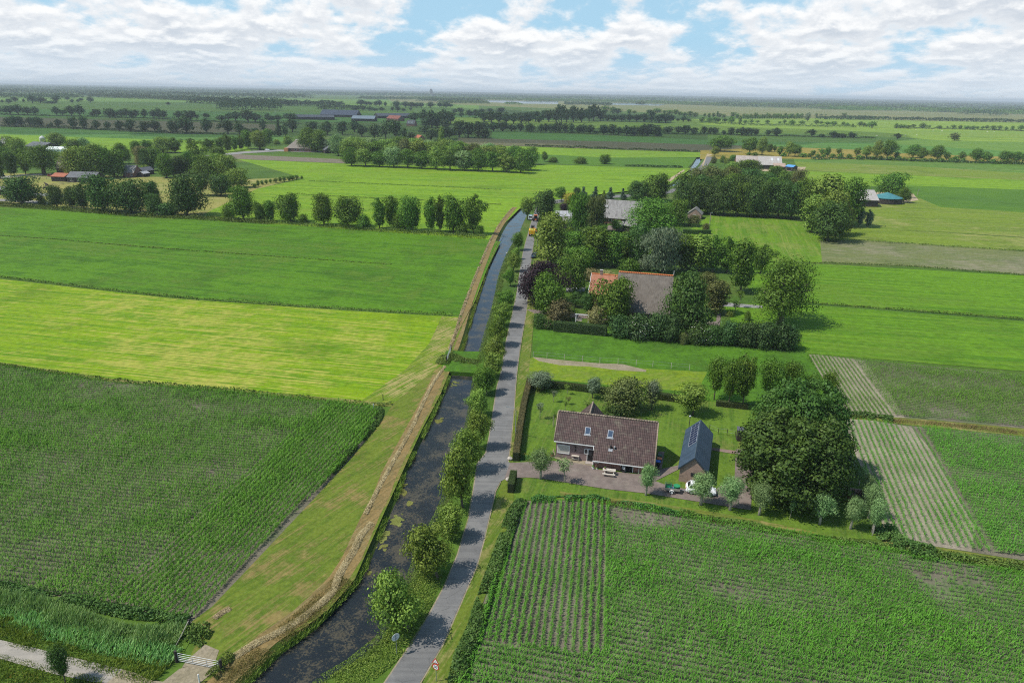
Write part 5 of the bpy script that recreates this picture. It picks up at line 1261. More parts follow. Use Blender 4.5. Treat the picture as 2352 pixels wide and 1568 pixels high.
# wide grassy ditch under the dark tree rows
foliage_strip('ditch_grass', smooth(pts(FG, 0, 1052, 500, 1080, 1000, 1120, 1500, 1152, 1890, 1180), 8), 5.0, 0.4, 1.6, 12, 0.5, LEAF['ditch'], seed=3, clump=4, label='wide strip of rough grass below the dark tree row', cat='grass')
foliage_strip('ditch_grass', smooth(pts(FF, -300, 1090, 0, 1115, 500, 1150, 1200, 1205, 1700, 1230, 2352, 1270), 8), 6.0, 0.4, 1.8, 9, 0.6, LEAF['ditch'], seed=4, clump=4, label='wide strip of rough grass below the village belt', cat='grass')
for f, xy, h1 in ((R1, (0, 628, 1000, 660, 2352, 722), 2.0), (R1, (0, 470, 700, 490, 1300, 500, 2352, 530), 1.5), (R2, (0, 722, 700, 740), 2.0), (R2, (0, 540, 900, 580, 1700, 590), 1.5), (R4, (0, 708, 900, 725, 1800, 755), 3.0), (R4, (1850, 730, 2352, 738), 1.5), (R5, (0, 665, 1000, 690, 2352, 720), 1.2),
                  (R5, (0, 515, 500, 540, 1200, 555, 1800, 568, 2100, 578), 3.2), (R6, (600, 515, 1300, 530, 1900, 548, 2352, 555), 2.0), (R6, (-500, 945, 0, 930, 1000, 965, 2352, 1005), 1.5), (R4, (0, 892, 1200, 935, 2352, 968), 1.2), (FE, (0, 322, 450, 335), 0.8)):
    foliage_strip('hedgerow_growth', smooth(pts(f, *xy), 20), 5.0, 0.5, h1 * 2.1, 2.4, 1.4, LEAF['far'], seed=int(h1 * 10) + xy[1], clump=7, holes=0.1, label='low rough growth along a distant field boundary', cat='undergrowth')
# windbreaks, far woods and villages hidden in trees: masses nobody could count
fw = [(R1, (-600, 225, 0, 238, 800, 248, 1040, 252), 120, 6, 17, 'far', 3), (R1, (1330, 232, 1800, 250, 2352, 268, 2700, 280), 110, 6, 16, 'far', 5), (R2, (370, 312, 900, 330, 1430, 350), 130, 8, 20, 'far', 6), (R2, (590, 398, 1000, 402, 1400, 404), 130, 10, 22, 'far', 7), (R2, (1450, 346, 2250, 362), 60, 8, 17, 'far', 8), (R2, (1910, 394, 2352, 398, 2560, 400), 30, 5, 12, 'far', 9),
      (R3, (140, 257, 770, 264), 150, 6, 15, 'far', 10), (R3, (980, 291, 1740, 292), 110, 6, 17, 'far', 11), (R3, (1190, 312, 1850, 319), 60, 5, 12, 'mid', 12), (R3, (2090, 326, 2300, 332), 30, 3, 9, 'mid', 13), (R4, (530, 333, 1160, 344), 60, 6, 13, 'far', 14), (R4, (1510, 343, 1600, 344), 40, 10, 15, 'far', 15),
      (R3, (700, 258, 1500, 260, 2352, 276, 2700, 282), 160, 4, 14, 'mid', 16), (R4, (0, 278, 900, 296, 1600, 312, 2352, 338), 200, 5, 16, 'mid', 17), (R5, (0, 278, 700, 286, 1200, 300, 1700, 318, 2352, 328), 260, 5, 16, 'mid', 18), (R5, (1600, 290, 2352, 305, 2800, 318), 200, 6, 15, 'far', 19),
      (R6, (820, 275, 1300, 302, 1640, 300), 120, 5, 16, 'mid', 20), (R6, (1670, 338, 1930, 338), 120, 8, 20, 'far', 21), (R6, (1900, 320, 2352, 326, 3000, 340), 200, 6, 17, 'mid', 22), (R6, (-200, 270, 500, 275), 160, 5, 14, 'mid', 28),
      (R5, (1575, 462, 2000, 466, 2352, 470), 26, 5, 8, 'far', 23), (R6, (575, 405, 1200, 418, 2352, 440, 2900, 448), 26, 5, 8, 'far', 24), (R6, (-40, 398, 540, 403), 22, 5, 8, 'far', 25), (R2, (-100, 262, 40, 266, 330, 282), 60, 5, 12, 'far', 26), (R1, (1100, 212, 1250, 214), 60, 5, 10, 'far', 27)]
for f, xy, w, h0, h1, lf, sd in fw:
    foliage_strip('distant_wood', smooth(pts(f, *xy), 60), w, h0 * 1.25, h1 * 1.25, 0.22 if w < 100 else 0.12, 3.8, LEAF[lf], seed=sd, ratio=0.8, clump=16, holes=0.12, label='far-off belt of woodland seen as one mass', cat='woodland')
for i, d in enumerate((4.5, 6, 7.5, 9.5, 11.5, 14, 17, 20, 24)):
    for half in range(3):
        x0, x1 = -260 + half * 960, -260 + half * 960 + 960
        y0, y1 = 190.0 + 0.01815 * x0 + d, 190.0 + 0.01815 * x1 + d
        if d > 15 and half == 1: continue
        L_ = pts(F0, x0, y0, (x0 + x1) / 2, (y0 + y1) / 2, x1, y1)
        dist = L_[1].y
        foliage_strip('horizon_wood', smooth(L_, 400), dist * 0.10, 6, 17 + i % 3 * 4, 16.0 / dist, dist * 0.0026, LEAF['far'], seed=200 + i * 3 + half, ratio=0.8, clump=dist * 0.05, holes=0.20, label='thin belt of trees near the horizon', cat='woodland')

# canal side growth
wl_n = [p for p in wl if p.y < 250]
wr_n = [p for p in wr if p.y < 250]
foliage_strip('bank_reeds', offset([p for p in wl_n if p.y < P(1040, 850).y], -0.35), 1.1, 0.25, 0.9, 60, 0.25, LEAF['bankgrass'], seed=31, upright=1, ratio=0.3, clump=3, holes=0.25, z=-0.55, label='green reeds at the foot of the left canal bank', cat='reeds')
foliage_strip('bank_reeds', offset([p for p in wl_n if p.y > P(1062, 812).y], -0.3), 1.0, 0.25, 0.8, 40, 0.3, LEAF['bankgrass'], seed=32, upright=1, ratio=0.3, clump=3, holes=0.25, z=-0.5, label='reeds along the far part of the left canal bank', cat='reeds')
foliage_strip('bank_growth', offset(wr_n, 0.7), 2.2, 0.3, 1.05, 120, 0.17, LEAF['ditch'], seed=33, clump=2.5, z=-0.35, label='rough green growth on the bank between canal and road', cat='undergrowth')
foliage_strip('bank_growth', offset([p for p in wr_n if p.y < 66], 2.2), 3.2, 0.25, 0.8, 130, 0.16, LEAF['bankgrass'], seed=34, clump=2.0, z=0.0, label='tall grass on the roadside bank near the round sign', cat='grass')
foliage_strip('bank_growth', offset([p for p in wl_n if p.y < 66], -1.6), 2.8, 0.12, 0.42, 190, 0.2, LEAF['drygrass'], seed=35, upright=1, ratio=0.25, clump=1.5, z=0.0, holes=0.15, label='dry brownish grass on the lower left bank', cat='grass')
# windrow of cut reed
wn = smooth(pts(FJ, 70, 1375, 230, 1275, 420, 1180, 600, 1070, 740, 960, 830, 860, 860, 760, 930, 640, 980, 560, 1030, 450, 1110, 370), 1.0)
foliage_strip('straw_windrow', wn, 0.9, 0.12, 0.42, 620, 0.30, LEAF['straw'], seed=41, ratio=0.09, clump=1.6, label='pale ridge of cut reed along the near canal bank', cat='straw')
wn2 = smooth(pts(FJ, 1060, 300, 1110, 200, 1160, 100, 1215, 0) + pts(F0, 945, 985, 970, 930, 995, 880, 1022, 842), 1.0)
foliage_strip('straw_windrow', wn2, 0.6, 0.08, 0.35, 320, 0.34, LEAF['straw'], seed=42, ratio=0.13, clump=0.8, label='narrow pale ridge of cut reed short of the dam', cat='straw')
wn3 = smooth(offset([p for p in bl_far], -1.9), 2.0)
foliage_strip('straw_windrow', wn3, 0.8, 0.05, 0.35, 60, 0.45, LEAF['straw'], seed=43, ratio=0.2, clump=1.5, holes=0.2, label='pale cut reed along the far canal bank', cat='straw')
wn4 = smooth(pts(FL, 1225, 360, 1300, 290, 1400, 220, 1520, 165), 0.5)
foliage_strip('straw_heap', wn4, 0.7, 0.1, 0.3, 500, 0.35, LEAF['straw'], seed=44, ratio=0.1, clump=0.8, label='loose heap of straw on the grass near the gate', cat='straw')
# duckweed
for i, (f, x, y, w_, l_, sd) in enumerate(((FJ, 1285, 345, 1.2, 2.6, 1), (FJ, 1190, 480, 0.7, 3.5, 2), (FJ, 1165, 545, 0.9, 1.3, 3), (FJ, 1330, 120, 1.0, 3.0, 4), (FJ, 1385, 210, 0.6, 1.5, 5), (F0, 1048, 858, 1.2, 2.0, 6), (F0, 1040, 880, 1.2, 2.6, 7), (F0, 1006, 965, 1.0, 2.2, 8), (FJ, 1075, 740, 0.5, 1.2, 9))):
    c = G(f, x, y, WZ)
    foliage_strip('duckweed', [c + Vector((0, -l_ * .7, 0)), c + Vector((.3 * w_, 0, 0)), c + Vector((.1, l_ * .7, 0))], w_ * 1.7, 0.005, 0.01, 420, 0.16, LEAF['duckweed'], seed=50 + sd, ratio=0.9, clump=0.7, holes=0.30, z=WZ + 0.012, label='yellow-green duckweed floating on the canal', cat='duckweed')
# reed ditch at the lower left
foliage_strip('reeds', smooth(pts(FI, -500, 800, 0, 870, 300, 940, 520, 1010, 760, 1110, 1000, 1170, 1300, 1180, 1540, 1190), 1.5), 3.4, 0.6, 1.4, 85, 0.20, LEAF['reed'], seed=61, upright=1, ratio=0.5, clump=2.2, label='dense blue-green reeds filling the ditch', cat='reeds')
foliage_strip('reeds', smooth(pts(FI, -500, 900, 0, 985, 300, 1060, 600, 1160, 900, 1240, 1200, 1300, 1500, 1360), 1.5), 2.6, 0.5, 1.1, 80, 0.20, LEAF['reed'], seed=62, upright=1, ratio=0.5, clump=2.2, holes=0.15, label='second lower belt of reeds beside the concrete path', cat='reeds')
foliage_strip('rough_grass', smooth(pts(FI, -500, 1010, 0, 1095, 500, 1230, 1000, 1380, 1400, 1480), 1.5), 3.6, 0.15, 0.6, 90, 0.22, LEAF['bankgrass'], seed=63, upright=1, ratio=0.4, clump=1.5, label='rough yellow-green grass along the concrete path', cat='grass')
foliage_strip('rough_grass', smooth(pts(FI, -500, 1330, 0, 1440, 400, 1540, 800, 1640), 1.5), 3.0, 0.15, 0.5, 90, 0.2, LEAF['bankgrass'], seed=64, upright=1, ratio=0.4, clump=1.5, label='rough grass below the concrete path', cat='grass')
foliage_strip('weeds', smooth(pts(FI, -500, 720, 0, 755, 300, 830, 650, 870, 1000, 950, 1300, 1000, 1620, 1040), 1.5), 1.6, 0.3, 0.9, 110, 0.28, LEAF['weed'], seed=65, ratio=0.7, clump=1.5, holes=0.18, label='broad-leaved weeds between the reeds and the maize', cat='weeds')
foliage_strip('weeds', smooth(pts(FL, 640, 760, 760, 640, 900, 560, 990, 590, 900, 760, 800, 860), 1.0), 2.2, 0.3, 1.0, 110, 0.25, LEAF['ditch'], seed=66, ratio=0.6, clump=1.5, label='bushy weeds behind the field gate', cat='weeds')
foliage_strip('weeds', smooth(pts(FL, 1150, 1500, 1300, 1330, 1420, 1200, 1540, 1050), 0.8), 1.3, 0.4, 1.0, 160, 0.2, LEAF['ditch'], seed=67, ratio=0.6, clump=1.0, label='dark green bushy growth beside the gate post', cat='weeds')
# weeds round the near maize
foliage_strip('weeds', smooth(pts(F0, 1200, 1152, 1180, 1180, 1152, 1265, 1122, 1350, 1090, 1450, 1064, 1510, 1045, 1600), 1.0), 1.9, 0.3, 1.15, 150, 0.24, LEAF['weed'], seed=68, ratio=0.75, clump=2.0, holes=0.15, label='thick dark green weeds along the roadside edge of the maize', cat='weeds')
foliage_strip('weeds', smooth(pts(F0, 1195, 1152, 1330, 1146, 1420, 1155, 1560, 1182), 1.0), 1.3, 0.2, 0.9, 120, 0.24, LEAF['weed'], seed=69, ratio=0.7, clump=1.5, holes=0.25, label='green weeds along the upper edge of the maize', cat='weeds')
foliage_strip('ditch_grass', smooth(pts(F0, 1560, 1180, 1700, 1205, 1900, 1240, 2060, 1262, 2352, 1312, 2700, 1380), 1.5), 1.5, 0.2, 0.9, 90, 0.28, LEAF['ditch'], seed=70, clump=2.0, holes=0.12, label='rough ditch grass between the lawn and the near maize', cat='grass')
foliage_strip('dry_grass', smooth(pts(FA, 600, 1140, 760, 1165, 1000, 1205, 1300, 1240, 1700, 1300, 2100, 1400), 1.5), 1.1, 0.2, 0.6, 110, 0.25, LEAF['drygrass'], seed=71, upright=1, ratio=0.2, clump=1.5, holes=0.35, label='pale seeding grass in the dry ditch', cat='grass')
foliage_strip('weeds', smooth(pts(R8, 1380, 1270, 1450, 1360, 1540, 1410, 1700, 1440), 1.0), 3.2, 0.4, 1.4, 80, 0.3, LEAF['weed'], seed=72, ratio=0.7, clump=2.0, label='bushy weeds at the corner between the two maize plots', cat='weeds')
foliage_strip('weeds', smooth(pts(R8, 1130, 562, 1220, 570, 1340, 582, 1440, 604), 1.0), 2.2, 0.3, 1.2, 70, 0.3, LEAF['weed'], seed=73, ratio=0.7, clump=2.0, holes=0.15, label='weeds at the corner of the far maize plots', cat='weeds')
foliage_strip('dry_grass', smooth(pts(R8, 1440, 606, 1700, 620, 2267, 680, 2800, 735), 2), 2.0, 0.1, 0.7, 40, 0.35, LEAF['drygrass'], seed=74, upright=1, ratio=0.2, clump=2.0, label='dry grass strip between the two maize plots', cat='grass')
foliage_strip('ditch_grass', smooth(pts(R8, 1500, 1385, 1800, 1450, 2267, 1520, 2800, 1640), 2), 2.0, 0.2, 1.0, 60, 0.32, LEAF['ditch'], seed=75, clump=2.0, label='green ditch growth below the lower maize plot', cat='grass')
foliage_strip('weeds', smooth(pts(F0, 872, 940, 868, 965, 840, 1000, 800, 1045, 760, 1090), 1.0), 1.4, 0.2, 0.9, 90, 0.28, LEAF['weed'], seed=76, ratio=0.7, clump=2.0, holes=0.25, label='weeds along the canal side of the big maize field', cat='weeds')
foliage_strip('ditch_grass', smooth(pts(F0, 1014, 838, 1030, 818, 1060, 828, 1100, 832), 1.0), 3.0, 0.1, 0.8, 60, 0.3, LEAF['ditch'], seed=77, clump=2.0, label='grass covering the dam across the canal', cat='grass')
foliage_strip('flower_bed', pts(FA, 170, 800, 230, 770, 285, 800), 1.4, 0.2, 0.6, 160, 0.16, LEAF['weed'], seed=78, label='flower bed at the driveway corner', cat='flowers')
foliage_strip('flowers', pts(FA, 180, 770, 225, 755, 250, 775), 1.0, 0.4, 0.7, 50, 0.13, LEAF['yellow'], seed=79, label='yellow flowers in the bed beside the hedge', cat='flowers')
foliage_strip('wild_flowers', pts(FI, 60, 1500, 200, 1530, 330, 1570), 1.2, 0.2, 0.4, 18, 0.12, LEAF['yellow'], seed=80, label='yellow wild flowers below the concrete path', cat='flowers')

# ------------------------------------------------------------------ maize fields
h0, h1 = P(440, 1420), P(868, 960)                       # canal side of the big field
dh = (h1 - h0).normalized()
nh = Vector((-dh.y, dh.x))
def head(X, Y): return ((X - h0.x) * nh.x + (Y - h0.y) * nh.y) < 11.0
z1 = corn_zone(corn_left, h0, h1, 0.16, 1, area=head, thin=0.24, hgt=1.05)
z2 = corn_zone(corn_left, P(0, 1000), P(560, 1050), 0.17, 2, area=lambda X, Y: ~head(X, Y), thin=0.37, hgt=0.97)
corn_field('maize', [z1, z2], LEAF['corn'], True, 3, 'rows of young maize left of the canal')
s0, s1 = P(1160, 1500), P(1228, 1160)
ds = (s1 - s0).normalized(); ns = Vector((ds.y, -ds.x))
e0 = P(1395, 1300)
wlim = (e0.x - s0.x) * ns.x + (e0.y - s0.y) * ns.y
def side(X, Y): return ((X - s0.x) * ns.x + (Y - s0.y) * ns.y) < wlim
y_low = P(1250, 1490)
def lowpart(X, Y):  # rows turn near the lower edge
    return ((X - y_low.x) * -ds.x + (Y - y_low.y) * -ds.y) > 0
z1 = corn_zone(corn_near, s0, s1, 0.16, 5, area=lambda X, Y: side(X, Y) & ~lowpart(X, Y), thin=0.33, hgt=0.82, row=0.78)
a0, a1 = P(1400, 1290), P(2300, 1440)
z2 = corn_zone(corn_near, a0, a1, 0.16, 6, area=lambda X, Y: ~side(X, Y) | lowpart(X, Y), thin=0.37, hgt=0.95)
corn_field('maize', [z1, z2], LEAF['corn'], True, 6, 'rows of young maize below the driveway')
def block(poly, f, p, q, rowdir, width_to, seed, thin_a, thin_b, label):
    b0, b1 = G(f, *p), G(f, *q)
    d = (b1 - b0).normalized(); n = Vector((d.y, -d.x))
    wq = G(f, *width_to); lim = (wq.x - b0.x) * n.x + (wq.y - b0.y) * n.y
    ins = lambda X, Y: ((X - b0.x) * n.x + (Y - b0.y) * n.y) < lim
    za = corn_zone(poly, b0, b1, 0.19, seed, area=ins, thin=thin_a, hgt=0.78, row=0.84)
    zb = corn_zone(poly, G(f, *rowdir[0]), G(f, *rowdir[1]), 0.19, seed + 1, area=lambda X, Y: ~ins(X, Y), thin=thin_b - .02, hgt=0.92)
    corn_field('maize', [za, zb], LEAF['corn'], False, seed, label)
block(corn_upper, R8, (1100, 520), (905, 190), ((1500, 250), (2267, 318)), (1330, 400), 8, 0.26, 0.36, 'young maize on the upper plot beyond the chestnut')
block(corn_lower, R8, (1400, 1250), (1160, 600), ((1500, 640), (2267, 710)), (1830, 1000), 10, 0.28, 0.38, 'young maize on the lower plot beyond the willows')
# ------------------------------------------------------------------ building materials
def tile_mat(name, c1, c2, lichen, lam=0.35, w=0.26, h=0.36, line=0.35, slope=1.42, along='x'):
    """pantiles: courses across the slope; local x runs along the ridge"""
    mt, n, b = new_mat(name)
    p = obj_pos(n)
    s = n.add('ShaderNodeSeparateXYZ'); n.l.new(p, s.inputs[0])
    a, c = (s.outputs[0], s.outputs[1]) if along == 'x' else (s.outputs[1], s.outputs[0])
    u = n.math('MULTIPLY', a, 1 / w)
    v = n.math('MULTIPLY', c, slope / h)
    fu = n.math('FRACT', u); fv = n.math('FRACT', v)
    ridge_ = n.math('ABSOLUTE', n.math('SUBTRACT', fu, 0.5))       # hump of the tile
    cell = n.add('ShaderNodeTexWhiteNoise', noise_dimensions='2D')
    cb = n.add('ShaderNodeCombineXYZ')
    n.put(cb.inputs[0], n.math('FLOOR', u)); n.put(cb.inputs[1], n.math('FLOOR', v)); n.l.new(cb.outputs[0], cell.inputs['Vector'])
    col = n.mix(cell.outputs['Value'], c1, c2)
    col = n.mix(n.ss(n.noise(n.map(p, scale=(1.0, 0.35, 0.35)), 0.8, 4.0, 0.6), 0.48, 0.66, 0, 0.45), col, tuple(x * 0.55 for x in c1))     # weather stains run down the slope
    col = n.mix(n.ss(n.noise(p, 1.1, 5.0, 0.65), 0.50, 0.70, 0, lam), col, lichen)
    edge = n.math('MAXIMUM', n.ss(fv, 0.0, 0.22, 1.0, 0.0), n.ss(ridge_, 0.38, 0.5))
    col = n.mix(n.math('MULTIPLY', edge, line), col, (0.02, 0.015, 0.012))
    n.l.new(col, b.inputs['Base Color'])
    b.inputs['Roughness'].default_value = 0.65
    hgt = n.math('ADD', n.math('MULTIPLY', n.math('SUBTRACT', 0.5, ridge_), 1.2), n.math('MULTIPLY', fv, -0.6))
    bump(n, b, hgt, 0.8, 0.05)
    return mt
def brickwall_mat(name, c1, c2, mortar, scale=4.5):
    mt, n, b = new_mat(name)
    p = obj_pos(n)
    s = n.add('ShaderNodeSeparateXYZ'); n.l.new(p, s.inputs[0])
    cb = n.add('ShaderNodeCombineXYZ')
    n.put(cb.inputs[0], n.math('ADD', s.outputs[0], s.outputs[1])); n.put(cb.inputs[1], s.outputs[2])
    bk = n.add('ShaderNodeTexBrick'); n.l.new(cb.outputs[0], bk.inputs['Vector'])
    bk.inputs['Scale'].default_value = scale; bk.inputs['Mortar Size'].default_value = 0.018
    n.put(bk.inputs['Color1'], c1); n.put(bk.inputs['Color2'], c2); n.put(bk.inputs['Mortar'], mortar)
    hsv = n.add('ShaderNodeHueSaturation'); n.l.new(bk.outputs[0], hsv.inputs['Color'])
    n.put(hsv.inputs['Value'], n.ss(n.noise(p, 1.2, 5.0, 0.7), 0.25, 0.75, 0.75, 1.25))
    n.l.new(hsv.outputs[0], b.inputs['Base Color'])
    b.inputs['Roughness'].default_value = 0.85
    return mt
def thatch_mat(name, c1, c2):
    mt, n, b = new_mat(name)
    p = obj_pos(n)
    f = n.noise(n.map(p, scale=(2.2, 0.5, 0.5)), 2.0, 6.0, 0.7)
    g = n.noise(p, 0.5, 5.0, 0.6)
    n.l.new(n.mix(n.ss(n.math('ADD', n.math('MULTIPLY', f, 0.6), n.math('MULTIPLY', g, 0.4)), 0.35, 0.65), c1, c2), b.inputs['Base Color'])
    b.inputs['Roughness'].default_value = 0.95
    bump(n, b, f, 0.7, 0.08)
    return mt
def corrug_mat(name, c1, c2, period=1.1, along='x'):
    mt, n, b = new_mat(name)
    p = obj_pos(n)
    s = n.add('ShaderNodeSeparateXYZ'); n.l.new(p, s.inputs[0])
    a = s.outputs[0] if along == 'x' else s.outputs[1]
    w_ = n.math('FRACT', n.math('MULTIPLY', a, 1 / period))
    seam = n.ss(w_, 0.0, 0.09, 1.0, 0.0)
    f = n.noise(p, 0.6, 5.0, 0.65)
    col = n.mix(n.ss(f, 0.3, 0.7), c1, c2)
    col = n.mix(n.math('MULTIPLY', seam, 0.35), col, tuple(x * 0.4 for x in c1))
    n.l.new(col, b.inputs['Base Color'])
    b.inputs['Roughness'].default_value = 0.6
    bump(n, b, n.math('SINE', n.math('MULTIPLY', a, 2 * math.pi / (period / 4))), 0.4, 0.03)
    return mt
def glass_mat(name, col=(0.03, 0.035, 0.04), rough=0.06):
    mt, n, b = new_mat(name)
    n.put(b.inputs['Base Color'], col); b.inputs['Roughness'].default_value = rough
    b.inputs['Specular IOR Level'].default_value = 0.6
    return mt
BROWN_TILE = tile_mat('brown_tiles', (0.055, 0.032, 0.030), (0.098, 0.058, 0.052), (0.17, 0.155, 0.11), 0.50, 0.27, 0.42, 0.7)
ORANGE_TILE = tile_mat('orange_tiles', (0.33, 0.125, 0.068), (0.41, 0.175, 0.098), (0.40, 0.24, 0.16), 0.25, 0.27, 0.40, 0.25)
GREY_TILE = tile_mat('grey_tiles', (0.20, 0.19, 0.18), (0.28, 0.27, 0.26), (0.33, 0.32, 0.27), 0.4, 0.5, 0.6, 0.3)
BLUE_SLATE = tile_mat('blue_grey_sheets', (0.036, 0.062, 0.096), (0.046, 0.075, 0.112), (0.070, 0.095, 0.125), 0.25, 0.9, 0.4, 0.22)
PURPLE_BRICK = brickwall_mat('purple_brick', (0.25, 0.165, 0.155), (0.20, 0.13, 0.125), (0.30, 0.26, 0.24))
RED_BRICK = brickwall_mat('red_brick', (0.26, 0.115, 0.085), (0.20, 0.09, 0.07), (0.24, 0.19, 0.16))
BARN_BRICK = brickwall_mat('mixed_brick', (0.34, 0.215, 0.165), (0.23, 0.15, 0.12), (0.36, 0.31, 0.26))
THATCH = thatch_mat('thatch', (0.110, 0.093, 0.078), (0.185, 0.160, 0.134))
THATCH_WARM = thatch_mat('old_thatch', (0.19, 0.165, 0.14), (0.27, 0.235, 0.20))
ASBESTOS = corrug_mat('cement_sheets', (0.34, 0.31, 0.29), (0.43, 0.40, 0.37), 1.3)
DARKROOF = corrug_mat('dark_sheets', (0.085, 0.09, 0.105), (0.12, 0.125, 0.14), 1.2)
WHITE = plain('white_paint', (0.80, 0.80, 0.78), 0.45, var=0.05)
BLACK = plain('black_paint', (0.015, 0.016, 0.018), 0.4)
DARKWOOD = plain('dark_boards', (0.045, 0.038, 0.033), 0.8, var=0.3)
GREYWOOD = plain('weathered_wood', (0.30, 0.27, 0.23), 0.85, var=0.2)
GALV = plain('galvanised_steel', (0.33, 0.35, 0.36), 0.45, metal=0.45, var=0.08)
STEEL = plain('grey_steel', (0.42, 0.44, 0.46), 0.4, metal=0.3)
TERRACOTTA = plain('terracotta', (0.35, 0.14, 0.075), 0.8)
RUBBER = plain('black_rubber', (0.02, 0.02, 0.02), 0.85)
GLASS = glass_mat('window_glass')
SKYGLASS = glass_mat('roof_window_glass', (0.05, 0.075, 0.12), 0.04)
BLIND = plain('roller_blind', (0.50, 0.47, 0.42), 0.7, var=0.05)
INSIDE = plain('dark_interior', (0.012, 0.012, 0.012), 0.9)

def wall_gable(L, Wd, eave, ridge):
    b = MB(); x, y = L / 2, Wd / 2
    prof = [(-y, -0.1), (y, -0.1), (y, eave), (0, ridge), (-y, eave)]
    return b.hull([(-x, p, q) for p, q in prof], [(x, p, q) for p, q in prof])
def roof_gable(L, Wd, eave, ridge, oe=0.3, og=0.15, th=0.14, ridge_y=0.0):
    """two slabs meeting at the ridge; oe overhang at the eaves, og at the gables"""
    b = MB(); x = L / 2 + og
    for s in (-1, 1):
        y1 = s * Wd / 2
        k = (ridge - eave) / abs(y1 - ridge_y)
        ye = y1 + s * oe; ze = eave - oe * k
        nrm = Vector((0, s * k, 1)).normalized() * th
        low, top = (ye, ze), (ridge_y, ridge)
        q = [(low[0], low[1] + 0.02), (top[0], top[1] + 0.02), (top[0], top[1] + 0.02 + th * 1.2), (low[0] + nrm.y, low[1] + nrm.z + 0.02)]
        b.hull([(-x, *c) for c in q], [(x, *c) for c in q])
    return b
def window(root, c, w, h, axis='x', out=1, frame_m=None, pane_m=None, fw=0.08, depth=0.10):
    """window in a wall; axis = direction the wall runs, out = outward sign; frame is the part, pane the sub-part"""
    f = MB(); o = depth / 2
    def bx(u, v, su, sv, d, dd):
        if axis == 'x': f_.box((c[0] + u, c[1] + out * d, c[2] + v), (su, dd, sv))
        else: f_.box((c[0] + out * d, c[1] + u, c[2] + v), (dd, su, sv))
    f_ = f
    bx(-w / 2 + fw / 2, 0, fw, h, 0, depth); bx(w / 2 - fw / 2, 0, fw, h, 0, depth)
    bx(0, h / 2 - fw / 2, w - 2 * fw, fw, 0, depth); bx(0, -h / 2 + fw / 2, w - 2 * fw, fw, 0, depth)
    wo = f.build('window', frame_m or WHITE, root)
    f_ = MB(); bx(0, 0, w - 2 * fw, h - 2 * fw, 0, depth * .5)
    f_.build('pane', pane_m or GLASS, wo)
    return wo
def gable_house(name, label, cat, c, rot, L, Wd, eave, ridge, wall_m, roof_m, wins=(), oe=0.3, og=0.2, ridge_m=None, th=0.14, group=None):
    t = thing(name, label, cat, (c[0], c[1], 0.0), rot, group)
    wall_gable(L, Wd, eave, ridge).build('wall', wall_m, t)
    r = roof_gable(L, Wd, eave, ridge, oe, og, th).build('roof', roof_m, t)
    if ridge_m:
        b = MB(); x = L / 2 + og + .02
        b.tube([(-x, 0, ridge + th), (x, 0, ridge + th)], 0.14, 8); b.build('ridge_cap', ridge_m, r)
    for w in wins:
        side, u, z, ww, hh = w[:5]
        if side in ('f', 'b'):
            s = -1 if side == 'f' else 1
            window(t, (u, s * (Wd / 2 + .01), z), ww, hh, 'x', s, *(w[5:7]))
        else:
            s = -1 if side == 'l' else 1
            window(t, (s * (L / 2 + .01), u, z), ww, hh, 'y', s, *(w[5:7]))
    return t
def hip_roof(L, Wd, eave, ridge, hip, oe=0.3, th=0.2):
    """hipped roof as one closed body"""
    b = MB(); x, y = L / 2 + oe, Wd / 2 + oe
    lo = [(-x, -y, eave), (x, -y, eave), (x, y, eave), (-x, y, eave)]
    hx = L / 2 - hip
    n = len(b.v)
    b.v += lo + [(p[0], p[1], eave - th) for p in lo] + [(-hx, 0, ridge), (hx, 0, ridge)]
    for f in ((0, 1, 9, 8), (1, 2, 9), (2, 3, 8, 9), (3, 0, 8), (4, 7, 6, 5), (0, 4, 5, 1), (1, 5, 6, 2), (2, 6, 7, 3), (3, 7, 4, 0)):
        b.f.append(tuple(n + i for i in f))
    return b

# ------------------------------------------------------------------ brick house beside the road
HA = R(-12.7)
hu = Vector((math.cos(HA), math.sin(HA), 0)); hn = Vector((-hu.y, hu.x, 0))
U0, U1, UN = -13.6, 1.35, -7.55           # left end, right end, step in the front wall
NR, ZR = 93.7, 6.25                       # ridge
SL = 0.98
def roof_z(n): return ZR - SL * abs(NR - n)
N_EL, N_ER, N_WL, N_WR, N_B = 90.35, 88.75, 90.7, 89.2, 97.4
house = thing('brick_house', 'brick house with steep brown tiled roof, two roof windows and a low eave', 'house', tuple(hu * ((U0 + U1) / 2) + hn * 91.5), HA)
cu, cn = (U0 + U1) / 2, 91.5
def hl(u, n, z): return (u - cu, n - cn, z)
def wall_block(n_front, u0, u1, mat, nm='wall'):
    b = MB()
    prof = [(n_front, -0.1), (N_B, -0.1), (N_B, roof_z(N_B) - .08), (NR, ZR - .08), (n_front, roof_z(n_front) - .08)]
    b.hull([hl(u0, a, z) for a, z in prof], [hl(u1, a, z) for a, z in prof])
    return b.build(nm, mat, house)
wall_block(N_WL, U0 + .25, UN + 0.1, PURPLE_BRICK)
wall_block(N_WR, UN + 0.1, U1 - .25, RED_BRICK)
b = MB()
def slab(n0, n1, u0, u1, th=0.13):
    z0, z1 = roof_z(n0), roof_z(n1)
    s = 1 if n1 > n0 else -1
    d = Vector((-SL * s, 1)).normalized() * th
    q = [(n0, z0), (n1, z1), (n1, z1 + th * 1.4), (n0 + d.x, z0 + d.y)]
    b.hull([hl(u0, *c) for c in q], [hl(u1, *c) for c in q])
slab(N_EL, NR, U0, UN); slab(N_ER, NR, UN, U1); slab(N_B + .3, NR, U0, U1)
roof = b.build('roof', BROWN_TILE, house)
rg = MB()
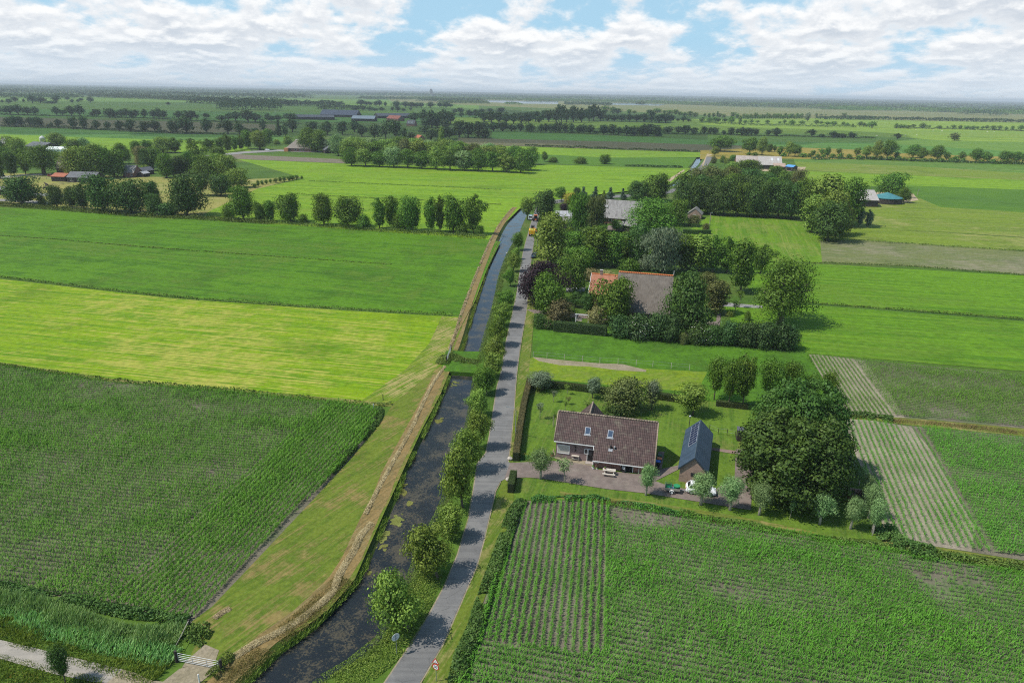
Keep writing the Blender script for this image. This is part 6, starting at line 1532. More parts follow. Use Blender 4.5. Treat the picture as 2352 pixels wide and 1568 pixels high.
for i in range(38):
    x = U0 + .2 + i * (U1 - U0 - .4) / 37
    rg.tube([hl(x - .2, NR, ZR + .17), hl(x + .19, NR, ZR + .20)], [0.13, 0.15], 8)
rg.build('ridge_tiles', plain('ridge_tiles', (0.25, 0.20, 0.15), 0.85, var=0.35, scale=2.0), roof, smooth=True)
vg_ = MB()
for u_ in (U0 - .03, U1 + .03):
    vg_.tube([hl(u_, N_ER if u_ > 0 else N_EL, roof_z(N_ER if u_ > 0 else N_EL) + .12), hl(u_, NR, ZR + .14)], 0.09, 8)
vg_.build('verge_tiles', plain('verge_tiles', (0.30, 0.24, 0.17), 0.85, var=0.3), roof, smooth=True)
gt = MB(); zl, zr_ = roof_z(N_EL), roof_z(N_ER)
gt.box(hl((U0 + UN) / 2, N_EL - .07, zl), (UN - U0, .13, .13)); gt.build('gutter', WHITE, house)
gt = MB(); gt.box(hl((U1 + UN) / 2, N_ER - .07, zr_), (U1 - UN, .13, .13)); gt.build('gutter', WHITE, house)
dp = MB(); dp.tube([hl(UN - .15, N_EL - .08, zl), hl(UN - .08, N_EL - .2, zl - .25), hl(UN + .02, N_EL - .5, zl - .5)], .05, 8)
dp.build('drainpipe', WHITE, house)
dp = MB(); dp.tube([hl(UN + .08, N_ER - .06, zr_ - .05), hl(UN + .06, N_WR - .08, zr_ - .25), hl(UN + .06, N_WR - .08, 0)], .05, 8)
dp.build('drainpipe', WHITE, house)
# front openings
def front_u(x, y, z=1.0):
    p = G(FA, x, y, z); return p.dot(hu)
window(house, hl(front_u(600, 692, 1.5), N_WL - .02, 1.62), 1.85, 1.45, 'x', -1, WHITE, BLIND, .09)
window(house, hl(front_u(817, 707, 1.6), N_WL - .02, 1.72), 0.62, 0.85, 'x', -1, WHITE, GLASS, .07)
def door(c, w, h, mat, nm='door', glass=None):
    m_ = MB(); m_.box((c[0], c[1], c[2] + h / 2), (w, .08, h)); d = m_.build(nm, mat, house)
    if glass:
        g = MB(); g.box((c[0] + glass[0], c[1] - .05, c[2] + glass[1]), (glass[2], .04, glass[3])); g.build('pane', GLASS, d)
    hd = MB(); hd.box((c[0] + w * .36, c[1] - .07, c[2] + h * .48), (.1, .05, .03)); hd.build('handle', STEEL, d)
    return d
dfr = MB(); ud = front_u(855, 745, 1.0)
dfr.box(hl(ud - .5, N_WL - .03, 1.05), (.09, .12, 2.1)); dfr.box(hl(ud + .5, N_WL - .03, 1.05), (.09, .12, 2.1)); dfr.box(hl(ud, N_WL - .03, 2.14), (1.09, .12, .09))
dfr.build('door_frame', WHITE, house)
d_ = door(hl(ud, N_WL - .02, .02), .88, 2.05, BLACK, 'door', (0, 1.5, .5, .7))
st = MB(); st.box(hl(ud, N_WL - .45, .08), (1.3, .8, .16)); st.build('step', plain('stone_step', (0.34, 0.30, 0.27), .9), house)
for x in (910, 1150):
    window(house, hl(front_u(x, 815 if x < 1000 else 845, .95), N_WR - .02, 1.02), .6, .26, 'x', -1, WHITE, GLASS, .06)
uo = front_u(1215, 885, .6)
op = MB(); op.box(hl(uo, N_WR - .012, .62), (.95, .05, 1.24)); op.build('doorway', INSIDE, house)
of = MB(); of.box(hl(uo + .52, N_WR - .03, .62), (.08, .1, 1.24)); of.box(hl(uo - .52, N_WR - .03, .62), (.08, .1, 1.24)); of.build('door_frame', WHITE, house)
# door leaf standing open against the wall
ol = MB(); ol.box((hl(uo - .86, N_WR - .32, .62)), (.78, .06, 1.2), R(-28)); lf_ = ol.build('open_door', BLACK, house)
og_ = MB(); og_.box((hl(uo - .84, N_WR - .375, .85)), (.5, .03, .55), R(-28)); og_.build('pane', plain('pale_glass', (0.35, 0.37, 0.38), .1), lf_)
uw = front_u(1300, 890, .6)
wf = MB(); wf.box(hl(uw + .1, N_WR - .03, .65), (.07, .1, 1.3)); wf.build('corner_post', WHITE, house)
lp = MB(); lp.box(hl(front_u(713, 668, 2.2), N_WL - .12, 2.25), (.14, .2, .22)); lp.box(hl(front_u(713, 705, 1.6), N_WL - .06, 1.7), (.12, .1, .35)); lp.build('wall_lantern', BLACK, house)
# roof windows
for px_, py_ in ((827, 518), (1040, 548)):
    bestn = None
    for k in range(200):
        n_ = N_EL + k * .02
        q = G(FA, px_, py_, roof_z(n_) + .15)
        if abs(q.dot(hn) - n_) < .03: bestn = (q.dot(hu), n_); break
    if bestn is None: bestn = (-8, 91.6)
    u_, n_ = bestn
    e = Vector((0, 1, SL)).normalized(); nn = Vector((0, -SL, 1)).normalized()
    base = Vector(hl(u_, n_, roof_z(n_))) + nn * .16
    def rq(w, h, t0, t1):
        m_ = MB()
        c4 = [base + Vector((sx * w / 2, 0, 0)) + e * (sy * h / 2) for sx, sy in ((-1, -1), (1, -1), (1, 1), (-1, 1))]
        return m_.hull([c + nn * t0 for c in c4], [c + nn * t1 for c in c4])
    wf = rq(.80, 1.10, -.05, .07).build('roof_window', plain('grey_frame', (.46, .48, .51), .45), roof)
    rq(.66, .96, .07, .085).build('pane', SKYGLASS, roof)
    ap = MB(); c4 = [base + Vector((sx * .5, 0, 0)) + e * (-.55 - sy * .2) for sx, sy in ((-1, 1), (1, 1), (1, 0), (-1, 0))]
    ap.hull([c - nn * .03 for c in c4], [c + nn * .012 for c in c4]); ap.build('lead_apron', plain('lead_flashing', (.30, .31, .33), .5), roof)
# flues
def on_roof(x, y):
    for k in range(400):
        n_ = N_ER + k * .01
        q = G(FA, x, y, roof_z(n_) + .1)
        if abs(q.dot(hn) - n_) < .02: return q.dot(hu), n_
    return (-5, 90)
u_, n_ = on_roof(1042, 695)
f_ = MB(); f_.lathe([(.10, 0), (.10, .55), (.14, .56), (.14, .66), (.05, .70)], hl(u_, n_, roof_z(n_)), 12); f_.build('flue', BLACK, house, smooth=False)
u_, n_ = on_roof(1076, 700)
f_ = MB(); f_.lathe([(.08, 0), (.08, .5), (.15, .52), (.15, .62), (.06, .68)], hl(u_, n_, roof_z(n_)), 12); f_.build('flue', GALV, house)
u_, n_ = on_roof(1040, 700)
f_ = MB(); nn = Vector((0, -SL, 1)).normalized(); e = Vector((0, 1, SL)).normalized(); base = Vector(hl(u_, n_, roof_z(n_))) + nn * .15
c4 = [base + Vector((sx * .3, 0, 0)) + e * (sy * .22) for sx, sy in ((-1, -1), (1, -1), (1, 1), (-1, 1))]
f_.hull([c - nn * .03 for c in c4], [c + nn * .012 for c in c4]); f_.build('lead_apron', plain('lead_flashing', (.30, .31, .33), .5), house)
# cross gable showing over the ridge
b = MB(); ug = front_u(850, 330, 6.3)
zg = 5.75; q = [(-2.0, zg - 2.1), (0, zg), (2.0, zg - 2.1)]
b.hull([hl(ug + a, NR + .9, z) for a, z in q], [hl(ug + a, N_B + 1.6, z) for a, z in q]); b.build('cross_gable_wall', PURPLE_BRICK, house)
b = MB()
for s in (-1, 1):
    q = [(0, zg + .02), (s * 2.25, zg - 2.34), (s * 2.25, zg - 2.18), (0, zg + .2)]
    b.hull([hl(ug + a, NR + .25, z) for a, z in q], [hl(ug + a, N_B + 1.9, z) for a, z in q])
b.build('cross_gable_roof', BROWN_TILE, house)
rg = MB(); rg.tube([hl(ug, NR + .2, zg + .2), hl(ug, N_B + 1.9, zg + .2)], .13, 8); rg.build('cross_ridge_tiles', plain('ridge_tiles', (0.25, 0.20, 0.15)), house)
# shed lean-to on the right gable
gb = MB(); gb.box(hl(U1 - .2, 94.2, 1.4), (.2, 3.0, 2.8)); gb.build('gable_boards', DARKWOOD, house)

# ------------------------------------------------------------------ small barn with solar panels
B0, B1 = Vector((25.95, 84.55, 0)), Vector((29.8, 96.4, 0))
bd = (B1 - B0).normalized(); bl = (B1 - B0).length
barn = gable_house('brick_barn', 'narrow brick barn with blue-grey sheet roof and solar panels', 'barn', tuple((B0 + B1) / 2), math.atan2(bd.y, bd.x), bl - .3, 3.7, 2.35, 4.2, BARN_BRICK, BLUE_SLATE,
                   wins=[('l', -.1, 1.5, .8, .55, DARKWOOD, GLASS)], oe=0.2, og=0.2, th=.1)
fas = MB(); xg = -bl / 2 - .06
for s in (-1, 1):
    q = [(0, 4.30), (s * 2.1, 2.13), (s * 2.1, 1.93), (0, 4.08)]
    fas.hull([(xg - .03, a, z) for a, z in q], [(xg + .03, a, z) for a, z in q])
fas.build('bargeboard', plain('dark_blue_paint', (.03, .042, .055), .5), barn)
rc = MB(); q = [(-.16, 4.17), (0, 4.345), (.16, 4.17), (0, 4.30)]; rc.hull([(-bl / 2 - .08, a, z) for a, z in q], [(bl / 2 + .08, a, z) for a, z in q]); rc.build('ridge_cap', plain('ridge_sheet', (.055, .075, .095), .45), barn)
sl = (4.2 - 2.35) / 1.85
e = Vector((0, -1, -sl)).normalized(); nn = Vector((0, sl, -1)).normalized() * -1
nn = Vector((0, -sl, -1)).normalized() * -1
nn = Vector((0, sl, 1)).normalized()
pan_c = plain('solar_cells', (0.012, 0.020, 0.060), 0.12, spec=.6, var=.2)
x0 = bl / 2 - .7; NP = 8; pw = .86
ridge_pt = Vector((0, 0, 4.30)); down = Vector((0, 1, -sl)).normalized(); up_n = Vector((0, sl, 1)).normalized()
pf = MB(); ps = MB(); bar = MB()
pf_parts = []
for i in range(NP):
    xa = x0 - i * pw
    def qd(a0, a1, d0, d1, t0, t1, m_):
        c4 = [ridge_pt + Vector((xx, 0, 0)) + down * dd for xx, dd in ((a0, d0), (a1, d0), (a1, d1), (a0, d1))]
        m_.hull([c + up_n * t0 for c in c4], [c + up_n * t1 for c in c4])
    m1 = MB(); qd(xa, xa - pw + .03, .12, 1.62, .07, .12, m1); fr = m1.build('solar_panel', plain('panel_frame', (.42, .45, .5), .3), barn)
    m2 = MB()
    for k in range(2):
        qd(xa - .035, xa - pw + .065, .155 + k * .72, .155 + k * .72 + .70, .12, .126, m2)
    m2.build('solar_cells', pan_c, fr)

# ------------------------------------------------------------------ thatched farm with orange front house
FAng = R(-13.6)
fu = Vector((math.cos(FAng), math.sin(FAng), 0)); fn = Vector((-fu.y, fu.x, 0))
pL, pR = Vector((26.54, 166.93, 0)), Vector((39.48, 163.75, 0))
nr = 168.5
uL, uR = pL.dot(fu), pR.dot(fu)
farm_t = thing('thatched_farmhouse', 'big farmhouse with grey thatched roof, orange ridge and orange tiled front house', 'farmhouse', tuple(fu * ((uL + uR) / 2) + fn * nr), FAng)
Lf = uR - uL
wall_gable(Lf - .5, 13.6, 2.4, 9.6).build('wall', RED_BRICK, farm_t)
rt_ = roof_gable(Lf, 13.6, 2.55, 9.75, .6, .1, .32).build('roof', THATCH, farm_t)
rg = MB()
for i in range(30):
    x = -Lf / 2 + .2 + i * (Lf - .4) / 29
    rg.tube([(x - .24, 0, 10.16), (x + .23, 0, 10.2)], [.2, .23], 8)
rg.build('ridge_tiles', plain('orange_ridge', (.55, .17, .06), .7, var=.2), rt_, smooth=True)
pk = MB(); pk.tube([(Lf / 2 + .05, 0, 9.8), (Lf / 2 + .05, 0, 11.4)], .05, 6); pk.build('gable_finial', WHITE, farm_t)
for u_ in (1.0, 2.4):
    window(farm_t, (u_, -6.83, 1.5), .9, 1.3, 'x', -1, WHITE, GLASS)
vb = MB(); vb.box((Lf / 2 - .1, -7.1, 1.3), (.12, .12, 2.6)); vb.build('porch_post', WHITE, farm_t)
Wf = 8.4
fr_l = G(FC, 672, 368, 9.0).dot(fu); flen = uL - fr_l + .6
cx_f = -Lf / 2 - flen / 2 + .3
b = MB(); x0_, x1_ = cx_f - flen / 2, cx_f + flen / 2
prof = [(-Wf / 2, -.1), (Wf / 2, -.1), (Wf / 2, 5.2), (0, 8.9), (-Wf / 2, 5.2)]
b.hull([(x0_, a, z) for a, z in prof], [(x1_, a, z) for a, z in prof]); b.build('front_wall', RED_BRICK, farm_t)
b = MB()
for s in (-1, 1):
    q = [(s * (Wf / 2 + .35), 4.95), (0, 9.0), (0, 9.2), (s * (Wf / 2 + .35), 5.17)]
    b.hull([(x0_ - .25, a, z) for a, z in q], [(x1_ - .05, a, z) for a, z in q])
fr_ = b.build('front_roof', ORANGE_TILE, farm_t)
b = MB(); b.tube([(x0_ - .25, 0, 9.2), (x1_ - .05, 0, 9.2)], .16, 8); b.build('front_ridge', plain('orange_ridge', (.55, .17, .06)), fr_)
b = MB()
for s in (-1, 1):
    q = [(s * (Wf / 2 + .4), 4.85), (0, 8.98), (0, 9.28), (s * (Wf / 2 + .4), 5.22)]
    b.hull([(x0_ - .33, a, z) for a, z in q], [(x0_ - .255, a, z) for a, z in q])
b.build('bargeboard', WHITE, fr_)
b = MB(); b.box((x0_ + 2.2, .1, 9.5), (.7, .6, 1.4)); ch = b.build('chimney', BARN_BRICK, farm_t); b = MB(); b.box((x0_ + 2.2, .1, 10.24), (.84, .74, .1)); b.build('chimney_cap', plain('stone_cap', (.4, .38, .35)), ch)
for i in range(3):
    window(farm_t, (x0_ - .01, -2.6 + i * 2.6, 2.2), 1.0, 1.7, 'y', -1, WHITE, GLASS)
b = MB(); b.box((x0_ + 2.5, -Wf / 2 - .02, 2.2), (1.0, .05, 1.7)); b.build('side_window', GLASS, farm_t)

# ------------------------------------------------------------------ other farms
def at_house(f, x, y, z=0.0): return G(f, x, y, z)
def gable_px(name, label, cat, f, xl, yl, xr, yr, zr, Wd, eave, wall_m, roof_m, wins=(), **k):
    """ridge ends surveyed at height zr"""
    a, b_ = G(f, xl, yl, zr), G(f, xr, yr, zr)
    c = (a + b_) / 2; d = b_ - a
    return gable_house(name, label, cat, (c.x, c.y), math.atan2(d.y, d.x), d.length, Wd, eave, zr, wall_m, roof_m, wins, **k)
t = gable_px('farmhouse', 'long farmhouse with grey roof between birches and oak', 'farmhouse', FD, 985, 467, 1345, 490, 9.0, 14, 2.8, RED_BRICK, GREY_TILE, [('f', -4, 1.7, 1.2, 1.4), ('f', 2, 1.7, 1.2, 1.4)], oe=.5)
b = MB(); b.box((-6.5, -3.4, 6.6), (.9, .3, .7)); b.build('roof_light', WHITE, t)
t = gable_px('cottage', 'cottage by the road with pale solar panels on its roof', 'house', FD, 566, 572, 672, 574, 6.6, 8.0, 3.0, PURPLE_BRICK, GREY_TILE, [('f', 2.0, 1.7, .9, 1.5), ('f', 3.4, 1.7, .9, 1.5)], oe=.35)
for i in range(5):
    m1 = MB(); sl_ = 3.6 / 4
    rp = Vector((-4.2 + i * 1.55, 0, 6.82)); dn = Vector((0, -1, -sl_)).normalized(); nn = Vector((0, -sl_, 1)).normalized()
    c4 = [rp + Vector((a, 0, 0)) + dn * d for a, d in ((0, .4), (1.42, .4), (1.42, 3.2), (0, 3.2))]
    m1.hull([c + nn * .04 for c in c4], [c + nn * .09 for c in c4]); m1.build('solar_panel', plain('pale_panels', (.42, .42, .44), .25, var=.15), t)
t = gable_px('carport', 'dark open carport behind the parked blue car', 'shed', FD, 1215, 648, 1540, 700, 4.3, 8, 2.4, DARKWOOD, GREY_TILE, [('f', 1.5, 1.3, 1.4, 1.0), ('f', -4, 1.2, 2.6, 2.2, DARKWOOD, INSIDE)], oe=.5)
t = gable_px('shed', 'wooden shed at the end of the farm drive', 'shed', FD, 1075, 668, 1165, 676, 3.4, 4, 2.2, GREYWOOD, GREY_TILE)
a_ = G(FD, 1825, 565, 4.6); b_ = G(FD, 1860, 520, 4.6)
t = gable_house('garden_shed', 'small grey roofed shed at the edge of the big wood', 'shed', ((a_.x + b_.x) / 2, (a_.y + b_.y) / 2), math.atan2(b_.y - a_.y, b_.x - a_.x), 6.0, 6.0, 2.2, 4.6, BARN_BRICK, GREY_TILE, [('l', 0, 1.3, 1.2, 1.2)])
# long barn group at the far canal end
t = gable_px('long_barn', 'long barn with pale cement sheet roof by the far canal', 'barn', FE, 872, 240, 1045, 246, 8.5, 17, 3.2, RED_BRICK, corrug_mat('aged_sheets', (.33, .28, .25), (.43, .37, .33), 1.5), oe=.4)
t = gable_px('cattle_barn', 'higher barn with grey sheet roof beside the long barn', 'barn', FE, 1045, 244, 1225, 250, 8.8, 19, 3.4, DARKWOOD, ASBESTOS, [('f', 3, 2.0, 3.0, 2.6, DARKWOOD, INSIDE), ('f', -6, 2.0, 3.0, 2.6, DARKWOOD, INSIDE)], oe=.5)
b = MB()
sk = plain('sky_light_sheets', (.55, .56, .56), .4)
for x in (1.5, 6.0):
    c4 = [Vector((x, -2 - d, 8.8 - (2 + d) * 5.4 / 9.5 + .28)) for d in (0, 3)]
    b.hull([c4[0] + Vector((-.7, 0, -.1)), c4[0] + Vector((.7, 0, -.1)), c4[1] + Vector((.7, 0, -.1)), c4[1] + Vector((-.7, 0, -.1))], [c4[0] + Vector((-.7, 0, .02)), c4[0] + Vector((.7, 0, .02)), c4[1] + Vector((.7, 0, .02)), c4[1] + Vector((-.7, 0, .02))])
b.build('roof_light', sk, t)
t = gable_px('lean_shed', 'low shed with rusty roof in front of the grey barn', 'shed', FE, 1165, 300, 1255, 303, 4.6, 8, 2.6, DARKWOOD, corrug_mat('rusty_sheets', (.36, .25, .19), (.44, .33, .27), 1.2))
t = gable_px('blue_shed', 'small open shed with bright blue roof beside the barns', 'shed', FE, 1278, 312, 1338, 318, 4.0, 6, 2.9, DARKWOOD, plain('blue_sheets', (.10, .30, .62), .4), [('f', 0, 1.3, 4.0, 2.2, GREYWOOD, INSIDE)])
t = gable_px('grey_barn', 'grey sheet-roofed barn behind the teal silos', 'barn', FE, 1790, 508, 1952, 512, 7.5, 15, 3.4, DARKWOOD, ASBESTOS)
teal = corrug_mat('teal_cover', (.045, .175, .195), (.07, .22, .235), 2.2)
def silo(f, xl, xr, yb, ytop, label):
    a, b_ = G(f, xl, yb), G(f, xr, yb); c = (a + b_) / 2; r_ = (b_ - a).length / 2
    c = c + Vector((0, r_ * .6, 0))
    t = thing('manure_silo', label, 'silo', (c.x, c.y, 0))
    m_ = MB(); m_.lathe([(r_, -.1), (r_, 3.0)], (0, 0, 0), 40); m_.build('tank_wall', DARKWOOD, t)
    m_ = MB()
    m_.lathe([(r_ + .2, 2.75), (r_ + .22, 3.05), (r_ * .5, 4.35), (.15, 5.5), (.05, 5.6)], (0, 0, 0), 40); m_.build('cover', teal, t, smooth=False)
    for k in range(24):
        m_ = MB(); a = 2 * math.pi * k / 24; m_.box(((r_ + .06) * math.cos(a), (r_ + .06) * math.sin(a), 1.5), (.14, .14, 3.0), a)
        m_.build('tank_rib', plain('tank_ribs', (.10, .085, .075)), t)
    return t
silo(FE, 1975, 2178, 620, 555, 'round silo with teal cone cover, the nearer and larger one')
silo(FE, 1800, 1955, 606, 545, 'round silo with teal cone cover, half hidden by the trees')
# village farms
t = gable_px('village_farmhouse', 'thatched village farmhouse between chestnut and pale trees', 'farmhouse', R7, 790, 352, 950, 352, 9.5, 15, 3.0, RED_BRICK, THATCH_WARM)
gable_px('orange_shed', 'low dark shed with orange sheet roof below the chestnut', 'shed', R7, 745, 578, 925, 584, 4.2, 8, 2.7, DARKWOOD, plain('orange_sheets', (.34, .11, .06), .7, var=.2))
t = gable_px('dark_barn', 'long dark wooden barn behind the pale trees', 'barn', R7, 950, 560, 1330, 570, 5.4, 8.5, 2.8, DARKWOOD, DARKROOF, [('f', -6, 1.6, 1.0, 1.6), ('f', -2, 1.6, .9, 1.5), ('f', 4, 1.6, .9, 1.5), ('f', 8, 1.6, .9, 1.5)])
gable_px('cottage', 'small grey roofed cottage beyond the dark barn', 'house', R7, 1685, 475, 1835, 478, 6.5, 9, 2.8, RED_BRICK, GREY_TILE, [('f', -2, 1.5, 1, 1.2), ('f', 2, 1.5, 1, 1.2)])
a_ = G(R7, 1960, 512, 4.0); gable_house('dark_shed', 'dark shed with white edged gable by the willow', 'shed', (a_.x - 2, a_.y + 2), R(60), 8, 6, 2.4, 4.2, DARKWOOD, DARKROOF, ridge_m=None)
a_ = G(R7, 1918, 570, 2.6); gable_house('hen_house', 'tiny dark hut with pale roof on the village grass', 'hut', (a_.x, a_.y + 1), R(75), 5, 4, 2.0, 3.0, DARKWOOD, plain('pale_roof', (.42, .42, .43)))
gable_px('long_dark_barn', 'long low dark barn under the round lit tree', 'barn', R7, 445, 158, 680, 172, 6.0, 16, 2.8, DARKWOOD, DARKROOF)
a_ = G(R7, 590, 215); t = thing('feed_silo', 'pale round feed silo at the dark barn', 'silo', (a_.x, a_.y, 0)); m_ = MB(); m_.lathe([(2.4, 0), (2.4, 7), (1.2, 8.2), (.2, 8.6)], (0, 0, 0), 20); m_.build('tank', plain('pale_cladding', (.5, .5, .48)), t)
a_ = G(R7, 868, 290); gable_house('white_tunnel', 'white plastic tunnel shed between village trees', 'greenhouse', (a_.x, a_.y), R(-4), 26, 7, 1.8, 3.6, plain('white_plastic', (.75, .80, .78)), plain('white_plastic', (.75, .80, .78)))
t = gable_px('grey_house', 'house with grey roof and chimney at the left edge', 'house', R7, 30, 108, 120, 110, 7.0, 10, 3, RED_BRICK, GREY_TILE); b = MB(); b.box((-3, 0, 7.6), (1, .8, 1.6)); b.build('chimney', RED_BRICK, t)
gable_px('field_shelter', 'low grey field shelter beside the horse paddock', 'shed', R7, -60, 760, 75, 762, 3.6, 6, 2.4, DARKWOOD, GREY_TILE)
# thatched farmhouse beyond the bright field
a_ = G(FG, 540, 556)
t = thing('old_farmhouse', 'thatched farmhouse with orange canopy on the dry grass', 'farmhouse', (a_.x, a_.y + 7, 0), R(-6))
m_ = MB(); m_.box((0, 0, 1.45), (22, 13, 3.1)); m_.build('wall', RED_BRICK, t)
r_ = hip_roof(22, 13, 2.9, 9.3, 6.0, .6, .35).build('roof', THATCH_WARM, t)
m_ = MB(); m_.tube([(-5.2, 0, 9.4), (5.2, 0, 9.4)], .45, 8); m_.build('ridge_cap', plain('pale_ridge', (.45, .42, .38)), r_)
for x in (-8, -3, 1, 4): window(t, (x, -6.52, 1.6), 1.4, 1.6, 'x', -1, WHITE, GLASS)
m_ = MB(); m_.box((-10.5, -8.4, 1.5), (3.4, 2.4, 2.9)); m_.build('orange_canopy', plain('orange_cloth', (.55, .22, .11)), t)
a_ = G(FG, 742, 520, 5.5); gable_house('dark_gable_shed', 'dark shed with white gable edges beside the farmhouse', 'shed', (a_.x, a_.y + 6), R(115), 12, 10, 2.8, 6.2, DARKWOOD, DARKROOF)
# farms far behind
def solar_barn(label, f, xl, yl, xr, yr, z, w, roof_m): return gable_px('solar_barn', label, 'barn', f, xl, yl, xr, yr, z, w, 4.5, DARKWOOD, roof_m)
BLUEROOF = corrug_mat('solar_roof', (.075, .09, .13), (.10, .115, .155), 4)
PALEROOF = corrug_mat('pale_blue_roof', (.24, .29, .33), (.29, .34, .38), 4)
solar_barn('largest far barn with dark blue solar roof', FG, 705, 251, 968, 256, 13, 38, BLUEROOF)
solar_barn('far barn with pale grey-blue roof before the largest one', FG, 925, 294, 1090, 297, 9, 26, PALEROOF)
solar_barn('low far barn dotted with roof lights', FG, 505, 287, 790, 290, 8, 30, DARKROOF)
solar_barn('far barn with dark roof behind the red roofed house', FG, 1090, 277, 1335, 278, 9, 30, DARKROOF)
gable_px('red_house', 'far house with red roof among the dark barns', 'house', FG, 1190, 292, 1275, 297, 9, 14, 4, RED_BRICK, plain('red_roof', (.34, .12, .08)), [('r', 0, 4, 3, 3)])
t = gable_px('dormer_house', 'dark roofed house with white dormer windows among trees', 'house', R3, 775, 538, 880, 541, 8.5, 11, 3.2, RED_BRICK, DARKROOF)
b = MB(); b.box((0, -3.6, 5.4), (7, 2.0, 2.2)); dm = b.build('dormer', WHITE, t)
for x in (-2.2, 0, 2.2):
    b = MB(); b.box((x, -4.62, 5.5), (1.5, .06, 1.4)); b.build('pane', GLASS, dm)
a_ = G(R3, 1310, 950, 7.5); gable_house('white_gable_house', 'grey roofed house with white gable sunk in the copse', 'house', (a_.x, a_.y + 5), R(80), 12, 9, 3.5, 8.0, WHITE, GREY_TILE)
gable_px('orange_roof_house', 'small far house with orange roof in the thicket', 'house', R3, 905, 738, 965, 746, 6, 8, 3, RED_BRICK, plain('orange_sheets', (.34, .11, .06)))
gable_px('shaded_barn', 'grey barn in the dark trees beside the poplar', 'barn', R3, 1320, 650, 1390, 655, 8, 12, 3, DARKWOOD, GREY_TILE)
# landmarks on the horizon
a_ = P(1092 * .2976 / 1.7415 + 1400 / 1.7415, 222.5)
t = thing('church_tower', 'dark square church tower standing on the horizon', 'tower', (a_.x, a_.y, 0)); w_ = 11
m_ = MB(); m_.box((0, 0, 26), (w_ * 2, w_ * 2, 52)); m_.build('tower_shaft', plain('far_stone', (.20, .19, .18)), t)
m_ = MB(); m_.hull([(-w_, -w_, 52), (w_, -w_, 52), (w_, w_, 52), (-w_, w_, 52)], [(-w_ * .6, -w_ * .6, 64), (w_ * .6, -w_ * .6, 64), (w_ * .6, w_ * .6, 64), (-w_ * .6, w_ * .6, 64)]); m_.build('tower_cap', plain('far_slate', (.12, .12, .13)), t)
a_ = G(R1, 497, 68); gable_house('far_building', 'pale block of a building on the left horizon', 'building', (a_.x, a_.y), 0.0, 170, 60, 42, 48, plain('far_pale_wall', (.42, .36, .33)), plain('far_slate', (.12, .12, .13)))
for i, (f, x, y, w_, lb) in enumerate(((R4, 1930, 268, 60, 'red roofed house in the trees right of the lake'), (R4, 700, 285, 40, 'long low house on the far lake shore'), (R5, 740, 232, 40, 'orange roofed house in the far village'), (R6, 735, 252, 30, 'white house below the far wood'), (R6, 50, 240, 26, 'pale gabled house at the far wood edge'), (R6, 660, 210, 34, 'light house high in the far trees'))):
    a_ = G(f, x, y); k = w_ * f.k / px_per_m(a_)
    gable_house('far_house', lb, 'house', (a_.x, a_.y), R(-6), k, k * .5, k * .15, k * .38, WHITE if i > 2 else RED_BRICK, plain('red_roof', (.34, .12, .08)) if i in (0, 1, 2) else GREY_TILE)
# ------------------------------------------------------------------ objects
def copy_tree(o, parent=None):
    c = o.copy(); COL.objects.link(c)
    if parent is not None: c.parent = parent
    for ch in list(o.children): copy_tree(ch, c)
    return c
GZ = 0.06                                  # top of the stacked ground sheets near the house

def wheel(parent, c, r, w, rim_m=None):
    m_ = MB(); x, y, z = c
    n = 18
    prof = [(-w / 2, r * .82), (-w / 2 * .8, r), (w / 2 * .8, r), (w / 2, r * .82)]
    b0 = len(m_.v)
    for yy, rr in prof:
        for k in range(n):
            a = 2 * math.pi * k / n; m_.v.append((x + rr * math.cos(a), y + yy, z + rr * math.sin(a)))
    for i in range(3):
        for k in range(n):
            k2 = (k + 1) % n; m_.f.append((i * n + k, i * n + k2, (i + 1) * n + k2, (i + 1) * n + k))
    m_.f.append(tuple(range(n))); m_.f.append(tuple(3 * n + k for k in range(n)))
    wo = m_.build('wheel', RUBBER, parent)
    s = 1 if y > 0 else -1
    m_ = MB(); m_.disc_y((x, y + s * (w / 2 + .005), z), r * .62, .03, 14); m_.build('rim', rim_m or GALV, wo)
    return wo
def car_paint(name, col):
    mt, n, b = new_mat(name); n.put(b.inputs['Base Color'], col); b.inputs['Roughness'].default_value = .25
    b.inputs['Coat Weight'].default_value = .6; b.inputs['Coat Roughness'].default_value = .06
    return mt
CARGLASS = glass_mat('car_glass', (.012, .014, .017), .05)
